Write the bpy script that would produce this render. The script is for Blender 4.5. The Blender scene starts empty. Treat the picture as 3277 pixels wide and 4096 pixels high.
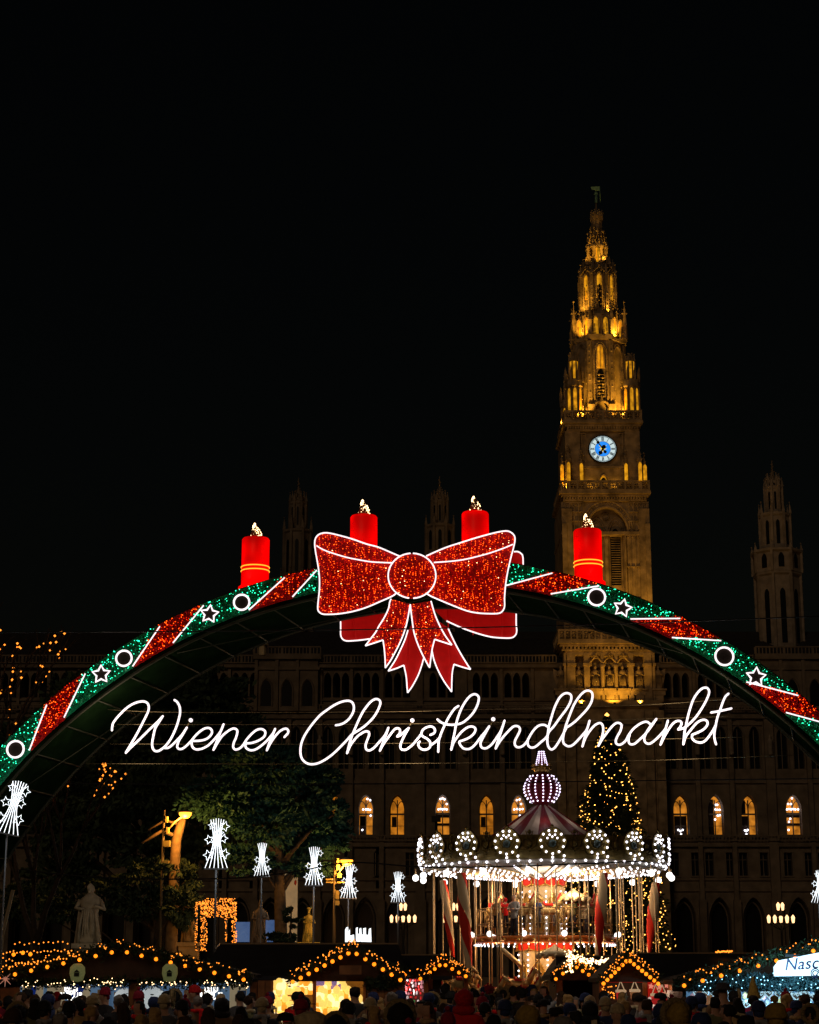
import bpy, bmesh, math, random
import numpy as np
from mathutils import Vector, Matrix, noise
R_ = math.radians
rnd = random.Random(7)
C = bpy.context.scene.collection
scn = bpy.context.scene

# ---------------------------------------------------------------- camera, sky, light, exposure
FPX, TILT, HC = 7378.0, R_(14.4), 1.9
cam_d = bpy.data.cameras.new('camera')
cam_d.sensor_fit = 'VERTICAL'; cam_d.sensor_height = 36.0
cam_d.lens = FPX / 4096 * 36.0
cam_d.clip_end = 3000
cam = bpy.data.objects.new('camera', cam_d); C.objects.link(cam)
cam.location = (0, 0, HC); cam.rotation_euler = (R_(90) + TILT, 0, 0)
scn.camera = cam

world = bpy.data.worlds.new('World'); scn.world = world
world.use_nodes = True
nt = world.node_tree
bg = nt.nodes['Background']
sky = nt.nodes.new('ShaderNodeTexSky')
sky.sky_type = 'NISHITA'; sky.sun_disc = False
sky.sun_elevation = R_(2.0); sky.sun_rotation = R_(200)
sky.air_density = 1.0; sky.dust_density = 0.3
nt.links.new(sky.outputs['Color'], bg.inputs['Color'])
bg.inputs['Strength'].default_value = 0.0010

sun_d = bpy.data.lights.new('city_glow', 'SUN')
sun_d.energy = 0.155; sun_d.color = (1.0, 0.66, 0.40); sun_d.angle = R_(12)
sun = bpy.data.objects.new('city_glow', sun_d); C.objects.link(sun)
sun.rotation_euler = (R_(68), 0, R_(-20))

vs = scn.view_settings
vs.view_transform = 'Standard'; vs.look = 'None'; vs.exposure = 0; vs.gamma = 1
vs.use_curve_mapping = False
cy = scn.cycles
cy.use_denoising = True
cy.max_bounces = 4; cy.diffuse_bounces = 2; cy.glossy_bounces = 2; cy.transparent_max_bounces = 4
cy.sample_clamp_indirect = 1.5; cy.sample_clamp_direct = 0
cy.use_light_tree = True
cy.caustics_reflective = False; cy.caustics_refractive = False

# ---------------------------------------------------------------- helpers
cT, sT = math.cos(TILT), math.sin(TILT)
def P(px, py, Y):
    """point of the place at distance Y that the photograph shows at (px, py)"""
    u = (px - 1638.5) / FPX; v = (2048 - py) / FPX
    t = Y / (cT - v * sT)
    return Vector((u * t, Y, HC + t * (sT + v * cT)))
def ZZ(py, Y): return P(1638.5, py, Y).z
def MPP(py, Y):
    v = (2048 - py) / FPX
    return Y / (cT - v * sT) / FPX

def mat(name, col, rough=0.8, metal=0.0, emis=None, es=0.0, var=0.0, scale=4.0, bump=0.0, sampling=None, spec=0.3):
    m = bpy.data.materials.new(name); m.use_nodes = True
    n = m.node_tree.nodes; l = m.node_tree.links
    b = n['Principled BSDF']
    b.inputs['Roughness'].default_value = rough
    b.inputs['Metallic'].default_value = metal
    b.inputs['Specular IOR Level'].default_value = spec
    b.inputs['Base Color'].default_value = (*col, 1)
    if emis:
        b.inputs['Emission Color'].default_value = (*emis, 1)
        b.inputs['Emission Strength'].default_value = es
    if var or bump:
        tc = n.new('ShaderNodeTexCoord')
        nz = n.new('ShaderNodeTexNoise'); nz.inputs['Scale'].default_value = scale; nz.inputs['Detail'].default_value = 6
        l.new(tc.outputs['Object'], nz.inputs['Vector'])
        if var:
            r = n.new('ShaderNodeValToRGB')
            r.color_ramp.elements[0].position = 0.3; r.color_ramp.elements[1].position = 0.7
            r.color_ramp.elements[0].color = (*[c * (1 - var) for c in col], 1)
            r.color_ramp.elements[1].color = (*[min(1, c * (1 + var)) for c in col], 1)
            l.new(nz.outputs['Fac'], r.inputs['Fac']); l.new(r.outputs['Color'], b.inputs['Base Color'])
        if bump:
            bp = n.new('ShaderNodeBump'); bp.inputs['Strength'].default_value = bump; bp.inputs['Distance'].default_value = 0.05
            l.new(nz.outputs['Fac'], bp.inputs['Height']); l.new(bp.outputs['Normal'], b.inputs['Normal'])
    if sampling: m.cycles.emission_sampling = sampling
    return m
def glow(name, col, s, base=None, sampling=None):
    return mat(name, base or tuple(min(.8, c * .6) for c in col), 0.5, 0, col, s, sampling=sampling)

def catmull(pts, per=6, closed=False):
    pts = [Vector(p) for p in pts]
    if len(pts) < 3: return pts
    out = []; n = len(pts)
    rng = range(n) if closed else range(n - 1)
    for i in rng:
        p0 = pts[(i - 1) % n] if (closed or i > 0) else pts[0] * 2 - pts[1]
        p1 = pts[i]; p2 = pts[(i + 1) % n]
        p3 = pts[(i + 2) % n] if (closed or i + 2 < n) else p2 * 2 - p1
        for k in range(per):
            t = k / per
            out.append(0.5 * ((2 * p1) + (p2 - p0) * t + (2 * p0 - 5 * p1 + 4 * p2 - p3) * t * t + (3 * p1 - p0 - 3 * p2 + p3) * t ** 3))
    if not closed: out.append(pts[-1])
    return out

ICO = None
class MB:
    def __init__(s): s.v = []; s.f = []; s.sm = []
    def add(s, vs, fs, smooth=False):
        o = len(s.v); s.v += [tuple(x) for x in vs]
        s.f += [tuple(i + o for i in f) for f in fs]; s.sm += [smooth] * len(fs); return s
    def box(s, c, d, rz=0.0, taper=1.0):
        x, y, z = [q / 2 for q in d]
        vs = []
        ca, sa = math.cos(rz), math.sin(rz)
        for k in (-1, 1):
            t = taper if k > 0 else 1
            for (i, j) in ((-1, -1), (1, -1), (1, 1), (-1, 1)):
                a, b = i * x * t, j * y * t
                vs.append((c[0] + a * ca - b * sa, c[1] + a * sa + b * ca, c[2] + k * z))
        return s.add(vs, [(3, 2, 1, 0), (4, 5, 6, 7), (0, 1, 5, 4), (1, 2, 6, 5), (2, 3, 7, 6), (3, 0, 4, 7)])
    def bx(s, x0, x1, y0, y1, z0, z1):
        return s.box(((x0 + x1) / 2, (y0 + y1) / 2, (z0 + z1) / 2), (abs(x1 - x0), abs(y1 - y0), abs(z1 - z0)))
    def prism(s, poly, dy, off=(0, 0, 0)):
        """poly: points (x, y, z) of the front face; pushed back along +y by dy"""
        n = len(poly); off = Vector(off)
        a = [Vector(p) + off for p in poly]; b = [p + Vector((0, dy, 0)) for p in a]
        fs = [tuple(range(n)), tuple(range(2 * n - 1, n - 1, -1))]
        fs += [(i, i + n, (i + 1) % n + n, (i + 1) % n) for i in range(n)]
        return s.add(a + b, fs)
    def tube(s, pts, r, n=6, closed=False, smooth=True, r1=None, caps=True):
        pts = [Vector(p) for p in pts]
        q = [pts[0]]
        for p in pts[1:]:
            if (p - q[-1]).length > 1e-5: q.append(p)
        pts = q; m = len(pts)
        if m < 2: return s
        vs = []; up = None
        for i, p in enumerate(pts):
            if closed: d = pts[(i + 1) % m] - pts[i - 1]
            else: d = pts[min(i + 1, m - 1)] - pts[max(i - 1, 0)]
            if d.length < 1e-7: d = Vector((0, 0, 1))
            d.normalize()
            if up is None:
                up = Vector((0, 1, 0)) if abs(d.y) < 0.9 else Vector((1, 0, 0))
            up = (up - d * up.dot(d))
            if up.length < 1e-4: up = d.orthogonal()
            up.normalize(); sd = d.cross(up)
            rr = r if r1 is None else r + (r1 - r) * i / (m - 1)
            for k in range(n):
                a = 2 * math.pi * k / n
                vs.append(p + up * math.cos(a) * rr + sd * math.sin(a) * rr)
        fs = []
        for i in range(m if closed else m - 1):
            j = (i + 1) % m
            for k in range(n):
                fs.append((i * n + k, i * n + (k + 1) % n, j * n + (k + 1) % n, j * n + k))
        if caps and not closed:
            fs += [tuple(range(n - 1, -1, -1)), tuple(range((m - 1) * n, m * n))]
        return s.add(vs, fs, smooth)
    def lathe(s, prof, c=(0, 0, 0), n=16, smooth=True, a0=0.0, squash=1.0, rz=0.0):
        """prof: (r, z) list"""
        vs = []
        for r, z in prof:
            for k in range(n):
                a = a0 + 2 * math.pi * k / n
                x, y = r * math.cos(a), r * math.sin(a) * squash
                vs.append((c[0] + x * math.cos(rz) - y * math.sin(rz), c[1] + x * math.sin(rz) + y * math.cos(rz), c[2] + z))
        fs = []
        for i in range(len(prof) - 1):
            for k in range(n):
                fs.append((i * n + k, i * n + (k + 1) % n, (i + 1) * n + (k + 1) % n, (i + 1) * n + k))
        fs += [tuple(range(n - 1, -1, -1)), tuple(range((len(prof) - 1) * n, len(prof) * n))]
        return s.add(vs, fs, smooth)
    def octa(s, c, r):
        c = Vector(c)
        return s.add([c + Vector(d) * r for d in ((1, 0, 0), (0, 1, 0), (-1, 0, 0), (0, -1, 0), (0, 0, 1), (0, 0, -1))],
                     [(0, 1, 4), (1, 2, 4), (2, 3, 4), (3, 0, 4), (1, 0, 5), (2, 1, 5), (3, 2, 5), (0, 3, 5)], True)
    def ball(s, c, r, sub=1, sc=(1, 1, 1)):
        key = sub
        if key not in ICOS:
            bm = bmesh.new(); bmesh.ops.create_icosphere(bm, subdivisions=sub, radius=1)
            bm.verts.index_update()
            ICOS[key] = ([v.co.copy() for v in bm.verts], [tuple(v.index for v in f.verts) for f in bm.faces]); bm.free()
        vs, fs = ICOS[key]
        return s.add([(c[0] + v.x * r * sc[0], c[1] + v.y * r * sc[1], c[2] + v.z * r * sc[2]) for v in vs], fs, True)
    def spike(s, c, r, h, n=4):
        vs = [(c[0] + r * math.cos(math.pi / 4 + 2 * math.pi * k / n), c[1] + r * math.sin(math.pi / 4 + 2 * math.pi * k / n), c[2]) for k in range(n)] + [(c[0], c[1], c[2] + h)]
        return s.add(vs, [(k, (k + 1) % n, n) for k in range(n)] + [tuple(range(n - 1, -1, -1))])
    def mesh(s, name, m):
        me = bpy.data.meshes.new(name)
        me.from_pydata(s.v, [], s.f)
        me.polygons.foreach_set('use_smooth', s.sm)
        if m: me.materials.append(m)
        me.update(); return me
    def build(s, name, m, parent=None, loc=None, kind=None, label=None):
        o = bpy.data.objects.new(name, s.mesh(name, m)); C.objects.link(o)
        if parent: o.parent = parent
        if loc is not None: o.location = loc
        if kind: o['kind'] = kind
        if label: o['label'] = label
        return o
ICOS = {}
def crumple(me, amp, sc, seed=0.0):
    """uneven surface: folds of cloth, locks of hair, chiselled stone"""
    off = Vector((seed * 7.3, seed * 3.1, seed))
    for v in me.vertices:
        v.co += noise.noise_vector(v.co * sc + off) * amp
    me.update(); return me

def tag(o, label=None, cat=None, group=None, kind=None):
    if label: o['label'] = label
    if cat: o['category'] = cat
    if group: o['group'] = group
    if kind: o['kind'] = kind
    return o
def thing(name, label, cat, loc=(0, 0, 0), rz=0.0, group=None):
    o = bpy.data.objects.new(name, None); C.objects.link(o)
    o.empty_display_size = 0.3
    o.location = loc; o.rotation_euler = (0, 0, rz)
    return tag(o, label, cat, group)
def inst(mesh, name, parent, loc, rot=None, scale=None, mt=None):
    o = bpy.data.objects.new(name, mesh); C.objects.link(o); o.parent = parent; o.location = loc
    if rot is not None: o.rotation_euler = rot
    if scale is not None: o.scale = scale
    return o
def copy_tree(o, parent=None):
    c = o.copy(); C.objects.link(c)
    if parent: c.parent = parent
    for ch in list(o.children): copy_tree(ch, c)
    return c
def point(name, loc, power, col, parent=None, r=0.1):
    d = bpy.data.lights.new(name, 'POINT'); d.energy = power; d.color = col; d.shadow_soft_size = r
    o = bpy.data.objects.new(name, d); C.objects.link(o); o.location = loc
    if parent: o.parent = parent
    return o
def spot(name, loc, target, power, col, ang=60, parent=None, r=0.2, blend=0.5):
    d = bpy.data.lights.new(name, 'SPOT'); d.energy = power; d.color = col; d.spot_size = R_(ang); d.spot_blend = blend; d.shadow_soft_size = r
    o = bpy.data.objects.new(name, d); C.objects.link(o); o.location = loc
    o.rotation_euler = (Vector(target) - Vector(loc)).to_track_quat('-Z', 'Y').to_euler()
    if parent: o.parent = parent
    return o
def cards(pts, size, rng, aspect=0.35, dirs=None):
    """thin four-sided leaves / needles at pts as one MB"""
    pts = np.asarray(pts, float); n = len(pts)
    d = rng.normal(size=(n, 3)) if dirs is None else np.asarray(dirs) + rng.normal(size=(n, 3)) * 0.35
    d /= np.linalg.norm(d, axis=1)[:, None]
    e = np.cross(d, rng.normal(size=(n, 3))); e /= np.linalg.norm(e, axis=1)[:, None]
    L = (size * rng.uniform(0.6, 1.4, n))[:, None]
    a = pts - d * L * .5; b = pts + e * L * aspect * .5; c = pts + d * L * .5; g = pts - e * L * aspect * .5
    v = np.stack([a, b, c, g], 1).reshape(-1, 3)
    return v
def cards_obj(name, pts, size, m, rng, parent=None, kind=None, aspect=.35, dirs=None, label=None):
    v = cards(pts, size, rng, aspect, dirs); n = len(v) // 4
    me = bpy.data.meshes.new(name)
    me.vertices.add(len(v)); me.vertices.foreach_set('co', v.ravel())
    me.loops.add(n * 4); me.loops.foreach_set('vertex_index', np.arange(n * 4))
    me.polygons.add(n); me.polygons.foreach_set('loop_start', np.arange(n) * 4); me.polygons.foreach_set('loop_total', np.full(n, 4))
    me.materials.append(m); me.update(calc_edges=True); me.validate()
    o = bpy.data.objects.new(name, me); C.objects.link(o)
    if parent: o.parent = parent
    if kind: o['kind'] = kind
    if label: o['label'] = label
    return o
def pip(poly, x, y):
    """points inside polygon (numpy)"""
    ins = np.zeros(len(x), bool); n = len(poly); j = n - 1
    for i in range(n):
        xi, yi = poly[i][0], poly[i][1]; xj, yj = poly[j][0], poly[j][1]
        if yi != yj:
            c = ((yi > y) != (yj > y)) & (x < (xj - xi) * (y - yi) / (yj - yi) + xi)
            ins ^= c
        j = i
    return ins
def parch(xc, w, zb, zt, y, n=5, spring=None):
    """pointed arch outline, counter-clockwise from bottom left"""
    h = (spring if spring is not None else min(w * 0.95, (zt - zb) * .6))
    zs = zt - h
    L = [(xc - w / 2, y, zb)]; Rr = [(xc + w / 2, y, zb)]
    def arc(sign):
        o = []
        for k in range(n + 1):
            t = k / n
            x = w / 2 * (1 - t ** 1.9) ; z = zs + h * math.sin(t * math.pi / 2) ** 1.0 * (0.35 * t + 0.65)
            o.append((xc + sign * x, y, z))
        return o
    left = arc(-1); right = arc(1)
    return L + left + right[-2::-1] + Rr
def pts2(ox, oy, s, L): return [(ox + a * s, oy + b * s) for a, b in L]
def toP(L, Y): return [P(a, b, Y) for a, b in L]
NPR = np.random.default_rng(11)

# ---------------------------------------------------------------- shared materials
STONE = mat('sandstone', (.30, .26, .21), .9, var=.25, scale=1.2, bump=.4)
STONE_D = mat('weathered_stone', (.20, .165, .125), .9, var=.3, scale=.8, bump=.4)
ROOF = mat('slate_roof', (.03, .03, .035), .8, var=.3, scale=2)
DARKGLASS = mat('dark_glass', (.01, .012, .015), .25)
NEON = glow('neon_white', (1, .87, .90), 1.35)
NEONW = glow('cool_white_tube', (.9, .96, 1), 1.7)
LED_R = glow('red_led', (1, .085, .004), 5.0)
LED_W = glow('warm_led', (1, .62, .3), 5)
LED_G = glow('green_led', (.02, .85, .42), 5.0)
LED_GOLD = glow('gold_led', (1, .27, .025), 2.3)
LED_DIM = glow('dim_red_led', (1, .02, .0), 2.0)
BULB_O = glow('orange_bulb', (1, .215, .008), 2.3)
BULB_W = glow('white_bulb', (.93, .9, 1), 3.2)
GLOBE = glow('opal_globe', (1, .95, .9), 2.5)
METAL = mat('grey_metal', (.12, .12, .12), .5, .6)
BLACKM = mat('black_metal', (.02, .02, .02), .5, .5)
CABLE = mat('steel_cable', (.2, .15, .07), .4, .8)
DARKCABLE = mat('black_cable', (.01, .01, .01), .6)
TINSEL_G = mat('green_tinsel', (.01, .28, .12), .35, .3, var=.4, scale=30)
TINSEL_R = mat('red_tinsel', (.65, .008, .006), .35, .3, var=.4, scale=30)
REDCLOTH = mat('red_cloth', (.55, .012, .008), .7, var=.25, scale=9)
WOOD = mat('stall_wood', (.22, .09, .03), .7, var=.35, scale=5, bump=.3)
WOODD = mat('dark_wood', (.05, .03, .018), .8, var=.35, scale=5, bump=.3)
FIR = mat('fir_garland', (.02, .045, .018), .8, var=.4, scale=12)
GOLDP = mat('gold_paint', (.55, .34, .08), .35, .6, var=.25, scale=14)
CREAM = mat('cream_paint', (.62, .5, .3), .6, var=.12, scale=6)
REDP = mat('red_paint', (.5, .02, .012), .45, var=.15, scale=6)
BRASS = mat('brass_pole', (.75, .55, .3), .45, .3)
LEAF = mat('tree_leaf', (.035, .06, .03), .8, var=.4, scale=2)
BARK = mat('bark', (.06, .045, .03), .9, var=.4, scale=5, bump=.5)

# ---------------------------------------------------------------- ground
g = MB().add([(-700, -80, 0), (700, -80, 0), (700, 900, 0), (-700, 900, 0)], [(0, 1, 2, 3)])
tag(g.build('ground', mat('wet_asphalt', (.05, .048, .045), .55, var=.4, scale=.7, bump=.3)), kind='structure')

# ================================================================ town hall
YF = 225.0
hall = thing('town_hall', 'dark stone gothic town hall with rows of pointed windows, some glowing amber', 'town hall', (0, YF, 0))
HB = Vector((0, YF, 0))
def hb(m, name, mt, parent=None, **k):     # meshes are written in world space: shift to the building's base
    m.v = [(a, b - YF, c) for a, b, c in m.v]
    return m.build(name, mt, parent or hall, **k)
PANES = [glow('amber_pane_%s' % n, c, s, sampling='NONE') for n, c, s in (('deep', (1, .33, .02), .42), ('soft', (1, .35, .03), .46), ('dim', (.8, .25, .03), .22))]
for pm in PANES:      # rooms behind the glass: uneven amber
    n = pm.node_tree.nodes; l = pm.node_tree.links
    tc = n.new('ShaderNodeTexCoord'); nz = n.new('ShaderNodeTexNoise'); nz.inputs['Scale'].default_value = 1.1; nz.inputs['Detail'].default_value = 3
    mp = n.new('ShaderNodeMapRange'); mp.inputs['From Min'].default_value = .35; mp.inputs['From Max'].default_value = .65
    es = n['Principled BSDF'].inputs['Emission Strength'].default_value
    mp.inputs['To Min'].default_value = es * .45; mp.inputs['To Max'].default_value = es * 1.35
    l.new(tc.outputs['Object'], nz.inputs['Vector']); l.new(nz.outputs['Fac'], mp.inputs['Value']); l.new(mp.outputs['Result'], n['Principled BSDF'].inputs['Emission Strength'])
FRAME = mat('window_stone', (.2, .17, .13), .8)
def X(px, py, Y=YF): return P(px, py, Y).x
def arch_wall(x0, x1, z0, z1, ops, y, dep, m):
    """wall band with pointed or square openings ops = [(xc, w, zb, zt, pointed)]"""
    ops = sorted(ops); cur = x0
    for xc, w, zb, zt, pt in ops:
        a, b = xc - w / 2, xc + w / 2
        if a > cur: m.bx(cur, a, y, y + dep, z0, z1)
        if zb > z0: m.bx(a, b, y, y + dep, z0, zb)
        if pt:
            ar = parch(xc, w, zb, zt, y)[1:-1]
            m.prism([(a, y, z1)] + ar + [(b, y, z1)], dep)
        else:
            if zt < z1: m.bx(a, b, y, y + dep, zt, z1)
        cur = b
    if cur < x1: m.bx(cur, x1, y, y + dep, z0, z1)
XL, XR = X(-2600, 3200), X(4900, 3200)
bays_px = [1090, 1215, 1342, 1464, 1590, 1771, 1947, 2075, 2200, 2724, 2862, 2996, 3174, 3310, 3440]
step = X(1464, 3200) - X(1342, 3200)
bays = [X(p, 3200) for p in bays_px]
bays = [bays[0] - step * k for k in range(9, 0, -1)] + bays + [bays[-1] + step * k for k in range(1, 9)]
zg0, zg1 = ZZ(3770, YF), ZZ(3590, YF)
w_arch = 88 * MPP(3650, YF)
wall = MB()
tw0, tw1 = X(2240, 3000), X(2640, 3000)
keep = [b for b in bays if not (tw0 - 2 < b < tw1 + 2)]
arch_wall(XL, XR, 0, ZZ(3560, YF), [(b, w_arch, zg0 - 4, zg1, True) for b in keep], YF, 1.6, wall)
rw = []
for b in keep:
    rw += [(b - 2.05 if b < 20 else b - 1.0, 1.0, ZZ(3503, YF), ZZ(3410, YF), False), (b + 1.5, 1.0, ZZ(3503, YF), ZZ(3410, YF), False)]
z1a = ZZ(3375, YF)
arch_wall(XL, XR, ZZ(3560, YF), z1a, rw, YF + .05, 1.4, wall)
zwb, zwt = ZZ(3338, YF), ZZ(3178, YF)
ww = 62 * MPP(3250, YF)
arch_wall(XL, XR, z1a, ZZ(3130, YF), [(b, ww, zwb, zwt, True) for b in keep], YF, 1.5, wall)
zub, zut = ZZ(3075, YF), ZZ(2905, YF)
arch_wall(XL, XR, ZZ(3130, YF), ZZ(2870, YF), [(b + dx, 1.35, zub, zut, True) for b in keep for dx in (-1.0, 1.0)], YF + .06, 1.4, wall)
ztb, ztt = ZZ(2790, YF), ZZ(2690, YF)
arch_wall(XL, XR, ZZ(2870, YF), ZZ(2664, YF), [(b + dx, .9, ztb, ztt, True) for b in keep for dx in (-1.1, 0, 1.1)], YF + .02, 1.4, wall)
hb(wall, 'wall', STONE_D)
back = MB().bx(XL, XR, YF + 2.6, YF + 20, 0, ZZ(2664, YF)); hb(back, 'inner_wall', mat('unlit_interior', (.02, .018, .016), .9))
# string courses, buttresses
tr = MB()
for py, h, d in ((3560, .35, .3), (3517, .3, .22), (3380, .45, .5), (3128, .35, .3), (2868, .5, .6), (2664, .6, .7), (2800, .25, .25)):
    z = ZZ(py, YF); tr.bx(XL, XR, YF - d, YF + .01, z - h / 2, z + h / 2)
prev = None
for a, b in zip(bays, bays[1:]):
    xm = (a + b) / 2
    if tw0 - 1.5 < xm < tw1 + 1.5: continue
    wdt = .55 if b - a < 4.6 else 1.1
    tr.bx(xm - wdt / 2, xm + wdt / 2, YF - .55, YF + .02, 0, ZZ(2880, YF))
    tr.bx(xm - wdt / 2 - .15, xm + wdt / 2 + .15, YF - .8, YF - .1, 0, ZZ(3600, YF))
    tr.bx(xm - wdt / 3, xm + wdt / 3, YF - .35, YF + .02, ZZ(2860, YF), ZZ(2670, YF))
hb(tr, 'string_course', STONE_D)
def balustrade(x0, x1, y, z0, z1, st=.42, dep=.25):
    m = MB(); m.bx(x0, x1, y, y + dep, z1 - .16, z1); m.bx(x0, x1, y, y + dep, z0, z0 + .14)
    n = max(2, int((x1 - x0) / st))
    for i in range(n + 1):
        x = x0 + (x1 - x0) * i / n
        w = .13 if i % 8 else .3
        m.bx(x - w / 2, x + w / 2, y + .04, y + dep - .04, z0 + .1, z1 - .12)
    return m
for py0, py1, d in ((3372, 3342, .85), (2851, 2821, .95), (2664, 2624, .95)):
    z0, z1 = ZZ(py0, YF) + .2, ZZ(py1, YF)
    for a, b in ((XL, tw0 - .3), (tw1 + .3, XR)):
        hb(balustrade(a, b, YF - d, z0, z1), 'balustrade', STONE_D, kind='stuff')
rf = MB().prism([(XL, YF + 1.5, ZZ(2664, YF)), (XR, YF + 1.5, ZZ(2664, YF)), (XR, YF + 1.5, ZZ(2664, YF) + .5), (XL, YF + 1.5, ZZ(2664, YF) + .5)], 18)
z0 = ZZ(2664, YF)
rf.add([(XL, YF + 1.5, z0 + .5), (XR, YF + 1.5, z0 + .5), (XR, YF + 9, z0 + 6), (XL, YF + 9, z0 + 6), (XR, YF + 18, z0 + .5), (XL, YF + 18, z0 + .5)],
       [(0, 1, 2, 3), (3, 2, 4, 5), (0, 3, 5), (1, 4, 2)])
hb(rf, 'roof', ROOF)
# windows of the lit row
lit = {1342: (1, 0), 1464: (2, 2), 1590: (1, 1), 1771: (2, 3), 1947: (1, 1), 2075: (2, 4), 2200: (1, 0), 2724: (1, 5), 2862: (2, 6), 2996: (1, 7), 3174: (2, 8)}
BULBH = MB().ball((0, 0, 0), .13, 1).mesh('hall_bulb', BULB_W)
for b in keep:
    px = min(bays_px, key=lambda q: abs(X(q, 3200) - b)) if abs(min((X(q, 3200) - b for q in bays_px), key=abs)) < .2 else None
    m = MB()
    m.bx(b - .07, b + .07, YF + .85, YF + 1.0, zwb, zwt - .6)
    for zz in (.5,):
        m.bx(b - ww / 2, b + ww / 2, YF + .84, YF + 1.0, zwb + (zwt - zwb) * zz, zwb + (zwt - zwb) * zz + .2)
    m.bx(b - ww / 2, b + ww / 2, YF + .86, YF + .98, zwb + (zwt - zwb) * .22, zwb + (zwt - zwb) * .22 + .06)
    ar = parch(b, ww - .12, zwb, zwt - .06, YF + .9)
    m.tube(ar, .08, 4, smooth=False)
    for sx in (-1, 1):
        a2 = parch(b + sx * ww / 4, ww / 2 - .1, zwb + (zwt - zwb) * .55, zwt - .75, YF + .9)
        m.tube(a2[1:-1], .05, 4, smooth=False)
    wo = hb(m, 'window', FRAME)
    k, v = lit.get(px, (0, 0))
    pn = MB().prism(parch(b, ww, zwb, zwt, YF + 1.2), .05)
    hb(pn, 'pane', PANES[0] if v in (0, 1) and k else PANES[1] if k else DARKGLASS, wo)
    if k:      # furniture of the lit room: door panels, curtain, lintel seen through the glass
        f = MB(); hgt = zwt - zwb
        if v in (2, 5, 7): f.bx(b - ww * .4, b + ww * .02, YF + 1.08, YF + 1.15, zwb, zwb + hgt * .48)
        if v in (5,): f.bx(b + ww * .06, b + ww * .4, YF + 1.08, YF + 1.15, zwb, zwb + hgt * .48)
        if v in (1, 2, 0): f.bx(b - ww * .36, b - ww * .05, YF + 1.08, YF + 1.15, zwb + hgt * .2, zwb + hgt * .46)
        if v in (3, 8): f.bx(b - ww * .5, b + ww * .5, YF + 1.06, YF + 1.14, zwb + hgt * .44, zwb + hgt * .56); f.bx(b - ww * .5, b + ww * .5, YF + 1.06, YF + 1.14, zwb + hgt * .24, zwb + hgt * .30)
        if v == 6: f.bx(b - ww * .5, b - ww * .06, YF + 1.02, YF + 1.12, zwb, zwt - .5)
        if v == 7: f.bx(b - ww * .5, b - ww * .15, YF + 1.02, YF + 1.12, zwb + hgt * .5, zwt - .6)
        if f.v: hb(f, 'curtain', mat('dark_curtain', (.03, .015, .01), .8), wo)
        sp = {2: [(.1, .93), (.3, .9), (-.2, .66), (0, .66), (.15, .66), (.3, .65), (.34, .5), (-.25, .13)], 3: [(-.15, .93), (0, .95), (.15, .92), (-.3, .66), (-.15, .67), (0, .66), (.15, .67), (.3, .66), (.3, .8)],
              4: [(-.1, .9), (.1, .92), (-.3, .66), (-.1, .67), (.1, .66), (.3, .67), (.2, .8), (.1, .5), (.25, .35)], 5: [(-.2, .13), (-.05, .1), (.12, .13), (0, .02)], 6: [(.1, .78), (.2, .78), (.05, .66), (.2, .65), (.35, .65), (.2, .5), (.35, .51), (.0, .4)],
              7: [(-.3, .12), (-.2, .1), (-.1, .13), (-.2, .02)], 8: [(.0, .95), (-.3, .8), (-.1, .8), (-.4, .66), (-.25, .67), (-.1, .66), (.05, .67), (.2, .66), (.4, .66), (-.2, .42), (-.3, .34), (-.36, .13)]}.get(v, [])
        for dx, dz in sp: inst(BULBH, 'bulb', wo, (b + dx * ww * .9, .78, zwb + dz * hgt * .97))
# dark windows: rectangular, upper lancets, ground arches
for xc, w, zb, zt, pt in rw:
    m = MB(); m.bx(xc - .04, xc + .04, YF + .5, YF + .6, zb, zt); m.bx(xc - w / 2, xc + w / 2, YF + .5, YF + .6, zb + (zt - zb) * .68, zb + (zt - zb) * .68 + .08)
    for s in (-1, 1): m.bx(xc + s * (w / 2 + .06) - .06, xc + s * (w / 2 + .06) + .06, YF - .05, YF + .1, zb, zt)
    m.bx(xc - w / 2 - .15, xc + w / 2 + .15, YF - .12, YF + .1, zt, zt + .14); m.bx(xc - w / 2 - .15, xc + w / 2 + .15, YF - .14, YF + .1, zb - .14, zb)
    wo = hb(m, 'window', FRAME); hb(MB().bx(xc - w / 2, xc + w / 2, YF + .7, YF + .75, zb, zt), 'pane', DARKGLASS, wo)
for b in keep:
    m = MB().tube(parch(b, w_arch + .25, zg0 - 4, zg1 + .15, YF - .02), .14, 5, smooth=False)
    m.tube(parch(b, w_arch - .5, zg0 - 4, zg1 - .5, YF + .8), .1, 4, smooth=False)
    wo = hb(m, 'arcade_arch', STONE_D); hb(MB().prism(parch(b, w_arch, zg0 - 4, zg1, YF + 1.9), .05), 'pane', DARKGLASS, wo)
    for dx in (-1.0, 1.0):
        m = MB().tube(parch(b + dx, 1.45, zub, zut + .1, YF - .02), .1, 4, smooth=False)
        m.bx(b + dx - .05, b + dx + .05, YF + .5, YF + .62, zub, zut - .2)
        wo = hb(m, 'window', FRAME); hb(MB().prism(parch(b + dx, 1.35, zub, zut, YF + .9), .05), 'pane', DARKGLASS, wo)
    m = MB().prism([(b - 2, YF - .2, zut + .1), (b + 2, YF - .2, zut + .1), (b + 1.7, YF - .2, zut + .25), (b, YF - .2, zut + 1.6), (b - 1.7, YF - .2, zut + .25)], .3)
    # niche figures between the upper windows
    hb(m, 'gable', STONE_D)
fig = MB().lathe([(.22, 0), (.3, .1), (.27, .8), (.32, 1.3), (.3, 1.6), (.1, 1.75), (.14, 1.85), (.13, 2.05), (.02, 2.15)], n=8).mesh('stone_figure', STONE)
zf = ZZ(3070, YF)
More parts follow.
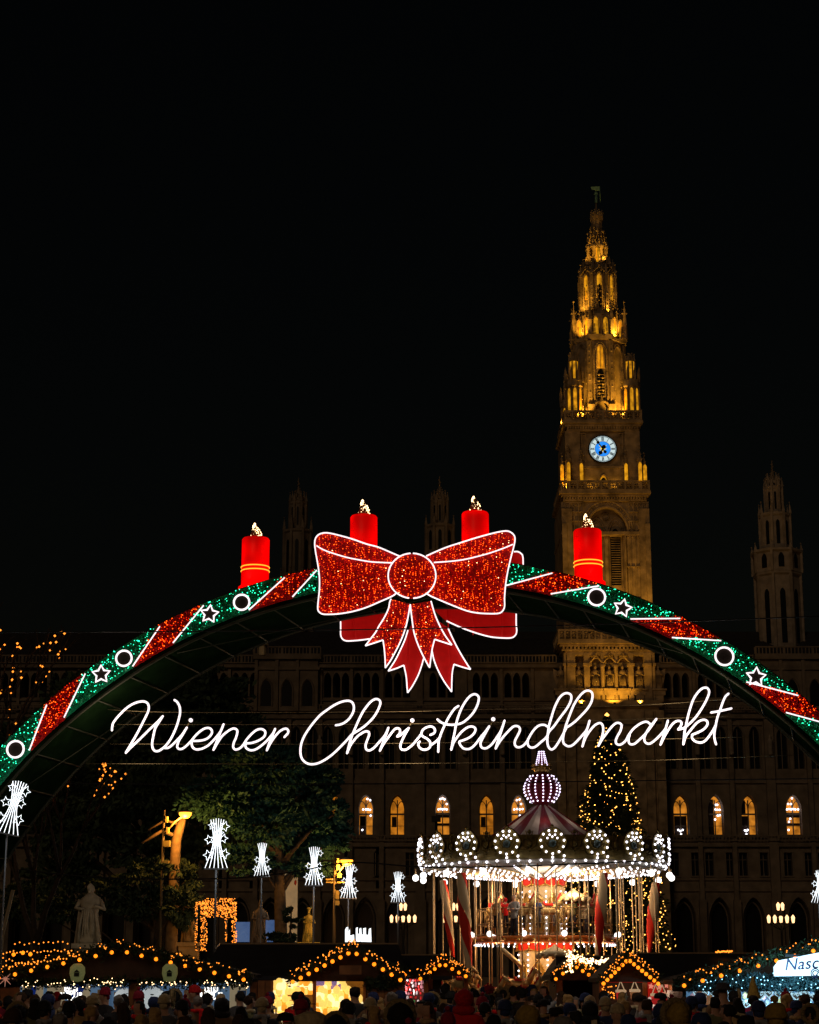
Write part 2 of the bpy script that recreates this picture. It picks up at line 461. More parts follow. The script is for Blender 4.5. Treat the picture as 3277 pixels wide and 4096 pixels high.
for a, b in zip(keep, keep[1:]):
    if b - a < 9: inst(fig, 'stone_figure', hall, ((a + b) / 2, -1.0, zf + 1.4), scale=(1.1, 1.1, 1.15))
# corner pavilions
for x0p, x1p in ((1030, 1275), (3024, 3290)):
    x0, x1 = X(x0p, 2640), X(x1p, 2640)
    m = MB()
    zb, zt = 0, ZZ(2636, YF - 1)
    m.bx(x0, x1, YF - 1.2, YF + 10, ZZ(2850, YF), zt)
    m.bx(x0 - .4, x1 + .4, YF - 1.7, YF + 10.4, zt - .1, zt + .5); m.bx(x0 - .2, x1 + .2, YF - 1.45, YF + 10.2, zt - 1.4, zt - 1.0)
    for k in range(3):
        xx = x0 + (x1 - x0) * (k + .5) / 3
        m.tube(parch(xx, 1.5, ZZ(2830, YF), ZZ(2720, YF), YF - 1.25), .12, 4, smooth=False)
        m.bx(x0 + (x1 - x0) * k / 3 - .2, x0 + (x1 - x0) * k / 3 + .2, YF - 1.5, YF - 1.15, ZZ(2850, YF), zt)
    hb(m, 'pavilion', STONE_D)
    for k in range(3):
        xx = x0 + (x1 - x0) * (k + .5) / 3
        hb(MB().prism(parch(xx, 1.35, ZZ(2830, YF), ZZ(2725, YF), YF - 1.22), .015), 'window', DARKGLASS)
    hb(balustrade(x0 - .3, x1 + .3, YF - 1.6, zt + .45, zt + 1.5), 'balustrade', STONE_D, kind='stuff')
# small pale stone lantern on the left corner
def lathe_thing(prof, c, n=8): return MB().lathe(prof, c, n)
c = P(1051, 2585, YF - 1.5)
m = MB().lathe([(.35, -1.2), (.5, -1.1), (.45, 0), (.75, .1), (.55, .9), (.22, 1.6), (.2, 2.1), (.03, 2.6)], c, 6, smooth=False)
hb(m, 'corner_finial', mat('pale_stone', (.7, .6, .38), .8), label='pale stone finial on the left corner')

# ---- side towers
def side_tower(cx, tiers, Y, label, smt=STONE_D, sh=3.0):
    """tiers: (py_bottom, py_top, half px width)"""
    t = thing('side_tower', label, 'tower', (P(cx, tiers[0][0], Y).x, Y, 0), group='slender towers of the town hall')
    bx = t.location.x
    def ct(py): return 0
    for i, (pb, pt_, hw) in enumerate(tiers):
        zb, zt = ZZ(pb, Y), ZZ(pt_, Y); r = hw * MPP(pb, Y)
        m = MB().lathe([(r * 1.04, zb), (r, zb + .3), (r * .97, zt - .5), (r * 1.1, zt - .3), (r * 1.1, zt)], (0, 0, 0), 8, smooth=False, a0=math.pi / 8)
        for k in range(8):
            a = math.pi / 8 + k * math.pi / 4
            x, y = math.cos(a) * r * 1.03, math.sin(a) * r * 1.03
            m.box((x, y, (zb + zt) / 2), (.3, .3, zt - zb), a); m.spike((x, y, zt), .28, min(1.7, max(.9, (zt - zb) * .3))); m.octa((x, y, zt + min(1.7, max(.9, (zt - zb) * .3))), .14)
            for j in range(int((zt - zb) / .8)): m.octa((x * 1.04, y * 1.04, zb + .4 + j * .8), .13)
        m.build('tier', smt, t)
        for k in range(8):
            a = k * math.pi / 4
            if math.sin(a) > .5: continue
            w = r * .24; d = r * math.cos(math.pi / 8)
            pn = MB().prism(parch(0, w, -(zt - zb) * .34, (zt - zb) * .3, 0), .06)
            o = pn.build('lancet', DARKGLASS, t, (math.cos(a) * (d + .02), math.sin(a) * (d + .02), (zb + zt) / 2)); o.rotation_euler = (0, 0, a + math.pi / 2)
    zt = ZZ(tiers[-1][1], Y); r = tiers[-1][2] * MPP(tiers[-1][0], Y)
    m = MB().lathe([(r * .6, zt), (r * .42, zt + sh * .22), (r * .14, zt + sh * .5), (.04, zt + sh)], (0, 0, 0), 8, smooth=False)
    for k in range(10): m.octa((math.cos(k * 2.4) * r * .55 * (1 - k / 11), math.sin(k * 2.4) * r * .55 * (1 - k / 11), zt + sh * .09 * k), .15)
    m.build('spire', STONE_D, t)
    return t
side_tower(1183, [(2700, 2330, 68), (2330, 2125, 57), (2125, 2010, 34), (2010, 1995, 24)], 244, 'faint slender tower left of the big bow, behind the leftmost candle')
side_tower(1762, [(2700, 2225, 60), (2225, 2105, 58), (2105, 2005, 33), (2005, 1990, 23)], 244, 'faint slender tower rising between the two middle candles')
side_tower(3128, [(2640, 2300, 90), (2300, 2210, 96), (2210, 2060, 60), (2060, 1950, 34), (1950, 1925, 24)], 233, 'brownish slender tower at the right edge beyond the arch', STONE, 2.8)

# ================================================================ clock tower
YT = 224.0
TX = 24.35
tower = thing('clock_tower', 'tall golden floodlit gothic clock tower with a tapering spire', 'clock tower', (TX, YT, 0))
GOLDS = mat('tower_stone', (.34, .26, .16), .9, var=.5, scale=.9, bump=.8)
PAINTED_GLOW = glow('painted_niche_glow', (1, .43, .012), .62, sampling='NONE')  # gold floodlight on niche stone, painted as emission; no lamp inside
n_, l_ = PAINTED_GLOW.node_tree.nodes, PAINTED_GLOW.node_tree.links
tc = n_.new('ShaderNodeTexCoord'); nz = n_.new('ShaderNodeTexNoise'); nz.inputs['Scale'].default_value = 1.6
mp = n_.new('ShaderNodeMapRange'); mp.inputs['From Min'].default_value = .35; mp.inputs['From Max'].default_value = .7; mp.inputs['To Min'].default_value = .25; mp.inputs['To Max'].default_value = .8
l_.new(tc.outputs['Object'], nz.inputs['Vector']); l_.new(nz.outputs['Fac'], mp.inputs['Value']); l_.new(mp.outputs['Result'], n_['Principled BSDF'].inputs['Emission Strength'])
def ytier(py): return YT if py >= 1647 else YT + 2.0 + 3.2 * (1647 - py) / 800
def tz(py): return ZZ(py, ytier(py))
def tx(px, py): return P(px, py, ytier(py)).x - TX
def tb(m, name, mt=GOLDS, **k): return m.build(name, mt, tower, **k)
def tw(px0, px1, py): return tx(px0, py), tx(px1, py)
# base and statue tier
m = MB(); a, b = tw(2235, 2630, 2830); hw = (b - a) / 2; cxl = (a + b) / 2
m.bx(a, b, -1.5, 11, 0, tz(2812)); m.bx(a - .3, b + .3, -2.2, 11, tz(2835), tz(2812)); m.bx(a - .2, b + .2, -2.0, 11, tz(2905), tz(2895))
for s in (-1, 1):
    for q in (.78, 1.0): m.bx(cxl + s * hw * q - .5, cxl + s * hw * q + .5, -2.0, -1.4, 0, tz(2850))
m.tube(parch(cxl, 5.4, 0, tz(3050), -1.6), .3, 5, smooth=False); m.tube(parch(cxl, 4.6, 0, tz(3085), -1.6), .2, 5, smooth=False)
tb(m, 'base')
tb(MB().prism(parch(cxl, 4.4, 1, tz(3095), -1.54), .03), 'window', DARKGLASS)
m = MB(); a, b = tw(2262, 2612, 2700)
m.bx(a, b, .8, 11, tz(2812), tz(2608))
for p0, p1 in ((2255, 2264), (2267, 2300), (2335, 2358), (2512, 2532), (2575, 2605), (2608, 2618)):
    u, v = tw(p0, p1, 2700); m.bx(u, v, -.8, .85, tz(2812), tz(2615)); m.bx(u - .12, v + .12, -1, .85, tz(2668), tz(2658))
for pc in (2409, 2463):
    u = tx(pc, 2700); m.lathe([(.4, tz(2806)), (.27, tz(2798)), (.24, tz(2674)), (.42, tz(2660))], (u, -.6, 0), 8); m.bx(u - .2, u + .2, -.8, .85, tz(2660), tz(2615))
m.bx(a, b, -.75, .85, tz(2625), tz(2606))
tb(m, 'statue_gallery')
m = MB()
for pc in (2382, 2436, 2490):
    u = tx(pc, 2640); w = 26 * .031
    m.tube([(u - w, -.9, tz(2656)), (u, -.9, tz(2626)), (u + w, -.9, tz(2656))], .1, 4, smooth=False)
    m.tube(parch(u, w * 1.5, tz(2668), tz(2636), -.8), .07, 4, smooth=False); m.octa((u, -.9, tz(2620)), .18)
tb(m, 'gable')
def robed(h, seed=0, wings=False):
    r = random.Random(seed); m = MB(); k = h / 2.0
    m.lathe([(.30 * k, 0), (.34 * k, .08 * k), (.27 * k, .5 * k), (.22 * k, 1.0 * k), (.28 * k, 1.35 * k), (.26 * k, 1.5 * k), (.09 * k, 1.62 * k), (.07 * k, 1.70 * k), (.10 * k, 1.77 * k), (.10 * k, 1.88 * k), (.05 * k, 1.97 * k), (.01 * k, 2.0 * k)], n=12, squash=.75)
    for i in range(7):
        x = (-.25 + i * .083) * k
        m.tube([(x, -.2 * k, .02), (x * .9 + r.uniform(-.03, .03) * k, -.22 * k, .6 * k), (x * .6, -.2 * k, 1.15 * k)], .035 * k, 4)
    m.tube([(-.26 * k, 0, 1.45 * k), (-.36 * k, -.06 * k, 1.15 * k), (-.12 * k, -.26 * k, 1.12 * k)], .08 * k, 6, r1=.05 * k)
    m.tube([(.26 * k, 0, 1.45 * k), (.38 * k, -.08 * k, 1.12 * k), (.16 * k, -.28 * k, 1.25 * k)], .08 * k, 6, r1=.05 * k)
    if wings:
        for s in (-1, 1): m.prism([(s * .15 * k, .15 * k, 1.5 * k), (s * .62 * k, .15 * k, 1.75 * k), (s * .55 * k, .15 * k, 1.0 * k), (s * .35 * k, .15 * k, .3 * k), (s * .2 * k, .15 * k, .8 * k)][::s], .06 * k)
    return m
for i, pc in enumerate((2316, 2381, 2437, 2490, 2556, 2632, 2243)):
    u = tx(pc, 2700)
    o = robed(tz(2662) - tz(2760), i, True); tb(o, 'niche_statue').location = (u, -.2, tz(2760))
    m = MB().bx(u - .75, u + .75, -.9, .8, tz(2784), tz(2766)); m.bx(u - .9, u + .9, -1.1, .8, tz(2766), tz(2759)); m.box((u, -.1, (tz(2784) + tz(2812)) / 2), (1.0, 1.4, tz(2784) - tz(2812)))
    tb(m, 'pedestal')
def cornice(pyb, pyt, p0, p1, name='cornice', teeth=24, y=-1.0):
    zb, zt = tz(pyb), tz(pyt); a, b = tw(p0, p1, pyt); h = zt - zb; m = MB()
    m.bx(a, b, y, 11 - y * .5, zt - h * .3, zt); m.bx(a + .25, b - .25, y + .3, 11, zt - h * .55, zt - h * .3); m.bx(a + .5, b - .5, y + .6, 11, zb, zb + h * .18)
    for k in range(teeth):
        x = a + .5 + (b - a - 1) * (k + .5) / teeth; m.bx(x - .12, x + .12, y + .45, y + 1.2, zb + h * .2, zt - h * .54)
    return tb(m, name)
def railing(pyb, pyt, p0, p1, y=-1.0, rings=9, name='parapet'):
    zb, zt = tz(pyb), tz(pyt); a, b = tw(p0, p1, pyt); m = MB(); h = zt - zb
    for (ax, ay, bx_, by_) in ((a, y, b, y), (a, y, a, 11), (b, y, b, 11)):
        L = math.hypot(bx_ - ax, by_ - ay)
        if by_ == ay:
            m.bx(ax, bx_, ay, ay + .22, zt - h * .18, zt); m.bx(ax, bx_, ay, ay + .22, zb, zb + h * .15)
            n = rings
            for i in range(n + 1):
                x = ax + L * i / n; m.bx(x - .1, x + .1, ay - .02, ay + .24, zb, zt)
            for i in range(n):
                x = ax + L * (i + .5) / n; r = min(h * .3, L / n * .42)
                m.tube([(x + r * math.cos(t * math.pi / 4), ay + .1, (zb + zt) / 2 + r * math.sin(t * math.pi / 4)) for t in range(8)], .07, 4, closed=True, smooth=False)
                m.tube([(x, ay + .1, (zb + zt) / 2 - r), (x, ay + .1, (zb + zt) / 2 + r)], .06, 4); m.tube([(x - r, ay + .1, (zb + zt) / 2), (x + r, ay + .1, (zb + zt) / 2)], .06, 4)
        else:
            m.bx(ax - .11, ax + .11, y, 11, zt - h * .18, zt); m.bx(ax - .11, ax + .11, y, 11, zb, zb + h * .15)
            for i in range(12): yy = y + (11 - y) * i / 12; m.bx(ax - .08, ax + .08, yy, yy + .12, zb, zt)
    return tb(m, name)
cornice(2608, 2571, 2228, 2620, y=-1.6)
railing(2571, 2526, 2232, 2616, y=-1.6, rings=16)
# belfry stage with the big arch
a, b = tw(2250, 2602, 2250); z0, z1 = tz(2571), tz(2007); xc = tx(2427, 2100)
R1 = 80 * MPP(2100, YT); zs = tz(2130)
m = MB(); y = 0.0
arc = [(xc + R1 * math.cos(t), y, zs + R1 * 1.28 * math.sin(t)) for t in np.linspace(math.pi, 0, 15)]
m.bx(a, xc - R1, 0, 1.2, z0, z1); m.bx(xc + R1, b, 0, 1.2, z0, z1)
m.prism([(xc - R1, y, z1)] + arc + [(xc + R1, y, z1)], 1.2)
m.bx(a, b, 1.19, 11, z0, z1)
for s, e in ((a, 1), (b, -1)):
    m.bx(min(s, s + e * 1.3), max(s, s + e * 1.3), -.45, .02, z0, z1 - 1); m.bx(min(s, s + e * .6), max(s, s + e * .6), -.75, .02, z0, z1 - 3)
m.bx(a - .1, b + .1, -.3, 11.2, tz(2140), tz(2128))
tb(m, 'belfry')
m = MB()
for q, rr in ((R1 + .15, .16), (R1 + .75, .12)):
    m.tube([(xc + q * math.cos(t), -.06, zs + q * 1.24 * math.sin(t)) for t in np.linspace(math.pi, 0, 21)], rr, 5, smooth=False)
for t in np.linspace(math.pi, 0, 25): m.octa((xc + (R1 + .45) * math.cos(t), -.08, zs + (R1 + .45) * 1.25 * math.sin(t)), .14)
for s in (-1, 1):
    u = xc + s * R1 * .47
    for q in (0, .35): m.tube(parch(u, R1 * .8 - q, z0, tz(2062) - q * 1.5, 1.0), .1, 4, smooth=False)
m.lathe([(.36, z0), (.3, z0 + .4), (.28, tz(2160)), (.5, tz(2140))], (xc, .9, 0), 8)
for s in (-1, 1): m.lathe([(.3, z0), (.25, z0 + .4), (.22, tz(2160)), (.42, tz(2140))], (xc + s * R1 * .93, .5, 0), 8)
m.tube([(xc + .45 * math.cos(t), 1.0, tz(2058) + .45 * math.sin(t)) for t in np.linspace(0, 5.8, 10)], .08, 4, closed=True)
tb(m, 'arch_tracery')
for s in (-1, 1):
    u = xc + s * R1 * .47
    tb(MB().prism(parch(u, R1 * .5, tz(2335), tz(2105), 1.14), .04), 'louvre_opening', DARKGLASS)
    l = MB()
    for k in range(22): zz = tz(2335) + k * .3; l.box((u, 1.08, zz), (R1 * .46, .1, .05))
    tb(l, 'louvre', GOLDS, kind='stuff')
cornice(2007, 1970, 2235, 2600, teeth=30)
railing(1970, 1929, 2243, 2592, rings=11)
# clock stage
a, b = tw(2262, 2562, 1850); z0, z1 = tz(1970), tz(1725)
m = MB().bx(a, b, .3, 10.7, z0, z1)
for s, e in ((a, 1), (b, -1)):
    m.bx(min(s, s + e * 1.9), max(s, s + e * 1.9), -.1, .35, z0, z1)
m.bx(a + 1.9, b - 1.9, .1, .35, tz(1872), tz(1862))
tb(m, 'clock_stage')
m = MB()
for pc, top, wd in ((2250, 1843, 12), (2272, 1822, 15), (2325, 1838, 11), (2503, 1838, 11), (2557, 1822, 15), (2580, 1843, 12)):
    u = tx(pc, 1900); w = wd * MPP(1900, YT); yy = -.25 if pc in (2325, 2503) else .4 if pc in (2250, 2580) else -.7
    zt = tz(top + 22); m.box((u, yy, (z0 + zt) / 2), (w, w, zt - z0)); m.spike((u, yy, zt), w * .75, 1.7); m.box((u, yy, zt), (w * 1.35, w * 1.35, .25))
    for k in range(4): m.octa((u + (w * .5 * (1 - k / 4)) * (1 if k % 2 else -1), yy - .1, zt + .3 + k * .38), .14)
    m.octa((u, yy, zt + 1.8), .18)
tb(m, 'pinnacle')
m = MB()
for pc in (2325, 2503, 2272, 2557, 2249, 2581):
    u = tx(pc, 1900); yy = -.6 if pc in (2325, 2503) else -1.12 if pc in (2272, 2557) else .0
    m.prism(parch(u, .42, tz(1932), tz(1858), yy - .1), .1)
tb(m, 'painted_glow_panel', PAINTED_GLOW)
u = tx(2415, 1910); m = MB().tube(parch(u, 1.0, tz(1932), tz(1896), .2), .12, 5); tb(m, 'niche_arch'); tb(MB().prism(parch(u, .95, tz(1932), tz(1898), .26), .03), 'painted_glow_panel', PAINTED_GLOW)
tb(MB().prism(parch(u, .7, tz(1932), tz(1908), .2), .03), 'niche_door', BLACKM)
# clock
CW = glow('clock_white', (.66, .84, .86), .85, sampling='NONE'); CB = glow('clock_blue', (.02, .28, 1), 1.0, sampling='NONE'); CY = glow('clock_gold', (1, .75, .05), .95, sampling='NONE')
cc = Vector((tx(2411, 1797), .12, tz(1797))); CR = 55 * MPP(1797, YT)
clock = tb(MB().lathe([(CR * 1.0, 0), (CR * 1.06, 0), (CR * 1.06, .2), (CR * 1.0, .25)], n=48), 'clock', BLACKM, label='round clock face lit white and blue')
clock.location = cc; clock.rotation_euler = (R_(90), 0, 0)
def disc(r0, r1, z, n=48):
    m = MB(); vs = [(r * math.cos(2 * math.pi * k / n), r * math.sin(2 * math.pi * k / n), z + dz) for dz in (0, -.02) for r in (r0, r1) for k in range(n)]
    fs = [(k, n + k, n + (k + 1) % n, (k + 1) % n) for k in range(n)] + [(2 * n + (k + 1) % n, 3 * n + (k + 1) % n, 3 * n + k, 2 * n + k) for k in range(n)]
    return m.add(vs, fs)
disc(CR * .02, CR * .985, .26).build('clock_dial', CW, clock)
disc(CR * .02, CR * .56, .29).build('dial_centre', CB, clock)
sm = MB()
for k in range(8):
    a = k * math.pi / 4; r = CR * (.42 if k % 2 else .3)
    sm.add([(r * math.cos(a), r * math.sin(a), .32), (CR * .09 * math.cos(a + .7), CR * .09 * math.sin(a + .7), .32), (0, 0, .32), (CR * .09 * math.cos(a - .7), CR * .09 * math.sin(a - .7), .32)], [(0, 1, 2, 3)])
sm.build('dial_sunburst', CY, clock)
nm = MB()
ROM = ['XII', 'I', 'II', 'III', 'IIII', 'V', 'VI', 'VII', 'VIII', 'IX', 'X', 'XI']
def strokes(ch):
    return {'I': [((0, -1), (0, 1))], 'V': [((-.6, 1), (0, -1)), ((0, -1), (.6, 1))], 'X': [((-.6, 1), (.6, -1)), ((.6, 1), (-.6, -1))]}[ch]
WID = {'I': .55, 'V': 1.15, 'X': 1.15}
for hnum, num in enumerate(ROM):
    a = math.pi / 2 - hnum * math.pi / 6; tot = sum(WID[c] for c in num); cur = -tot / 2; sc = CR * .14; sx = sc * .62
    er = Vector((math.cos(a), math.sin(a), 0)); et = Vector((math.sin(a), -math.cos(a), 0))
    for c in num:
        for p, q in strokes(c):
            A = er * (CR * .75 + p[1] * sc) + et * ((cur + WID[c] / 2 + p[0] * .8) * sx); B = er * (CR * .75 + q[1] * sc) + et * ((cur + WID[c] / 2 + q[0] * .8) * sx)
            nm.tube([A + Vector((0, 0, .3)), B + Vector((0, 0, .3))], .032, 4, smooth=False)
        cur += WID[c]
for k in range(60):
    a = k * math.pi / 30; nm.tube([(CR * .93 * math.cos(a), CR * .93 * math.sin(a), .3), (CR * .97 * math.cos(a), CR * .97 * math.sin(a), .3)], .03, 4)
for r in (.985, .92, .565): nm.tube([(CR * r * math.cos(k * math.pi / 24), CR * r * math.sin(k * math.pi / 24), .3) for k in range(48)], .025, 4, closed=True)
nm.build('clock_numerals', BLACKM, clock)
def hand(ang, L, w):
    d = Vector((math.cos(ang), math.sin(ang), 0)); e = Vector((-d.y, d.x, 0)); z = Vector((0, 0, .36))
    m = MB().tube([d * -L * .3 + z, d * L + z], w, 4, r1=w * .5); m.ball(d * L * .62 + z, w * 2.3, 1, (1, 1, .4)); m.ball(d * -L * .3 + z, w * 2.4, 1, (1, 1, .4)); return m
hand(R_(125), CR * .95, .1).build('minute_hand', BLACKM, clock); hand(R_(240), CR * .55, .13).build('hour_hand', BLACKM, clock)
# cornice, parapet above clock
cornice(1725, 1687, 2250, 2569, teeth=28, y=-.8)
railing(1687, 1647, 2258, 2562, y=-.7, rings=10)
# octagon stage
def octo(pyb, pyt, pc, hwp, name, mt=GOLDS, cy=5.4, top=1.0, extra=None):
    zb, zt = tz(pyb), tz(pyt); r = hwp * MPP(pyt, YT) / math.cos(math.pi / 8)
    m = MB().lathe([(r, zb), (r * top, zt)], (tx(pc, (pyb + pyt) / 2), cy, 0), 8, smooth=False, a0=math.pi / 8)
    if extra: extra(m, tx(pc, (pyb + pyt) / 2), cy, zb, zt, r)
    return tb(m, name, mt)
def ribs(m, cx, cy_, zb, zt, r, w=.35, pin=1.6):
    for k in range(8):
        a = math.pi / 8 + k * math.pi / 4; x, y = cx + math.cos(a) * r, cy_ + math.sin(a) * r
        m.box((x, y, (zb + zt) / 2), (w, w, zt - zb), a)
        if pin: m.spike((x, y, zt), w * .7, pin); m.octa((x, y, zt + pin), w * .4); m.octa((x + w * .5, y, zt + pin * .5), w * .35); m.octa((x - w * .5, y, zt + pin * .5), w * .35)
OX = 2402
octo(1647, 1368, 2402, 100, 'octagon_stage', extra=lambda m, cx, c2, a, b, r: ribs(m, cx, c2, a, b - .2, r, .55, 0))
def face_items(pc, cy, r, k, fn, name, mt):
    """put a flat item on face k (0 = front) of an octagon"""
    d = r * math.cos(math.pi / 8); a = -math.pi / 2 + k * math.pi / 4
    o = tb(fn, name, mt); o.location = (pc + math.cos(a) * (d + .03), cy + math.sin(a) * (d + .03), 0); o.rotation_euler = (0, 0, a + math.pi / 2); return o
ro = 100 * MPP(1500, YT) / math.cos(math.pi / 8); ocx = tx(2402, 1500)
for k in (-2, -1, 0, 1, 2):
    w = ro * .6
    m = MB()
    for q in (0, .3): m.tube(parch(0, w - q, tz(1640), tz(1378) - q, -.05), .14, 4, smooth=False)
    face_items(ocx, 5.4, ro, k, m, 'blind_arch', GOLDS)
    face_items(ocx, 5.4, ro, k, MB().prism(parch(0, .82, tz(1478), tz(1385), -.04), .04), 'painted_glow_panel', PAINTED_GLOW) if k == 0 else None
    if k == 0:
        face_items(ocx, 5.4, ro, k, MB().prism(parch(0, .95, tz(1610), tz(1480), -.04), .04), 'slit', DARKGLASS)
        m = MB()
        for j in range(9): m.octa(((j % 2 - .5) * .5, -.2, tz(1600) + j * .42), .2); m.bx(-.5, .5, -.12, -.06, tz(1600) + j * .42, tz(1600) + j * .42 + .05)
        m.tube(parch(0, .9, tz(1480), tz(1383), -.1), .09, 4); m.bx(-.04, .04, -.14, -.06, tz(1478), tz(1395))
        face_items(ocx, 5.4, ro, k, m, 'tracery', GOLDS)
        m = MB().tube([(1.0 * math.cos(t), -.5, tz(1640) + 1.1 * math.sin(t)) for t in np.linspace(math.pi, 0, 9)], .18, 5); m.bx(-1.8, -.9, -.7, 0, tz(1642), tz(1622)); m.bx(.9, 1.8, -.7, 0, tz(1642), tz(1622)); m.spike((0, -.5, tz(1612)), .3, 1)
        face_items(ocx, 5.4, ro, k, m, 'niche_arch', GOLDS)
# corner turrets
def turret(pc, cy):
    tz = lambda q: ZZ(q, YT)
    u = tx(pc, 1560); m = MB(); r = 36 * MPP(1600, YT)
    z0, z1, z2, z3 = tz(1652), tz(1545), tz(1515), tz(1440)
    m.lathe([(r, z0), (r, z0 + .4), (r * .86, z0 + .5), (r * .86, z1), (r * 1.1, z1 + .2), (r * 1.1, z2), (r * .5, z2 + .1), (r * .42, z3), (r * .58, z3 + .15), (r * .5, z3 + .5), (.1, z3 + 1.3)], (u, cy, 0), 8, smooth=False)
    for k in range(8):
        a = k * math.pi / 4 + math.pi / 8
        m.lathe([(.17, z0), (.13, z0 + .3), (.13, z1)], (u + math.cos(a) * r * .98, cy + math.sin(a) * r * .98, 0), 6)
        m.box((u + math.cos(a) * r * 1.05, cy + math.sin(a) * r * 1.05, z2 + .5), (.22, .22, 1.4), a); m.spike((u + math.cos(a) * r * 1.05, cy + math.sin(a) * r * 1.05, z2 + 1.2), .16, .7)
        m.lathe([(.12, z2), (.1, z3)], (u + math.cos(a) * r * .58, cy + math.sin(a) * r * .58, 0), 5); m.spike((u + math.cos(a) * r * .55, cy + math.sin(a) * r * .55, z3 + .2), .16, .9); m.octa((u + math.cos(a) * r * .55, cy + math.sin(a) * r * .55, z3 + 1.1), .13)
    tb(m, 'corner_turret')
    pm = MB()
    for k in range(-2, 3):
        a = -math.pi / 2 + k * math.pi / 4
        for rr, zb, zt, w in ((r * .9, z0 + .4, z1 - .1, .42), (r * .5, z2 + .3, z3 + .3, .34)):
            ar = parch(0, w, zb, zt, 0)
            M = Matrix.Translation((u + math.cos(a) * rr, cy + math.sin(a) * rr, 0)) @ Matrix.Rotation(a + math.pi / 2, 4, 'Z')
            pm.add([M @ Vector(p) for p in ar], [tuple(range(len(ar)))])
    tb(pm, 'painted_glow_panel', PAINTED_GLOW)
for pc, cy in ((2294, 1.2), (2518, 1.2), (2297, 9.6), (2515, 9.6)): turret(pc, cy)
# upper tiers
def ring_cornice(pyb, pyt, hwp, pc, name='ledge'): return octo(pyb, pyt, pc, hwp, name, top=1.05)
ring_cornice(1368, 1350, 108, 2401)
octo(1352, 1262, 2400, 94, 'arcade_tier', top=.92, extra=lambda m, cx, c2, a, b, r: ribs(m, cx, c2, a, a + 2.1, r * 1.1, .5, 3.2))
r2 = 94 * MPP(1300, YT) / math.cos(math.pi / 8); cx2 = tx(2400, 1300)
for k in (-2, -1, 0, 1, 2):
    for s in (-1, 1):
        face_items(cx2, 5.4, r2, k, MB().prism(parch(s * .62, .72, tz(1345), tz(1280), -.05), .05), 'painted_glow_panel', PAINTED_GLOW)
        m = MB().tube(parch(s * .62, .78, tz(1348), tz(1276), -.12), .1, 4); face_items(cx2, 5.4, r2, k, m, 'arch_surround', GOLDS)
octo(1262, 1108, 2396, 70, 'upper_octagon', top=.93, extra=lambda m, cx, c2, a, b, r: ribs(m, cx, c2, a, b, r, .4, 1.8))
r3 = 70 * MPP(1200, YT) / math.cos(math.pi / 8); cx3 = tx(2396, 1180)
for k in (-2, -1, 0, 1, 2):
    face_items(cx3, 5.4, r3, k, MB().prism(parch(0, .62, tz(1150), tz(1106), -.06), .05), 'painted_glow_panel', PAINTED_GLOW)
    face_items(cx3, 5.4, r3, k, MB().prism(parch(0, .3 if k == 0 else .42, tz(1235 if k == 0 else 1200), tz(1145), -.09), .05), 'slit', DARKGLASS if k == 0 else PAINTED_GLOW)
    m = MB().tube(parch(0, .8, tz(1240), tz(1100), -.12), .1, 4)
    for j in range(8): m.octa(((j % 2 - .5) * .3, -.2, tz(1235) + j * .45), .13)
    m.tube([(-1.1, -.1, tz(1108)), (0, -.1, tz(1080)), (1.1, -.1, tz(1108))], .1, 4); m.octa((0, -.1, tz(1076)), .2)
    face_items(cx3, 5.4, r3, k, m, 'tracery', GOLDS)
octo(1108, 1050, 2394, 62, 'spire_skirt', mt=STONE_D, top=.62, extra=lambda m, cx, c2, a, b, r: ribs(m, cx, c2, a, b - .4, r * .98, .3, .8))
octo(1052, 985, 2391, 13, 'lantern_core', mt=PAINTED_GLOW)
m = MB(); r4 = 39 * MPP(1010, YT); cx4 = tx(2391, 1010)
for k in range(8):
    a = math.pi / 8 + k * math.pi / 4; x, y = cx4 + math.cos(a) * r4, 5.4 + math.sin(a) * r4
    m.lathe([(.34, tz(1056)), (.24, tz(1045)), (.22, tz(992)), (.4, tz(985))], (x, y, 0), 6); m.spike((x, y, tz(985)), .3, 1.2); m.octa((x, y, tz(985) + 1.3), .2)
    m.octa((cx4 + math.cos(a) * r4 * 1.3, 5.4 + math.sin(a) * r4 * 1.3, tz(1036)), .3); m.spike((cx4 + math.cos(a) * r4 * 1.3, 5.4 + math.sin(a) * r4 * 1.3, tz(1055)), .3, 1.3)
    a2 = k * math.pi / 4; x, y = cx4 + math.cos(a2) * r4 * .9, 5.4 + math.sin(a2) * r4 * .9
    m.tube([(cx4 + math.cos(a2 - .39) * r4, 5.4 + math.sin(a2 - .39) * r4, tz(985)), (x, y, tz(938)), (cx4 + math.cos(a2 + .39) * r4, 5.4 + math.sin(a2 + .39) * r4, tz(985))], .11, 4); m.octa((x, y, tz(930)), .25)
tb(m, 'lantern_columns')
octo(986, 932, 2390, 26, 'gable_tier', top=.75)
octo(934, 895, 2388, 18, 'spire_shaft', extra=lambda m, cx, c2, a, b, r: ribs(m, cx, c2, a, b, r, .18, 0))
octo(896, 880, 2388, 21, 'spire_collar'); octo(881, 862, 2388, 19, 'spire_crown', top=1.15, extra=lambda m, cx, c2, a, b, r: ribs(m, cx, c2, a, b, r * 1.1, .26, .7))
octo(862, 812, 2386, 7, 'spire_tip', mt=STONE_D, top=.3)
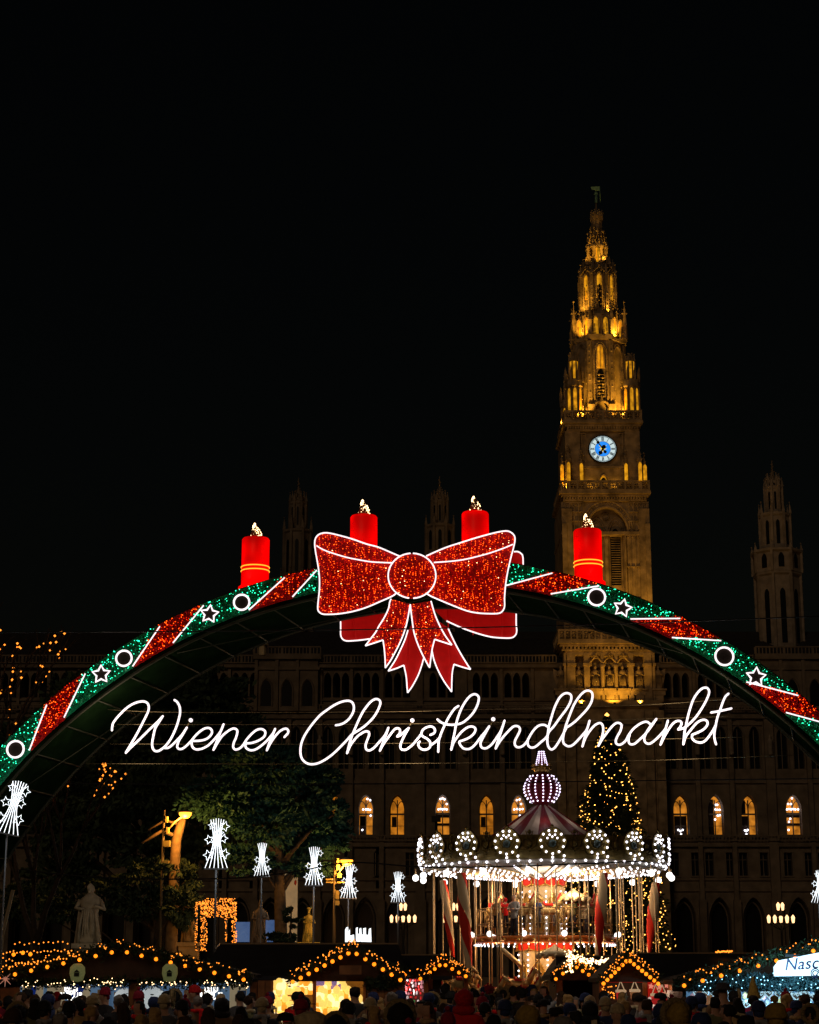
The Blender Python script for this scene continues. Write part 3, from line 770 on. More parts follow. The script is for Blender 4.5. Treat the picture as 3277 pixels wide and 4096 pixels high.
# figure with banner on the tip
u = tx(2385, 790); zb = tz(811); COPPER = mat('green_copper', (.25, .5, .35), .5, .2, var=.3)
m = robed(tz(756) - zb, 9); m.v = [(x * .6 + u, y * .6 + 5.4, z + zb) for x, y, z in m.v]
m.tube([(u + .5, 5.2, zb), (u + .5, 5.2, tz(750))], .05, 4); m.prism([(u - .6, 5.2, tz(762)), (u + .5, 5.2, tz(768)), (u + .5, 5.2, tz(750)), (u - .7, 5.2, tz(752))], .06)
tb(m, 'banner_figure', COPPER)
# carved surface: panel ribs, string lines and crockets over every stage
m = MB(); rk = random.Random(21)
for (z0p, z1p, y, p0, p1, n) in ((2520, 2140, -.06, 2262, 2340, 5), (2520, 2140, -.06, 2512, 2590, 5), (2120, 2010, -.06, 2262, 2335, 5), (2120, 2010, -.06, 2518, 2590, 5), (1862, 1730, .24, 2275, 2345, 6), (1862, 1730, .24, 2480, 2550, 6)):
    a_, b_ = tx(p0, z0p), tx(p1, z0p); za, zb = tz(z0p), tz(z1p)
    for i in range(n): x = a_ + (b_ - a_) * i / (n - 1); m.bx(x - .07, x + .07, y - .12, y + .1, za, zb)
    for j in range(3): zz = za + (zb - za) * (j + 1) / 3; m.bx(a_, b_, y - .15, y + .1, zz - .12, zz)
    for i in range(n - 1):
        x = a_ + (b_ - a_) * (i + .5) / (n - 1); m.tube(parch(x, (b_ - a_) / (n - 1) * .8, zb - 1.4, zb - .3, y - .06), .05, 4, smooth=False)
tb(m, 'panel_rib')
m = MB()
def oc_stage(pyb, pyt, pc, hwp, top=1.0, st=.7, sz=.2):
    zb, zt = tz(pyb), tz(pyt); r = hwp * MPP(pyt, YT) / math.cos(math.pi / 8)
    cx = tx(pc, (pyb + pyt) / 2); z = zb
    while z < zt:
        rr = r * (1 + (top - 1) * (z - zb) / (zt - zb)) + .22
        for k in range(8):
            a = math.pi / 8 + k * math.pi / 4; m.octa((cx + math.cos(a) * rr, 5.4 + math.sin(a) * rr, z), sz * rk.uniform(.7, 1.3))
            a2 = k * math.pi / 4; r3_ = rr * .93
            for s in (-1, 1):
                dx, dy = -math.sin(a2) * s * r * .24, math.cos(a2) * s * r * .24
                if z < zt - 1: m.box((cx + math.cos(a2) * r3_ + dx, 5.4 + math.sin(a2) * r3_ + dy, z), (.13, .13, st * .8), a2)
        z += st
for q in ((1640, 1375, 2402, 100, 1.0, .8, .17), (1345, 1270, 2400, 94, .92, .6, .2), (1258, 1112, 2396, 70, .93, .55, .17), (1105, 1052, 2394, 62, .62, .4, .2), (984, 935, 2390, 26, .75, .4, .2), (933, 897, 2388, 18, 1.0, .5, .1)): oc_stage(*q)
for (py, pc, hw, n, h) in ((1352, 2401, 112, 16, 1.1), (1262, 2398, 90, 16, 1.0), (1108, 2394, 70, 16, 1.2), (1052, 2392, 46, 16, 1.0), (986, 2391, 42, 16, .9), (934, 2389, 27, 12, .8), (863, 2388, 22, 8, .7)):
    r = hw * MPP(py, YT); cx = tx(pc, py)
    for k in range(n):
        a = 2 * math.pi * k / n + .1; hh = h * rk.uniform(.7, 1.3); m.spike((cx + r * math.cos(a), 5.4 + r * math.sin(a), tz(py) - .2), .2, hh); m.octa((cx + r * math.cos(a), 5.4 + r * math.sin(a), tz(py) + hh - .2), .15)
        m.octa((cx + r * 1.07 * math.cos(a), 5.4 + r * 1.07 * math.sin(a), tz(py) + hh * .4), .14)
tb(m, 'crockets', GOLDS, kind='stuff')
# floodlights fixed to the ledges of the tower
GOLD = (1, .47, .04)
fl = MB()
def flood(x, y, z, t, power, ang=75):
    fl.box((x, y, z), (.3, .25, .2)); spot('floodlight', (x, y - .05, z + .25), t, power, GOLD, ang, tower, r=.15)
KF = 1.7
for s in (-1, 1):
    flood(s * 3 + xc, -5, tz(2560), (s * 2, 0, tz(2300)), 800 * KF)
    flood(s * 4.6, -.75, tz(1966), (s * 4.0, 3, tz(1780)), 700 * KF, 85)
    flood(s * 1.5, -.8, tz(1966), (s * 1.0, 2, tz(1850)), 90 * KF, 90)
    flood(s * 2.4, 0.0, tz(1684), (s * 2.0, 5, tz(1450)), 1500 * KF, 70)
    flood(s * 4.9, 3.6, tz(1684), (s * 1.5, 5.4, tz(1450)), 1700 * KF, 70)
    flood(s * 2.6, 1.6, tz(1367), (s * .5, 5, tz(1200)), 700 * KF, 80)
    flood(s * 3.6, -2.2, tz(2830), (s * 3.0, 0, tz(2660)), 500 * KF, 100)
    flood(s * 1.4, 3.0, tz(1060), (0, 5.4, tz(950)), 200 * KF, 90)
    flood(s * 1.9, 2.6, tz(1262), (s * .6, 5.4, tz(1120)), 260 * KF, 80)
flood(xc, -3.5, tz(2830), (xc, 0, tz(2680)), 600 * KF, 110)
tb(fl, 'floodlight_fixture', BLACKM)
# two mast floodlights that wash the whole tower
for sx in (-22, 26):
    L = Vector((TX + sx, YT - 60, 16))
    t = thing('floodlight_mast', 'thin dark floodlight mast standing %s of the tower front' % ('left' if sx < 0 else 'right'), 'floodlight mast', (L.x, L.y, 0))
    MB().tube([(0, 0, 0), (0, 0, 16)], .12, 8).build('mast', BLACKM, t); MB().box((0, 0, 16.1), (.8, .4, .5)).build('lamp_head', BLACKM, t)
    spot('lamp', (0, .5, 16.3), Vector((TX, YT, 62)) - Vector((L.x, L.y, 0)), 8000, (1, .5, .14), 46, t, r=.4, blend=.8)

# ================================================================ the arch
YA = 36.0
AX, AZ, RO, RI, RB = .36, -.83, 11.03, 10.54, 10.47
DEP = 2.2
arch = thing('christmas_arch', 'huge round arch trimmed with red and green lit garland, rings and stars', 'arch', (AX, YA, 0))
AB = Vector((AX, YA, 0))
def ab(m, name, mt, parent=None, **k):
    m.v = [(a - AX, b - YA, c) for a, b, c in m.v]
    return m.build(name, mt, parent or arch, **k)
CLOTHG = mat('dark_green_cloth', (.004, .010, .003), 1.0, var=.4, scale=3, bump=.3, spec=0.0)
a_end = math.asin((0 - AZ) / RO)
def arcpt(r, t, y): return (AX + r * math.cos(t) + .5 * max(0, y - YA) / DEP, y, AZ + r * math.sin(t))   # the gateway is turned a little to the left
m = MB(); NS = 96; vs = []; 
for i in range(NS + 1):
    t = a_end + (math.pi - 2 * a_end) * i / NS
    vs += [arcpt(RO - .02, t, YA), arcpt(RO - .02, t, YA + DEP), arcpt(RB, t, YA + DEP), arcpt(RB, t, YA)]
fs = []
for i in range(NS):
    for k in range(4): fs.append((i * 4 + k, i * 4 + (k + 1) % 4, i * 4 + 4 + (k + 1) % 4, i * 4 + 4 + k))
m.add(vs, fs); ab(m, 'arch_body', CLOTHG)
m = MB()
for y in (YA + .03, YA + DEP - .03):
    for r in (RB - .02, RO):
        m.tube([arcpt(r, a_end + (math.pi - 2 * a_end) * i / NS, y) for i in range(NS + 1)], .035, 5)
for i in range(1, 40): 
    t = a_end + (math.pi - 2 * a_end) * i / 40
    m.tube([arcpt(RB - .03, t, YA), arcpt(RB - .03, t, YA + DEP)], .018, 4)
for s in (0, 1):
    for k in range(3):
        i = (.2 + .14 * k); t0 = i * math.pi if not s else math.pi - i * math.pi
        m.tube([arcpt(RB - .05, t0, YA + .2), arcpt(RB - .05, t0 + (.14 if not s else -.14) * 2, YA + DEP - .3)], .012, 4)
ab(m, 'steel_rib', mat('dull_steel', (.03, .03, .015), .6, .5))
# diagonal light bars: angle at outer edge and inner edge
bars = [((188, 2818), (115, 2997)), ((345, 2697), (256, 2867)), ((642, 2507), (529, 2660)), ((818, 2426), (692, 2569)), ((1140, 2313), (996, 2439)), ((1274, 2312), (1170, 2385)),
        ((2208, 2296), (2025, 2340)), ((2395, 2346), (2202, 2379)), ((2719, 2475), (2519, 2481)), ((2877, 2573), (2685, 2554)), ((3187, 2787), (2977, 2738)), ((3300, 2921), (3132, 2862))]
def ang(p): q = P(p[0], p[1], YA); return math.atan2(q.z - AZ, q.x - AX)
bang = [(ang(o), ang(i)) for o, i in bars]
d1, d2 = bang[3][0] - bang[2][0], 0
# continue the pattern down both legs beyond the frame
cyc_r = (.1515, .105)
left = [bang[0]]; 
while left[-1][0] < math.pi - a_end - .05:
    g = .2 if len(left) % 2 else .12
    left.append((left[-1][0] + g, left[-1][1] + g))
right = [bang[-1]]
while right[-1][0] > a_end + .05:
    g = .2 if len(right) % 2 else .12
    right.append((right[-1][0] - g, right[-1][1] - g))
allb = left[:0:-1] + bang + right[1:]
n_left = len(left) - 1
edges = [(math.pi - a_end, math.pi - a_end)] + allb + [(a_end, a_end)]
def seg_poly(e0, e1, r0=RI, r1=RO, y=YA - .02, n=10):
    top = [arcpt(r1, e0[0] + (e1[0] - e0[0]) * k / n, y) for k in range(n + 1)]
    bot = [arcpt(r0, e1[1] + (e0[1] - e1[1]) * k / n, y) for k in range(n + 1)]
    return top + bot
def sample_seg(e0, e1, n, rng, r0=RI, r1=RO):
    u = rng.uniform(0, 1, n); v = rng.uniform(0.04, .96, n); r = r0 + (r1 - r0) * v
    t = (e0[1] + (e0[0] - e0[1]) * v) * (1 - u) + (e1[1] + (e1[0] - e1[1]) * v) * u
    return r, t
for i in range(len(edges) - 1):
    e0, e1 = edges[i], edges[i + 1]
    j = i - 1 - n_left          # index into the photographed bars (bar on the left of this segment)
    # red between bars 0-1, 2-3, 4-5 | 6-7, 8-9, 10-11
    red = (j % 2 == 0)
    vis = -1 <= j <= 11
    mtx = TINSEL_R if red else TINSEL_G
    m = MB().prism(seg_poly(e0, e1), .05)
    sg = ab(m, 'garland_panel', mtx, label='red tinsel panel' if red else 'green tinsel panel')
    L = abs(e0[0] - e1[0]) * RO
    n = int(L * 1500 if vis else L * 500)
    r, t = sample_seg(e0, e1, n, NPR)
    pts = np.stack([r * np.cos(t), -.04 - NPR.uniform(0, .06, n), AZ + r * np.sin(t)], 1)
    cards_obj('tinsel', pts, .07, mtx, NPR, sg, 'stuff', aspect=.25)
    n = int(L * 72)
    r, t = sample_seg(e0, e1, n, NPR)
    m = MB()
    for q, w in zip(r, t): m.octa((q * math.cos(w), -.11 - rnd.random() * .04, AZ + q * math.sin(w)), .0095 * rnd.choice((.7, 1, 1, 1.3)))
    m.build('led_lights', LED_R if red else LED_G, sg, kind='stuff')
    if red:
        r, t = sample_seg(e0, e1, n, NPR); m = MB()
        for q, w in zip(r, t): m.octa((q * math.cos(w), -.10 - rnd.random() * .04, AZ + q * math.sin(w)), .010)
        m.build('led_lights', LED_DIM, sg, kind='stuff')
for o, i_ in [(arcpt(RO - .07, a, YA - .17), arcpt(RI - .0, b, YA - .17)) for a, b in allb]:
    ab(MB().tube([o, i_], .0135, 6), 'light_bar', NEON)
BACKD = mat('ring_backing', (.02, .012, .006), .9)
for (px, py, r) in ((62, 2997, 33), (496, 2633, 31), (967, 2409, 31), (2387, 2388, 34), (2898, 2625, 36)):
    c = P(px, py, YA - .2); rr = r * MPP(py, YA - .2)
    o = ab(MB().tube([(c.x + rr * math.cos(k * math.pi / 18), c.y, c.z + rr * math.sin(k * math.pi / 18)) for k in range(36)], .021, 6, closed=True), 'ring_light', NEON)
    m = MB().prism([(c.x + rr * math.cos(k * math.pi / 12), c.y + .03, c.z + rr * math.sin(k * math.pi / 12)) for k in range(24)], .03)
    ab(m, 'backing', BACKD, None).parent = o
def star_pts(c, r, rot=0.0, inner=.45):
    return [(c[0] + (r if k % 2 == 0 else r * inner) * math.sin(rot + k * math.pi / 5), c[1], c[2] + (r if k % 2 == 0 else r * inner) * math.cos(rot + k * math.pi / 5)) for k in range(10)]
for (px, py, r, rot) in ((405, 2697, 37, -.05), (838, 2456, 37, .1), (2491, 2432, 37, .25), (3025, 2708, 40, .1)):
    c = P(px, py, YA - .2); rr = r * MPP(py, YA - .2)
    o = ab(MB().tube(star_pts(c, rr, rot, .52), .021, 6, closed=True, smooth=False), 'star_light', NEON)
    ab(MB().prism(star_pts((c.x, c.y + .03, c.z), rr, rot, .52), .03), 'backing', BACKD, None).parent = o

# ================================================================ candles on the arch
CANDLE = mat('glowing_red_candle', (.6, .004, .004), .45, emis=(1, .0, .0), es=.75)
n_, l_ = CANDLE.node_tree.nodes, CANDLE.node_tree.links
tcn = n_.new('ShaderNodeTexCoord'); nzn = n_.new('ShaderNodeTexNoise'); nzn.inputs['Scale'].default_value = 1.3
mpn = n_.new('ShaderNodeMapRange'); mpn.inputs['From Min'].default_value = .3; mpn.inputs['From Max'].default_value = .6; mpn.inputs['To Min'].default_value = .38; mpn.inputs['To Max'].default_value = 1.35
l_.new(tcn.outputs['Object'], nzn.inputs['Vector']); l_.new(nzn.outputs['Fac'], mpn.inputs['Value']); l_.new(mpn.outputs['Result'], n_['Principled BSDF'].inputs['Emission Strength'])
ROPE = glow('amber_rope_light', (1, .42, .03), 1.6)
for ci, (xc, top, bot, w, ft, full, lab) in enumerate((
        (1024, 2155, 2350, 110, 2092, True, 'big glowing red candle furthest left on the arch, amber rope round its foot'),
        (1456, 2066, 2300, 108, 1998, False, 'big glowing red candle behind the left loop of the bow'),
        (1901, 2052, 2300, 108, 1984, False, 'big glowing red candle behind the right loop of the bow'),
        (2350, 2122, 2330, 112, 2055, True, 'big glowing red candle furthest right on the arch, in front of the clock tower'))):
    Yc = YA + .35
    c = P(xc, top, Yc); r = w / 2 * MPP(top, Yc); zt = c.z; zb = ZZ(bot, Yc)
    t = thing('arch_candle', lab, 'candle', (c.x, Yc, zb), group='four big candles on the arch')
    h = zt - zb
    MB().lathe([(r, 0), (r, h - .03), (r * .93, h), (.02, h - .02)], n=32).build('candle_body', CANDLE, t)
    if full:
        MB().lathe([(r * 1.2, -.28), (r * 1.24, -.2), (r * 1.2, .0), (r * 1.0, .04), (r * .9, .05)], n=28).build('candle_foot', CANDLE, t)
        for k, hz in enumerate((.33, .41)):
            MB().tube([(r * 1.02 * math.cos(a), r * 1.02 * math.sin(a), hz) for a in np.linspace(0, 2 * math.pi, 28)[:-1]], .012, 5, closed=True).build('rope_light', ROPE, t)
    fl = MB(); hf = (top - ft) * MPP(ft, Yc); k = 0
    for k in range(150):
        v = rnd.random() ** .8; rad = .125 * (math.sin(min(1, v * 1.35 + .25) * math.pi) ** .8 if v > .2 else .9) * (1 - v * .45)
        rad = .13 * (1 - v) ** .7 * (1 if v > .15 else .85); a = rnd.random() * 6.28
        fl.octa((rad * math.cos(a) + .03 * math.sin(v * 5) * v, rad * math.sin(a), h + v * hf), .0125 * rnd.choice((.7, 1, 1.2)))
    f = fl.build('flame_lights', LED_W, t, kind='stuff')
    MB().lathe([(.10, h), (.12, h + hf * .2), (.075, h + hf * .6), (.02, h + hf * .95)], n=10).build('flame_cage', mat('flame_wire', (.3, .2, .1), .6), t)
# amber uplight beside the outer candles, clamped on the arch
for s, px in ((1, 1090), (-1, 2278)):
    L = P(px, 2345, YA + .1)
    spot('uplight', L, (P(1024 if s > 0 else 2350, 2230, YA + .35)), 40, (1, .42, .02), 50, None, r=.05)

# ================================================================ bow
YB = YA - .45
bow = thing('ribbon_bow', 'giant red light-studded ribbon bow outlined in white tube at the crown of the arch', 'bow', P(1648, 2303, YB))
BO = bow.location.copy()
def bb(m, name, mt, parent=None, **k):
    m.v = [(a - BO.x, b - BO.y, c - BO.z) for a, b, c in m.v]
    return m.build(name, mt, parent or bow, **k)
sP, sR, sTT = .26667, .23188, .40816
Lout = pts2(1240, 2100, sP, [(1350, 470), (1200, 405), (1020, 330), (850, 285), (620, 205), (400, 145), (280, 120), (200, 120), (130, 145), (85, 200), (72, 280), (85, 400), (110, 540), (135, 700), (145, 850), (140, 1000), (125, 1140), (118, 1250), (135, 1300), (190, 1335), (300, 1340), (450, 1330), (650, 1295), (850, 1235), (1050, 1150), (1230, 1070), (1300, 1020)])
Lin = pts2(1240, 2100, sP, [(100, 310), (200, 370), (350, 425), (550, 485), (750, 525), (950, 555), (1240, 568)])
Rout = pts2(1640, 2100, sP, [(245, 465), (400, 395), (560, 330), (760, 265), (1000, 190), (1200, 135), (1350, 100), (1460, 90), (1530, 120), (1570, 170), (1575, 240), (1555, 340), (1520, 470), (1480, 640), (1450, 800), (1430, 950), (1420, 1100), (1420, 1220), (1390, 1290), (1330, 1325), (1200, 1330), (1020, 1320), (850, 1285), (650, 1210), (470, 1135), (310, 1065), (245, 1020)])
Rin = pts2(1640, 2100, sP, [(1545, 290), (1400, 350), (1200, 420), (1000, 475), (800, 520), (600, 545), (360, 562)])
kc = (1648.5, 2303); kn = [(kc[0] + 95.5 * math.cos(a), kc[1] - 90 * math.sin(a)) for a in np.linspace(0, 2 * math.pi, 33)[:-1]]
TL = [pts2(1340, 2400, sR, q) for q in ([(970, -20), (945, 40), (930, 130), (890, 230), (830, 340), (760, 450), (700, 560), (600, 690), (525, 790)], [(525, 790), (680, 740), (830, 690)], [(830, 690), (850, 830), (865, 1000), (870, 1170)], [(870, 1170), (950, 1060), (1040, 900), (1120, 740), (1190, 570), (1240, 400), (1270, 250), (1300, 75)])]
TR = [pts2(1340, 2400, sR, [(1300, 75), (1320, 250), (1345, 440), (1370, 580), (1430, 760), (1510, 940), (1600, 1110), (1635, 1165)]), pts2(1340, 2400, sR, [(1635, 1165), (1655, 1010), (1680, 840), (1720, 680)]), pts2(1700, 2400, sTT, [(95, 385), (265, 440)]), pts2(1700, 2400, sTT, [(265, 440), (200, 350), (140, 240), (95, 130), (60, 10)])]
BLt = [pts2(1340, 2400, sR, q) for q in ([(1260, 520), (1210, 680), (1130, 860), (1040, 1040), (920, 1225)], [(920, 1225), (1060, 1180), (1190, 1125)], [(1190, 1125), (1230, 1320), (1245, 1500), (1255, 1600)], [(1255, 1600), (1340, 1480), (1440, 1290), (1500, 1120), (1530, 1010)])]
BRt = [pts2(1700, 2400, sTT, q) for q in ([(70, 500), (90, 590), (130, 690), (190, 800), (262, 900)], [(262, 900), (265, 770), (270, 700), (285, 630)], [(285, 630), (360, 655), (448, 680)], [(448, 680), (390, 590), (320, 470), (265, 360), (225, 270)])]
BLl = pts2(1340, 2400, sR, [(97, 240), (100, 480), (100, 600), (130, 670), (200, 705), (350, 700), (500, 685), (600, 670)])
BRl = pts2(1700, 2400, sTT, [(895, 85), (895, 230), (900, 300), (890, 340), (850, 370), (760, 372), (650, 362), (540, 335), (420, 295), (320, 255), (212, 205)])
BRu = pts2(1640, 2100, sP, [(1560, 400), (1620, 400), (1670, 430), (1695, 480), (1700, 640)])
def smooth2(L, per=4): return [(v.x, v.y) for v in catmull([Vector((a, b, 0)) for a, b in L], per)]
def ztube(m, L, Y, r, per=4, n=6): m.tube(toP(smooth2(L, per), Y), r, n)
def bow_panel(poly, Y, name, leds, label=None, mt=None, rad=.0115, th=.05):
    o = bb(MB().prism(toP(poly, Y), th), name, mt or REDCLOTH, label=label)
    if leds:
        xs = [p[0] for p in poly]; ys = [p[1] for p in poly]
        cand = []
        # strings of lights hang in wavy columns
        x = min(xs)
        while x < max(xs):
            ph = rnd.random() * 6
            yy = min(ys) + rnd.random() * 8
            while yy < max(ys):
                cand.append((x + 4.0 * math.sin(yy / 26 + ph) + rnd.gauss(0, 1.8), yy)); yy += rnd.choice((6.5, 8, 8, 10, 15))
            x += rnd.uniform(8.5, 12)
        cand = np.array(cand); k = pip(poly, cand[:, 0], cand[:, 1]); cand = cand[k]
        for mt_, lo, hi, sc in ((LED_DIM, 0, .50, .85), (LED_R, .50, .97, .95), (LED_W, .97, 1, 1.1)):
            m = MB(); q = NPR.uniform(0, 1, len(cand))
            for (a, b), w in zip(cand, q):
                if lo <= w < hi: m.octa(P(a, b, Y - .05), rad * .82 * sc * rnd.choice((.7, .9, 1, 1.1)))
            bb(m, 'led_lights', mt_, None, kind='stuff').parent = o
    return o
PILE = mat('red_pile', (.6, .004, .004), .75, var=.5, scale=14, bump=.6)
Ls, Rs = smooth2(Lout), smooth2(Rout)
bow_panel(Ls, YB, 'bow_loop', True, 'left loop of the bow', PILE)
bow_panel(Rs, YB, 'bow_loop', True, 'right loop of the bow', PILE)
pl = []
for q in TL: pl += smooth2(q)[:-1]
bow_panel(pl + [TR[0][0]], YB - .03, 'bow_tail', True, 'left tail of the bow', PILE)
pr = []
for q in TR: pr += smooth2(q)[:-1]
bow_panel(pr + [TR[3][-1]], YB - .03, 'bow_tail', True, 'right tail of the bow', PILE)
bow_panel(kn, YB - .14, 'bow_knot', True, None, PILE)
for L in (Lout, Rout):
    m = MB(); ztube(m, L, YB - .07, .0145); bb(m, 'outline_tube', NEON)
for L in (Lin, Rin):
    m = MB(); ztube(m, L, YB - .07, .013); bb(m, 'fold_tube', NEON)
for s in (0, 1):
    m = MB()
    A = np.linspace(math.pi / 2 + .06, 3 * math.pi / 2 - .12, 22) if s == 0 else np.linspace(-math.pi / 2 + .05, math.pi / 2 - .04, 22)
    m.tube(toP([(kc[0] + 95.5 * math.cos(a), kc[1] - 90 * math.sin(a)) for a in A], YB - .2), .015, 6)
    bb(m, 'knot_tube', NEON)
for grp in (TL, TR):
    m = MB()
    for q in grp: ztube(m, q, YB - .09, .0145)
    bb(m, 'tail_tube', NEON)
# second bow on the far side of the arch
YK = YA + DEP + .35
bow2 = thing('rear_bow', 'plain dark red bow with white outline, seen below the studded bow', 'bow', P(1648, 2303, YK))
BO = bow2.location.copy(); bow_front = bow; bow = bow2
REDB = mat('glow_painted_red_cloth', (.5, .01, .008), .8, emis=(1, .0, .0), es=.16, var=.15, scale=6)  # faint red glow painted into the unlit cloth
bow_panel(smooth2(BLl) + [(1560, 2540), (1610, 2430), (1600, 2380), (1363, 2380)], YK, 'bow_loop', False, 'left rear loop', REDB)
bow_panel(smooth2(BRl) + [(1770, 2470), (1700, 2400), (1740, 2380), (2022, 2380)], YK, 'bow_loop', False, 'right rear loop', REDB)
bow_panel([(2035, 2206), (2073, 2206)] + smooth2(BRu)[3:] + [(2090, 2330), (2000, 2380), (1980, 2260)], YK, 'bow_loop', False, 'upper corner of the right rear loop', REDB)
for q in (BLt, BRt):
    p_ = []
    for w in q: p_ += smooth2(w)[:-1]
    bow_panel(p_ + [q[3][-1], (1690, 2440)], YK - .05, 'bow_tail', False, None, REDB)
for grp in ([BLl], [BRl], [BRu], BLt, BRt):
    m = MB()
    for q in grp: ztube(m, q, YK - .12, .0155)
    bb(m, 'outline_tube', NEON)
for x0, y0, x1, y1 in ((1411, 2450, 1425, 2560), (1515, 2430, 1525, 2500), (1633, 2530, 1630, 2760), (1790, 2420, 1803, 2720), (1893, 2440, 1893, 2540), (2008, 2430, 2008, 2550)):
    bb(MB().tube([P(x0, y0, YK - .1), P(x1, y1, YK - .1)], .014, 5), 'frame_rod', REDB)
bow = bow_front

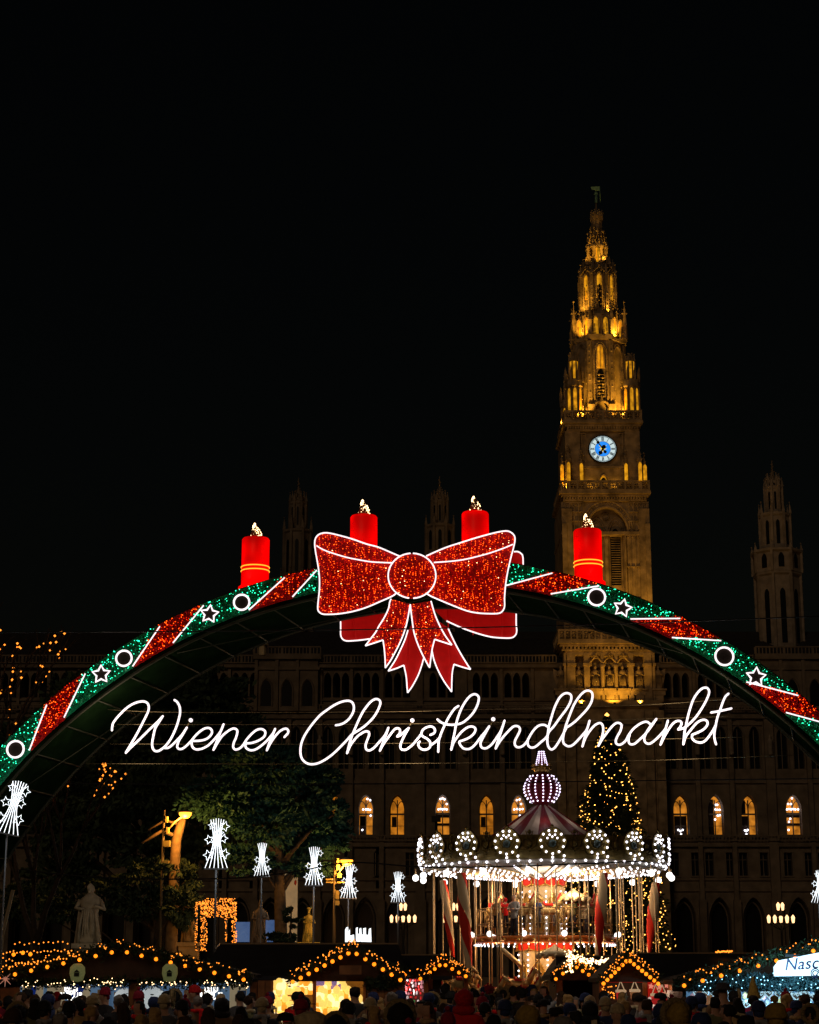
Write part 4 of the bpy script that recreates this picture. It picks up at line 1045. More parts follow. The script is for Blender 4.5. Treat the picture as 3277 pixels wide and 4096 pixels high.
# ================================================================ lettering "Wiener Christkindlmarkt"
YS = YA + .6
sA = .23188
sign = thing('neon_sign', 'white cursive tube sign reading Wiener Christkindlmarkt strung on cables under the arch', 'sign', P(1638, 2930, YS))
SO = sign.location.copy()
def T(ox, oy, L): return pts2(ox, oy, sA, L)
A_, B_, C_, D_, E_, F_, G_ = (420, 2760), (800, 2760), (1180, 2760), (1560, 2760), (1880, 2740), (2220, 2740), (2560, 2720)
words = [('first word', [
    T(*A_, [(122, 695), (125, 640), (140, 575), (190, 500), (260, 420), (340, 340), (430, 270), (530, 220), (620, 198), (690, 200), (740, 235), (758, 290), (750, 360), (715, 440), (640, 590), (540, 780), (440, 950), (362, 1082)]),
    T(*A_, [(362, 1082), (450, 990), (600, 850), (760, 690), (900, 560), (998, 452)]),
    T(*A_, [(998, 452), (930, 560), (870, 660), (840, 780), (818, 900), (820, 980), (845, 1035), (890, 1057), (950, 1040), (1040, 970), (1120, 870), (1190, 740), (1250, 590), (1290, 440), (1298, 350), (1283, 270), (1245, 205), (1200, 172)]),
    T(*A_, [(1030, 1000), (1090, 998), (1160, 950), (1260, 850), (1340, 760), (1413, 648)]),
    T(*A_, [(1413, 648), (1330, 790), (1280, 870), (1250, 960), (1262, 1005), (1300, 1020), (1350, 1005), (1420, 950), (1500, 865), (1560, 790), (1640, 715), (1720, 665), (1790, 655), (1834, 680), (1849, 730), (1819, 790), (1759, 840), (1680, 868), (1580, 878), (1500, 878)]),
    T(*B_, [(-139, 878), (-142, 930), (-125, 985), (-80, 1020), (-20, 1025), (60, 1003), (150, 950), (250, 850), (325, 760), (370, 690), (408, 592)]),
    T(*B_, [(408, 592), (345, 750), (290, 890), (235, 1032)]),
    T(*B_, [(235, 1032), (300, 920), (380, 800), (470, 720), (550, 672), (600, 665), (640, 690), (645, 740), (620, 830), (585, 910), (575, 980), (595, 1018), (630, 1028), (690, 1003), (745, 950), (810, 850), (900, 750), (980, 690), (1050, 673), (1110, 695), (1130, 740), (1110, 800), (1050, 850), (970, 890), (880, 915), (800, 920)]),
    T(*B_, [(800, 920), (783, 950), (800, 1000), (850, 1033), (900, 1040), (970, 1020), (1060, 960), (1150, 880), (1220, 800), (1265, 740), (1298, 670)]),
    T(*B_, [(1298, 670), (1250, 790), (1200, 910), (1155, 1040)]),
    T(*B_, [(1155, 1040), (1210, 930), (1290, 810), (1370, 720), (1440, 675), (1495, 668), (1525, 705), (1515, 750), (1457, 813)]),
], [(A_, 1482, 522, 1428, 615)]),
 ('second word', [
    T(*C_, [(705, 608), (780, 595), (860, 560), (940, 490), (1000, 390), (1018, 300), (1000, 230), (960, 195), (900, 185), (800, 205), (680, 260), (560, 340), (440, 430), (340, 540), (240, 670), (160, 800), (110, 930), (95, 1060), (115, 1170), (170, 1240), (240, 1275), (320, 1280), (420, 1255), (540, 1190), (660, 1100), (780, 985), (900, 860), (980, 770), (1040, 730), (1130, 675), (1230, 600), (1340, 490), (1420, 370), (1470, 250), (1468, 190), (1430, 160), (1380, 158), (1310, 200), (1240, 280), (1170, 380), (1100, 520), (1030, 680), (980, 800), (940, 930), (900, 1090)]),
    T(*C_, [(900, 1090), (950, 970), (1010, 880), (1090, 790), (1180, 730), (1240, 712), (1277, 735), (1275, 790), (1245, 870), (1220, 950), (1225, 1010), (1255, 1040), (1300, 1038), (1370, 990), (1460, 890), (1540, 800), (1580, 730), (1613, 652)]),
    T(*C_, [(1613, 652), (1560, 800), (1510, 930), (1465, 1048)]),
    T(*D_, [(-174, 1048), (-110, 930), (-30, 820), (60, 700), (110, 662), (155, 665), (175, 700), (168, 750), (125, 803)]),
    T(*D_, [(125, 803), (180, 780), (250, 720), (325, 655)]),
    T(*D_, [(325, 655), (260, 770), (210, 870), (180, 960), (195, 1018), (240, 1033), (300, 1018), (400, 935), (480, 840), (540, 760), (560, 700), (620, 650), (700, 627), (757, 650), (780, 700), (760, 745), (700, 775)]),
    T(*D_, [(540, 770), (570, 800), (640, 840), (690, 890), (700, 950), (680, 1000), (620, 1030), (560, 1025), (510, 990), (490, 930), (515, 890)]),
    T(*D_, [(700, 957), (780, 900), (840, 845), (875, 790)]),
    T(*D_, [(1185, 275), (1130, 310), (1080, 370), (1010, 480), (950, 600), (900, 710), (860, 820), (842, 900), (835, 1068)]),
    T(*D_, [(820, 505), (880, 555), (970, 590), (1080, 600), (1180, 588), (1260, 560), (1350, 490), (1440, 390), (1510, 260), (1535, 150), (1515, 95), (1460, 72), (1390, 100), (1310, 190), (1240, 310), (1190, 430), (1150, 560), (1120, 720), (1090, 860), (1060, 1030)]),
    T(*D_, [(1060, 1030), (1090, 930), (1150, 830), (1240, 720), (1340, 645), (1420, 630), (1475, 665), (1463, 730), (1400, 800), (1310, 850), (1200, 888)]),
    T(*D_, [(1200, 888), (1205, 930), (1260, 1000), (1330, 1020), (1400, 1003), (1480, 930), (1570, 810), (1650, 715), (1715, 625)]),
    T(*E_, [(335, 711), (280, 810), (220, 920), (185, 1000), (195, 1065), (240, 1093), (300, 1083), (380, 1020), (460, 910), (530, 800), (570, 700), (598, 615)]),
    T(*E_, [(598, 615), (540, 800), (490, 950), (445, 1095)]),
    T(*E_, [(445, 1095), (500, 1000), (580, 890), (680, 780), (750, 718), (810, 707), (855, 735), (862, 790), (820, 880), (780, 960), (775, 1020), (800, 1062), (850, 1075), (920, 1045), (990, 965), (1040, 870), (1100, 780), (1160, 720), (1220, 690), (1290, 690), (1360, 730)]),
    T(*E_, [(1010, 920), (995, 990), (1012, 1050), (1060, 1080), (1130, 1065), (1220, 990), (1320, 900), (1370, 800), (1450, 710), (1550, 570), (1656, 430), (1726, 310), (1751, 220), (1736, 165), (1681, 140), (1616, 155), (1546, 220), (1486, 330), (1446, 430), (1406, 560), (1366, 700), (1346, 830), (1336, 950), (1346, 1040), (1376, 1095), (1416, 1112), (1466, 1078), (1530, 985), (1596, 870), (1666, 735)]),
    T(*F_, [(200, 733), (270, 690), (360, 620), (470, 510), (560, 410), (630, 290), (650, 180), (630, 120), (570, 95), (500, 120), (420, 200), (340, 320), (290, 430), (240, 560), (190, 700), (155, 830), (140, 930), (150, 1000), (190, 1040), (240, 1058), (300, 1040), (370, 980), (470, 870), (540, 785), (575, 700), (598, 617)]),
    T(*F_, [(598, 617), (550, 780), (510, 920), (475, 1060)]),
    T(*F_, [(475, 1060), (520, 930), (590, 810), (680, 702), (760, 657), (808, 672), (832, 730), (830, 820), (800, 930), (750, 1050)]),
    T(*F_, [(750, 1050), (820, 930), (900, 820), (990, 710), (1060, 657), (1120, 660), (1150, 700), (1130, 790), (1080, 880), (1050, 960), (1060, 1010), (1100, 1030), (1150, 1020), (1220, 960), (1275, 860), (1350, 760), (1450, 680), (1540, 637), (1600, 640), (1655, 685)]),
    T(*F_, [(1290, 860), (1270, 930), (1280, 1000), (1320, 1025), (1380, 1010), (1450, 950), (1550, 855), (1646, 735), (1750, 585)]),
    T(*G_, [(285, 670), (180, 800), (110, 910), (75, 1000), (90, 1070), (140, 1100), (200, 1083), (290, 1010), (380, 915), (440, 840), (465, 760), (483, 700)]),
    T(*G_, [(483, 700), (440, 850), (400, 980), (355, 1115)]),
    T(*G_, [(355, 1115), (420, 980), (490, 860), (570, 752), (640, 707), (700, 712), (718, 750), (700, 800), (660, 855)]),
    T(*G_, [(660, 855), (740, 835), (800, 800), (880, 730), (980, 620), (1080, 470), (1160, 320), (1195, 210), (1175, 150), (1130, 130), (1060, 155), (980, 240), (920, 340), (870, 480), (830, 620), (800, 760), (770, 900), (750, 1110)]),
    T(*G_, [(750, 1110), (790, 980), (870, 870), (970, 752), (1050, 697), (1120, 687), (1165, 720), (1160, 780), (1100, 850), (1010, 900), (900, 945)]),
    T(*G_, [(900, 945), (905, 1010), (960, 1060), (1040, 1080), (1110, 1060), (1180, 990), (1260, 870), (1315, 765)]),
    T(*G_, [(1530, 235), (1480, 280), (1440, 360), (1390, 500), (1340, 640), (1305, 800), (1285, 920), (1290, 1020), (1315, 1110)]),
    T(*G_, [(1230, 560), (1380, 535), (1580, 490)]),
 ], [(D_, 387, 525, 340, 620), (E_, 403, 590, 360, 690)])]
SR = 4.3 * MPP(2930, YS)
for nm_, strokes_, dots in words:
    wempty = bpy.data.objects.new('neon_word', None); C.objects.link(wempty); wempty.parent = sign; wempty['label'] = 'word Wiener' if nm_ == 'first word' else 'word Christkindlmarkt'
    bk = MB()
    for L in strokes_:
        pts = toP(smooth2(L, 6), YS)
        m = MB().tube([p - SO for p in pts], SR, 8)
        m.ball(pts[0] - SO, SR, 1); m.ball(pts[-1] - SO, SR, 1)
        m.build('letter_stroke', NEON, wempty)
        bk.tube([p - SO + Vector((0, .07, 0)) for p in pts[::2]], SR * .5, 4)
    bk.build('letter_frame', mat('sign_frame', (.35, .25, .12), .5, .5), wempty)
    for (o, a, b, a2, b2) in dots:
        c = P(o[0] + a * sA, o[1] + b * sA, YS) - SO; rr = 5.0 * MPP(2930, YS)
        MB().tube([(c.x + rr * math.cos(k * math.pi / 8), c.y, c.z + rr * math.sin(k * math.pi / 8)) for k in range(16)], rr * .72, 6, closed=True).build('letter_dot', NEON, wempty)
        c2 = P(o[0] + a2 * sA, o[1] + b2 * sA, YS) - SO
        MB().tube([c, c2], .012, 5).build('dot_stem', CABLE, wempty)
for x_, pw in ((-5.5, 60), (0, 85), (5.5, 70)): point('sign_fill', (x_ - SO.x, -.6, 6.6 - SO.z), pw, (1, .80, .66), sign, .5)  # added fill points near the sign, brighten the crowd below
# cables
def cable(name, L, Y, r, mt, lab, per=6, parent=None, grp=None):
    o = MB().tube(catmull([P(a, b, Y + (q[0] if q else 0)) for a, b, *q in L], per), r, 5).build(name, mt)
    tag(o, lab, 'cable', grp); return o
YC = YS + .12
cable('sign_cable', [(432, 2838), (600, 2847), (900, 2850), (1560, 2847), (1900, 2838), (2280, 2830), (2640, 2816), (2940, 2794)], YC, .007, CABLE, 'topmost thin steel cable crossing the cursive letters')
cable('sign_cable', [(470, 2898), (1100, 2898), (1560, 2896), (2280, 2884), (2960, 2864)], YC, .006, CABLE, 'second thin steel cable from the top behind the cursive letters')
cable('sign_cable', [(440, 2976), (1100, 2977), (1700, 2972), (2280, 2964), (3000, 2948)], YC, .006, CABLE, 'third thin steel cable from the top, at the middle of the small letters')
cable('sign_cable', [(330, 3055), (1240, 3056), (1960, 3051), (2620, 3041), (3180, 3020)], YC, .006, CABLE, 'lowest thin steel cable just under the cursive letters')
cable('power_line', [(-200, 2535), (0, 2530), (1060, 2523), (1640, 2515), (2400, 2497), (3277, 2465), (3500, 2455)], YA - 3, .012, DARKCABLE, 'black cable crossing the lower part of the bow')
cable('power_line', [(-200, 3128), (0, 3130), (700, 3137), (1640, 3134), (2600, 3122), (3277, 3114), (3500, 3110)], YA + 8, .013, DARKCABLE, 'black cable crossing the onion top of the carousel')
cable('power_line', [(85, 3476), (240, 3497), (500, 3514), (900, 3514), (1160, 3490), (1400, 3450), (1700, 3468), (2050, 3465), (2400, 3452), (2580, 3444)], YA + 22, .022, DARKCABLE, 'black cable sagging from the trees to the carousel rim')

# ================================================================ carousel
YC0 = 85.0
car = thing('carousel', 'two storey carousel with striped tent roof, onion top and hundreds of white bulbs', 'carousel', (P(2178, 3700, YC0).x, YC0, 0))
CX = car.location.x
def cz(cy_, Y=YC0): return ZZ(2950 + cy_ * .66667, Y)
def cr(px): return px * .66667 * .01172
def cb(m, name, mt, parent=None, **k): return m.build(name, mt, parent or car, **k)
BW = MB().ball((0, 0, 0), .055, 1).mesh('white_bulb', BULB_W)
BP = MB().ball((0, 0, 0), .042, 1).mesh('dome_bulb', glow('lilac_bulb', (.85, .72, 1), 2.6))
WINE = mat('wine_red', (.16, .008, .02), .45, .1, var=.15, scale=4)
CANW = mat('tent_white', (.44, .37, .29), .6, var=.1, scale=3)
CANR = mat('tent_red', (.16, .01, .012), .6, var=.1, scale=3)
car.scale = (.965, .965, 1)
zapex = cz(412); zrim = cz(690) ; Rr = 5.75
def tentr(z):      # concave tent profile
    return float(np.interp(-z, [-ZZ(q, YC0) for q in (3223, 3260, 3320, 3350, 3378, 3405)], [.3, .95, 1.95, 2.5, 3.2, 4.5]))
ng = 20
for k in range(ng):
    m = MB(); a0, a1 = 2 * math.pi * (k - .5) / ng, 2 * math.pi * (k + .5) / ng
    vs = []
    for i in range(9):
        z = zapex + (cz(682) - zapex) * i / 8; r = tentr(z)
        vs += [(r * math.sin(a0), -r * math.cos(a0), z), (r * 1.015 * math.sin((a0 + a1) / 2), -r * 1.015 * math.cos((a0 + a1) / 2), z + .04), (r * math.sin(a1), -r * math.cos(a1), z)]
    fs = []
    for i in range(8):
        for j in range(2): fs.append((i * 3 + j, i * 3 + j + 1, i * 3 + j + 4, i * 3 + j + 3))
    m.add(vs, fs); cb(m, 'tent_gore', CANW if k % 2 else CANR)
m = MB().lathe([(4.4, cz(684)), (4.6, cz(688)), (5.2, cz(705)), (5.5, cz(735)), (4.6, cz(735))], n=48); cb(m, 'tent_eave', mat('olive_canvas', (.1, .085, .05), .7))
for a_, pw in ((-.9, 4), (.0, 8), (.9, 4), (2.4, 4), (3.9, 4)): point('tent_fill', (1.9 * math.sin(a_), -1.9 * math.cos(a_), cz(470)), pw, (1, .8, .74), car, .25)  # added fill points, brighten the tent roof beyond its bulbs
# onion, crown and spire
zo0, zo1 = cz(405), cz(215); ho = zo1 - zo0; ro_ = .84
prof = [(.12, zo0 - .05)] + [(ro_ * (math.sin(math.pi * (.08 + .84 * i / 10)) ** .62), zo0 + ho * i / 10) for i in range(11)] + [(.15, zo1 + .05)]
o = cb(MB().lathe(prof, n=24), 'onion_dome', WINE)
for k in range(14):
    a = 2 * math.pi * k / 14 + math.pi
    for i in range(9):
        u = .1 + .8 * i / 8; r = ro_ * (math.sin(math.pi * (.08 + .84 * u)) ** .62) + .03
        inst(BP, 'bulb', o, (r * math.sin(a), -r * math.cos(a), zo0 + ho * u))
m = MB().lathe([(.28, cz(213)), (.36, cz(205)), (.42, cz(185)), (.40, cz(172)), (.28, cz(168))], n=16)
for k in range(10): a = k * math.pi / 5; m.octa((.43 * math.cos(a), .43 * math.sin(a), cz(168)), .08); m.ball((.42 * math.cos(a), .42 * math.sin(a), cz(186)), .07, 1)
cb(m, 'crown_ring', GOLDP)
o = cb(MB().lathe([(.27, cz(168)), (.12, cz(84)), (.02, cz(78))], n=12), 'top_spire', WINE)
for k in range(10):
    a = 2 * math.pi * k / 10 + math.pi
    for i in range(8):
        u = i / 7; r = .28 - .15 * u; inst(BP, 'bulb', o, (r * math.sin(a), -r * math.cos(a), cz(166) + (cz(86) - cz(166)) * u), scale=(.75, .75, .75))
# rim with rosettes
ORN = mat('gilded_rim', (.20, .14, .035), .4, .6, var=.4, scale=10, bump=.5)
OLV = mat('rim_board', (.26, .19, .06), .5, .2, var=.3, scale=6)
zr0, zr1 = 7.15, 8.25
m = MB().lathe([(5.45, zr0 - .05), (5.75, zr0), (5.7, zr0 + .45), (5.5, zr1 - .1), (5.4, zr1 - .1)], n=72); cb(m, 'rim_board', OLV)
m = MB()
for k in range(72):
    a = 2 * math.pi * k / 72; r = 5.78
    m.tube([(r * math.sin(a + .087 * j / 4), -r * math.cos(a + .087 * j / 4), zr0 + .28 + .09 * math.sin(j * math.pi / 4)) for j in range(5)], .03, 4)
    m.octa((r * math.sin(a), -r * math.cos(a), zr0 + .16), .05)
for k in range(18):
    a = 2 * math.pi * (k + .5) / 18; c0 = Vector((5.72 * math.sin(a), -5.72 * math.cos(a), 0))
    for s in (-1, 1):
        tg = Vector((math.cos(a), math.sin(a), 0)) * s
        m.tube(catmull([c0 + tg * .05 + Vector((0, 0, zr0 + .4)), c0 + tg * .28 + Vector((0, 0, zr0 + .55)), c0 + tg * .25 + Vector((0, 0, zr0 + .85)), c0 + tg * .08 + Vector((0, 0, zr0 + .8)), c0 + tg * .16 + Vector((0, 0, zr0 + 1.15))], 3), .045, 4, r1=.02)
    m.octa(c0 + Vector((0, 0, zr0 + 1.1)), .12); m.ball(c0 + Vector((0, 0, zr0 + .62)), .13, 1, (1, 1, 1.5))
cb(m, 'rim_ornament', ORN)
for k in range(18):
    a = 2 * math.pi * k / 18
    ro_t = bpy.data.objects.new('rosette', None)
    rr = MB()
    th = np.linspace(0, 2 * math.pi, 29)[:-1]
    f = lambda t, s=1: (s * .58 * math.cos(t) * (1 + .05 * math.cos(6 * t)), 0, s * .54 * math.sin(t) * (1 + .06 * math.cos(5 * t - .5)))
    rr.prism([f(t) for t in th], .06)
    rr.tube([f(t, 1.04) for t in th], .05, 5, closed=True); rr.tube([(f(t, .5)[0], -.03, f(t, .5)[2]) for t in th], .04, 5, closed=True); rr.octa((0, -.02, .66), .1)
    o = cb(rr, 'rosette', ORN); o.location = (5.8 * math.sin(a), -5.8 * math.cos(a), 7.85 - .02); o.rotation_euler = (0, 0, a)
    for j in range(11):
        t = math.pi / 2 + (j + .5) / 11 * 2 * math.pi; inst(BW, 'bulb', o, (.52 * math.cos(t), -.09, .49 * math.sin(t) - .02))
    for dx, dz in ((-.12, .28), (.12, .28), (0, .20), (-.22, .14), (.22, .14)): inst(BW, 'bulb', o, (dx, -.09, dz), scale=(.85,) * 3)
    mo = MB().ball((0, -.04, -.08), .2, 1, (1, .3, 1)).build('medallion', mat('painted_medallion', (.08, .12, .1), .4, var=.5, scale=8), o)
# underside with bulbs
CEIL = mat('carousel_ceiling', (.72, .68, .62), .5, var=.08, scale=3)
m = MB().lathe([(.9, 6.62), (5.7, 7.0), (5.7, 7.12), (.9, 7.2)], n=48); cb(m, 'ceiling', CEIL)
for k in range(18):
    a = 2 * math.pi * (k + .25) / 18
    m = MB(); 
    for off in (-.28, 0, .28):
        d = Vector((math.sin(a), -math.cos(a), 0)); tg = Vector((math.cos(a), math.sin(a), 0))
        m.tube([d * 1.1 + tg * off + Vector((0, 0, 6.58)), d * 5.5 + tg * off + Vector((0, 0, 6.93))], .045, 4)
    bm_ = cb(m, 'ceiling_batten', CREAM)
    for i in range(12):
        rd = 1.3 + i * .37
        for off in ((-.28, .28) if i > 2 else (0,)):
            inst(BW, 'bulb', bm_, d * rd + tg * off + Vector((0, 0, 6.50 + (rd - 1.1) * .08)))
m = MB()
for k in range(72):
    a = 2 * math.pi * k / 72
    m.ball((5.72 * math.sin(a), -5.72 * math.cos(a), 7.02 + .04 * (k % 2)), .06, 1)
    if (k % 4) < 2: m.ball((5.85 * math.sin(a), -5.85 * math.cos(a), 7.17 + .06 * (k % 2)), .06, 1)
cb(m, 'rim_bulbs', BULB_W, kind='stuff')
GL = MB().ball((0, 0, 0), .155, 2).mesh('globe_lamp', GLOBE)
arm = MB().tube([(0, 0, .14), (0, .05, .4)], .03, 5).mesh('lamp_arm', BRASS)
for k in range(18):
    a = 2 * math.pi * (k + .48) / 18
    g_ = inst(GL, 'globe_lamp', car, (6.0 * math.sin(a), -6.0 * math.cos(a), 6.62)); inst(arm, 'lamp_arm', g_, (0, 0, 0))
for a_ in (0, 1.57, 3.14, 4.71): point('ceiling_light', (3 * math.cos(a_ + .4), 3 * math.sin(a_ + .4), 6.0), 170, (1, .60, .26), car, .3)
point('ceiling_light', (0, -3.6, 6.0), 90, (1, .75, .5), car, .2)
# upper deck
Rd = 3.38; zd0, zd1 = cz(1240), cz(1200)
m = MB().lathe([(.9, zd0 + .02), (Rd - .15, zd0), (Rd, zd0 + .08), (Rd + .05, zd1), (Rd - .2, zd1 + .02), (.9, zd1 + .02)], n=48)
OR_ = mat('orange_fascia', (.45, .13, .02), .5, .1, var=.4, scale=9, bump=.4); cb(m, 'upper_deck', OR_)
m = MB()
for k in range(30):
    a = 2 * math.pi * k / 30; m.ball(((Rd + .06) * math.sin(a), -(Rd + .06) * math.cos(a), (zd0 + zd1) / 2), .09, 1, (1, 1, .6))
cb(m, 'deck_ornament', GOLDP)
for k in range(64):
    a = 2 * math.pi * k / 64; inst(BW, 'deck_bulb', car, ((Rd - .12) * math.sin(a), -(Rd - .12) * math.cos(a), zd0 - .05), scale=(.8,) * 3)
for k in range(12):
    a = 2 * math.pi * (k + .45) / 12 - .05; inst(GL, 'globe_lamp', car, ((Rd + .12) * math.sin(a), -(Rd + .12) * math.cos(a), zd1 + .1), scale=(.85,) * 3)
# railing of the upper deck
m = MB(); zt_ = cz(1035)
for z in (zd1 + .1, zd1 + .55, zt_): m.tube([(Rd * .93 * math.cos(t), Rd * .93 * math.sin(t), z) for t in np.linspace(0, 2 * math.pi, 49)[:-1]], .022, 4, closed=True)
for k in range(72):
    a = 2 * math.pi * k / 72; m.tube([(Rd * .93 * math.cos(a), Rd * .93 * math.sin(a), zd1), (Rd * .93 * math.cos(a), Rd * .93 * math.sin(a), zt_)], .014, 4)
cb(m, 'railing', mat('bronze_rail', (.16, .1, .04), .4, .6))
# centre drums
PANEL = mat('painted_panel', (.5, .42, .22), .5, var=.35, scale=7)
PORT = mat('panel_painting', (.2, .2, .19), .5, var=.6, scale=16)
REDV = mat('red_valance', (.6, .02, .01), .6, emis=(1, .03, .0), es=.08, var=.2, scale=8)
def drum(r, z0, z1, n=8, a0=0.0):
    m = MB().lathe([(r, z0), (r, z1)], n=n, smooth=False, a0=a0 + math.pi / n - math.pi / 2); d = cb(m, 'centre_drum', CREAM)
    for k in range(n):
        a = a0 + 2 * math.pi * k / n; w = 2 * r * math.sin(math.pi / n); ri = r * math.cos(math.pi / n); h = z1 - z0
        p = MB().prism([(-w * .32, -.02, z0 + h * .12), (w * .32, -.02, z0 + h * .12), (w * .32, -.02, z0 + h * .72), (0, -.02, z0 + h * .82), (-w * .32, -.02, z0 + h * .72)], .02)
        p.tube([(-w * .34, -.04, z0 + h * .1), (w * .34, -.04, z0 + h * .1), (w * .36, -.04, z0 + h * .72), (0, -.04, z0 + h * .86), (-w * .36, -.04, z0 + h * .72)], .035, 4, closed=True)
        o = p.build('panel_frame', GOLDP, d, (ri * math.sin(a), -ri * math.cos(a), 0)); o.rotation_euler = (0, 0, a)
        q = MB().prism([(w * .24 * math.cos(t), -.05, z0 + h * .45 + h * .24 * math.sin(t)) for t in np.linspace(0, 2 * math.pi, 15)[:-1]], .02).build('painting', PORT, d, (ri * math.sin(a), -ri * math.cos(a), 0)); q.rotation_euler = (0, 0, a)
        ae = a + math.pi / n
        for i in range(int(h / .23)):
            inst(BW, 'drum_bulb', d, ((r + .05) * math.sin(ae), -(r + .05) * math.cos(ae), z0 + .15 + i * .23), scale=(.8,) * 3)
    return d
def valance(r, z0, z1, n=12):
    m = MB(); N = n * 8; vs = []
    for k in range(N):
        a = 2 * math.pi * k / N; drop = (z1 - z0) * (.72 + .28 * abs(math.sin(a * n / 2))); rr = r + .02 * math.sin(a * n * 4)
        vs += [(rr * math.sin(a), -rr * math.cos(a), z1), ((rr + .04) * math.sin(a), -(rr + .04) * math.cos(a), z1 - drop)]
    m.add(vs, [(2 * k, 2 * k + 1, (2 * k + 3) % (2 * N), (2 * k + 2) % (2 * N)) for k in range(N)], True); o = cb(m, 'valance', REDV)
    MB().tube([vs[2 * k + 1] for k in range(N)], .03, 4, closed=True).build('valance_fringe', GOLDP, o)
    m = MB()
    for k in range(n): a = 2 * math.pi * k / n; m.tube([((r + .05) * math.sin(a), -(r + .05) * math.cos(a), z1), ((r + .05) * math.sin(a), -(r + .05) * math.cos(a), z0)], .05, 5, r1=.02)
    m.build('valance_cord', GOLDP, o)
drum(.98, zd1, cz(895), 8, .42)
valance(1.02, cz(898), cz(848), 10)
drum(1.18, .55, cz(1285), 8, .42)
valance(1.32, cz(1283), cz(1237), 10)
m = MB()
for s in (-1, 1):
    for k in range(3): m.tube([(s * (.1 + .1 * k), -1.2, cz(845)), (s * (.85 + .12 * k), -4.9, cz(790, 80))], .03, 4)
cb(m, 'light_tube', NEONW)
# lower platform
m = MB().lathe([(5.6, 0), (5.6, .5), (0, .55)], n=48); cb(m, 'platform', OR_)
# poles
POLE = MB().tube([(0, 0, .5), (0, 0, 7.0)], .032, 6).mesh('pole', BRASS)
for k in range(36):
    a = 2 * math.pi * (k + .3) / 36; r = 5.25 if k % 2 else 4.45; r += .1 * math.sin(k * 2.3); inst(POLE, 'pole', car, (r * math.sin(a), -r * math.cos(a), 0))
for k in range(14):
    a = 2 * math.pi * (k + .6) / 14; inst(POLE, 'pole', car, (3.75 * math.sin(a), -3.75 * math.cos(a), 0))
for k in range(9):
    a = 2 * math.pi * (k + .1) / 9; o = inst(POLE, 'pole', car, (2.5 * math.sin(a), -2.5 * math.cos(a), 3.9)); o.scale = (1, 1, .46)
# twisted drapes
DR, DW = mat('drape_red', (.75, .03, .01), .7), mat('drape_cream', (.8, .6, .35), .7)
def drape(x0, y0, x1, y1, dy, w=.2, turns=1.4):
    A = P(x0, y0, YC0 + dy) - Vector((CX, YC0, 0)); B = P(x1, y1, YC0 + dy) - Vector((CX, YC0, 0))
    root = None
    for ph, mt_ in ((0, DR), (math.pi, DW)):
        m = MB(); vs = []; N = 26
        for i in range(N + 1):
            t = i / N; c = A.lerp(B, t); rr = w * (.35 + .65 * math.sin(math.pi * min(1, t * .8 + .12))) * (1 - .35 * t)
            for j in range(5):
                th = turns * 2 * math.pi * t + ph + (j - 2) / 4 * math.pi * .98
                vs.append(c + Vector((rr * math.cos(th) * (.9 if j in (0, 4) else 1.05), rr * .8 * math.sin(th), 0)))
        fs = [(i * 5 + j, i * 5 + j + 1, i * 5 + j + 6, i * 5 + j + 5) for i in range(N) for j in range(4)]
        m.add(vs, fs, True); o = cb(m, 'drape', mt_, root)
drape(1757, 3520, 1800, 3830, -1.5, .24, .8)
drape(1832, 3490, 1868, 3900, -4.6, .32, 1.3)
drape(2425, 3490, 2398, 3830, -3.8, .30, 1.1)
drape(2640, 3530, 2612, 3810, -1.0, .30, .9)
m = MB().tube([P(2000, 3795, YC0 - 3) - Vector((CX, YC0, 0)), P(2090, 3870, YC0 - 3) - Vector((CX, YC0, 0))], .1, 4); m.box((-.2, -2.0, 2.2), (1.6, .1, .18), 0)
cb(m, 'stair_stringer', CREAM)
# scalloped carriage canopies
for (px, py, dy) in ((2300, 3600, -2.0), (2220, 3825, -4.0)):
    c = P(px, py, YC0 + dy) - Vector((CX, YC0, 0)); m = MB()
    m.lathe([(.75, 0), (.8, .1), (.45, .25), (.25, .34), (.1, .42), (.03, .5)], c, 12)
    for k in range(12): a = k * math.pi / 6; m.ball((c.x + .76 * math.cos(a), c.y + .76 * math.sin(a), c.z), .12, 1)
    cb(m, 'carriage_canopy', CREAM)
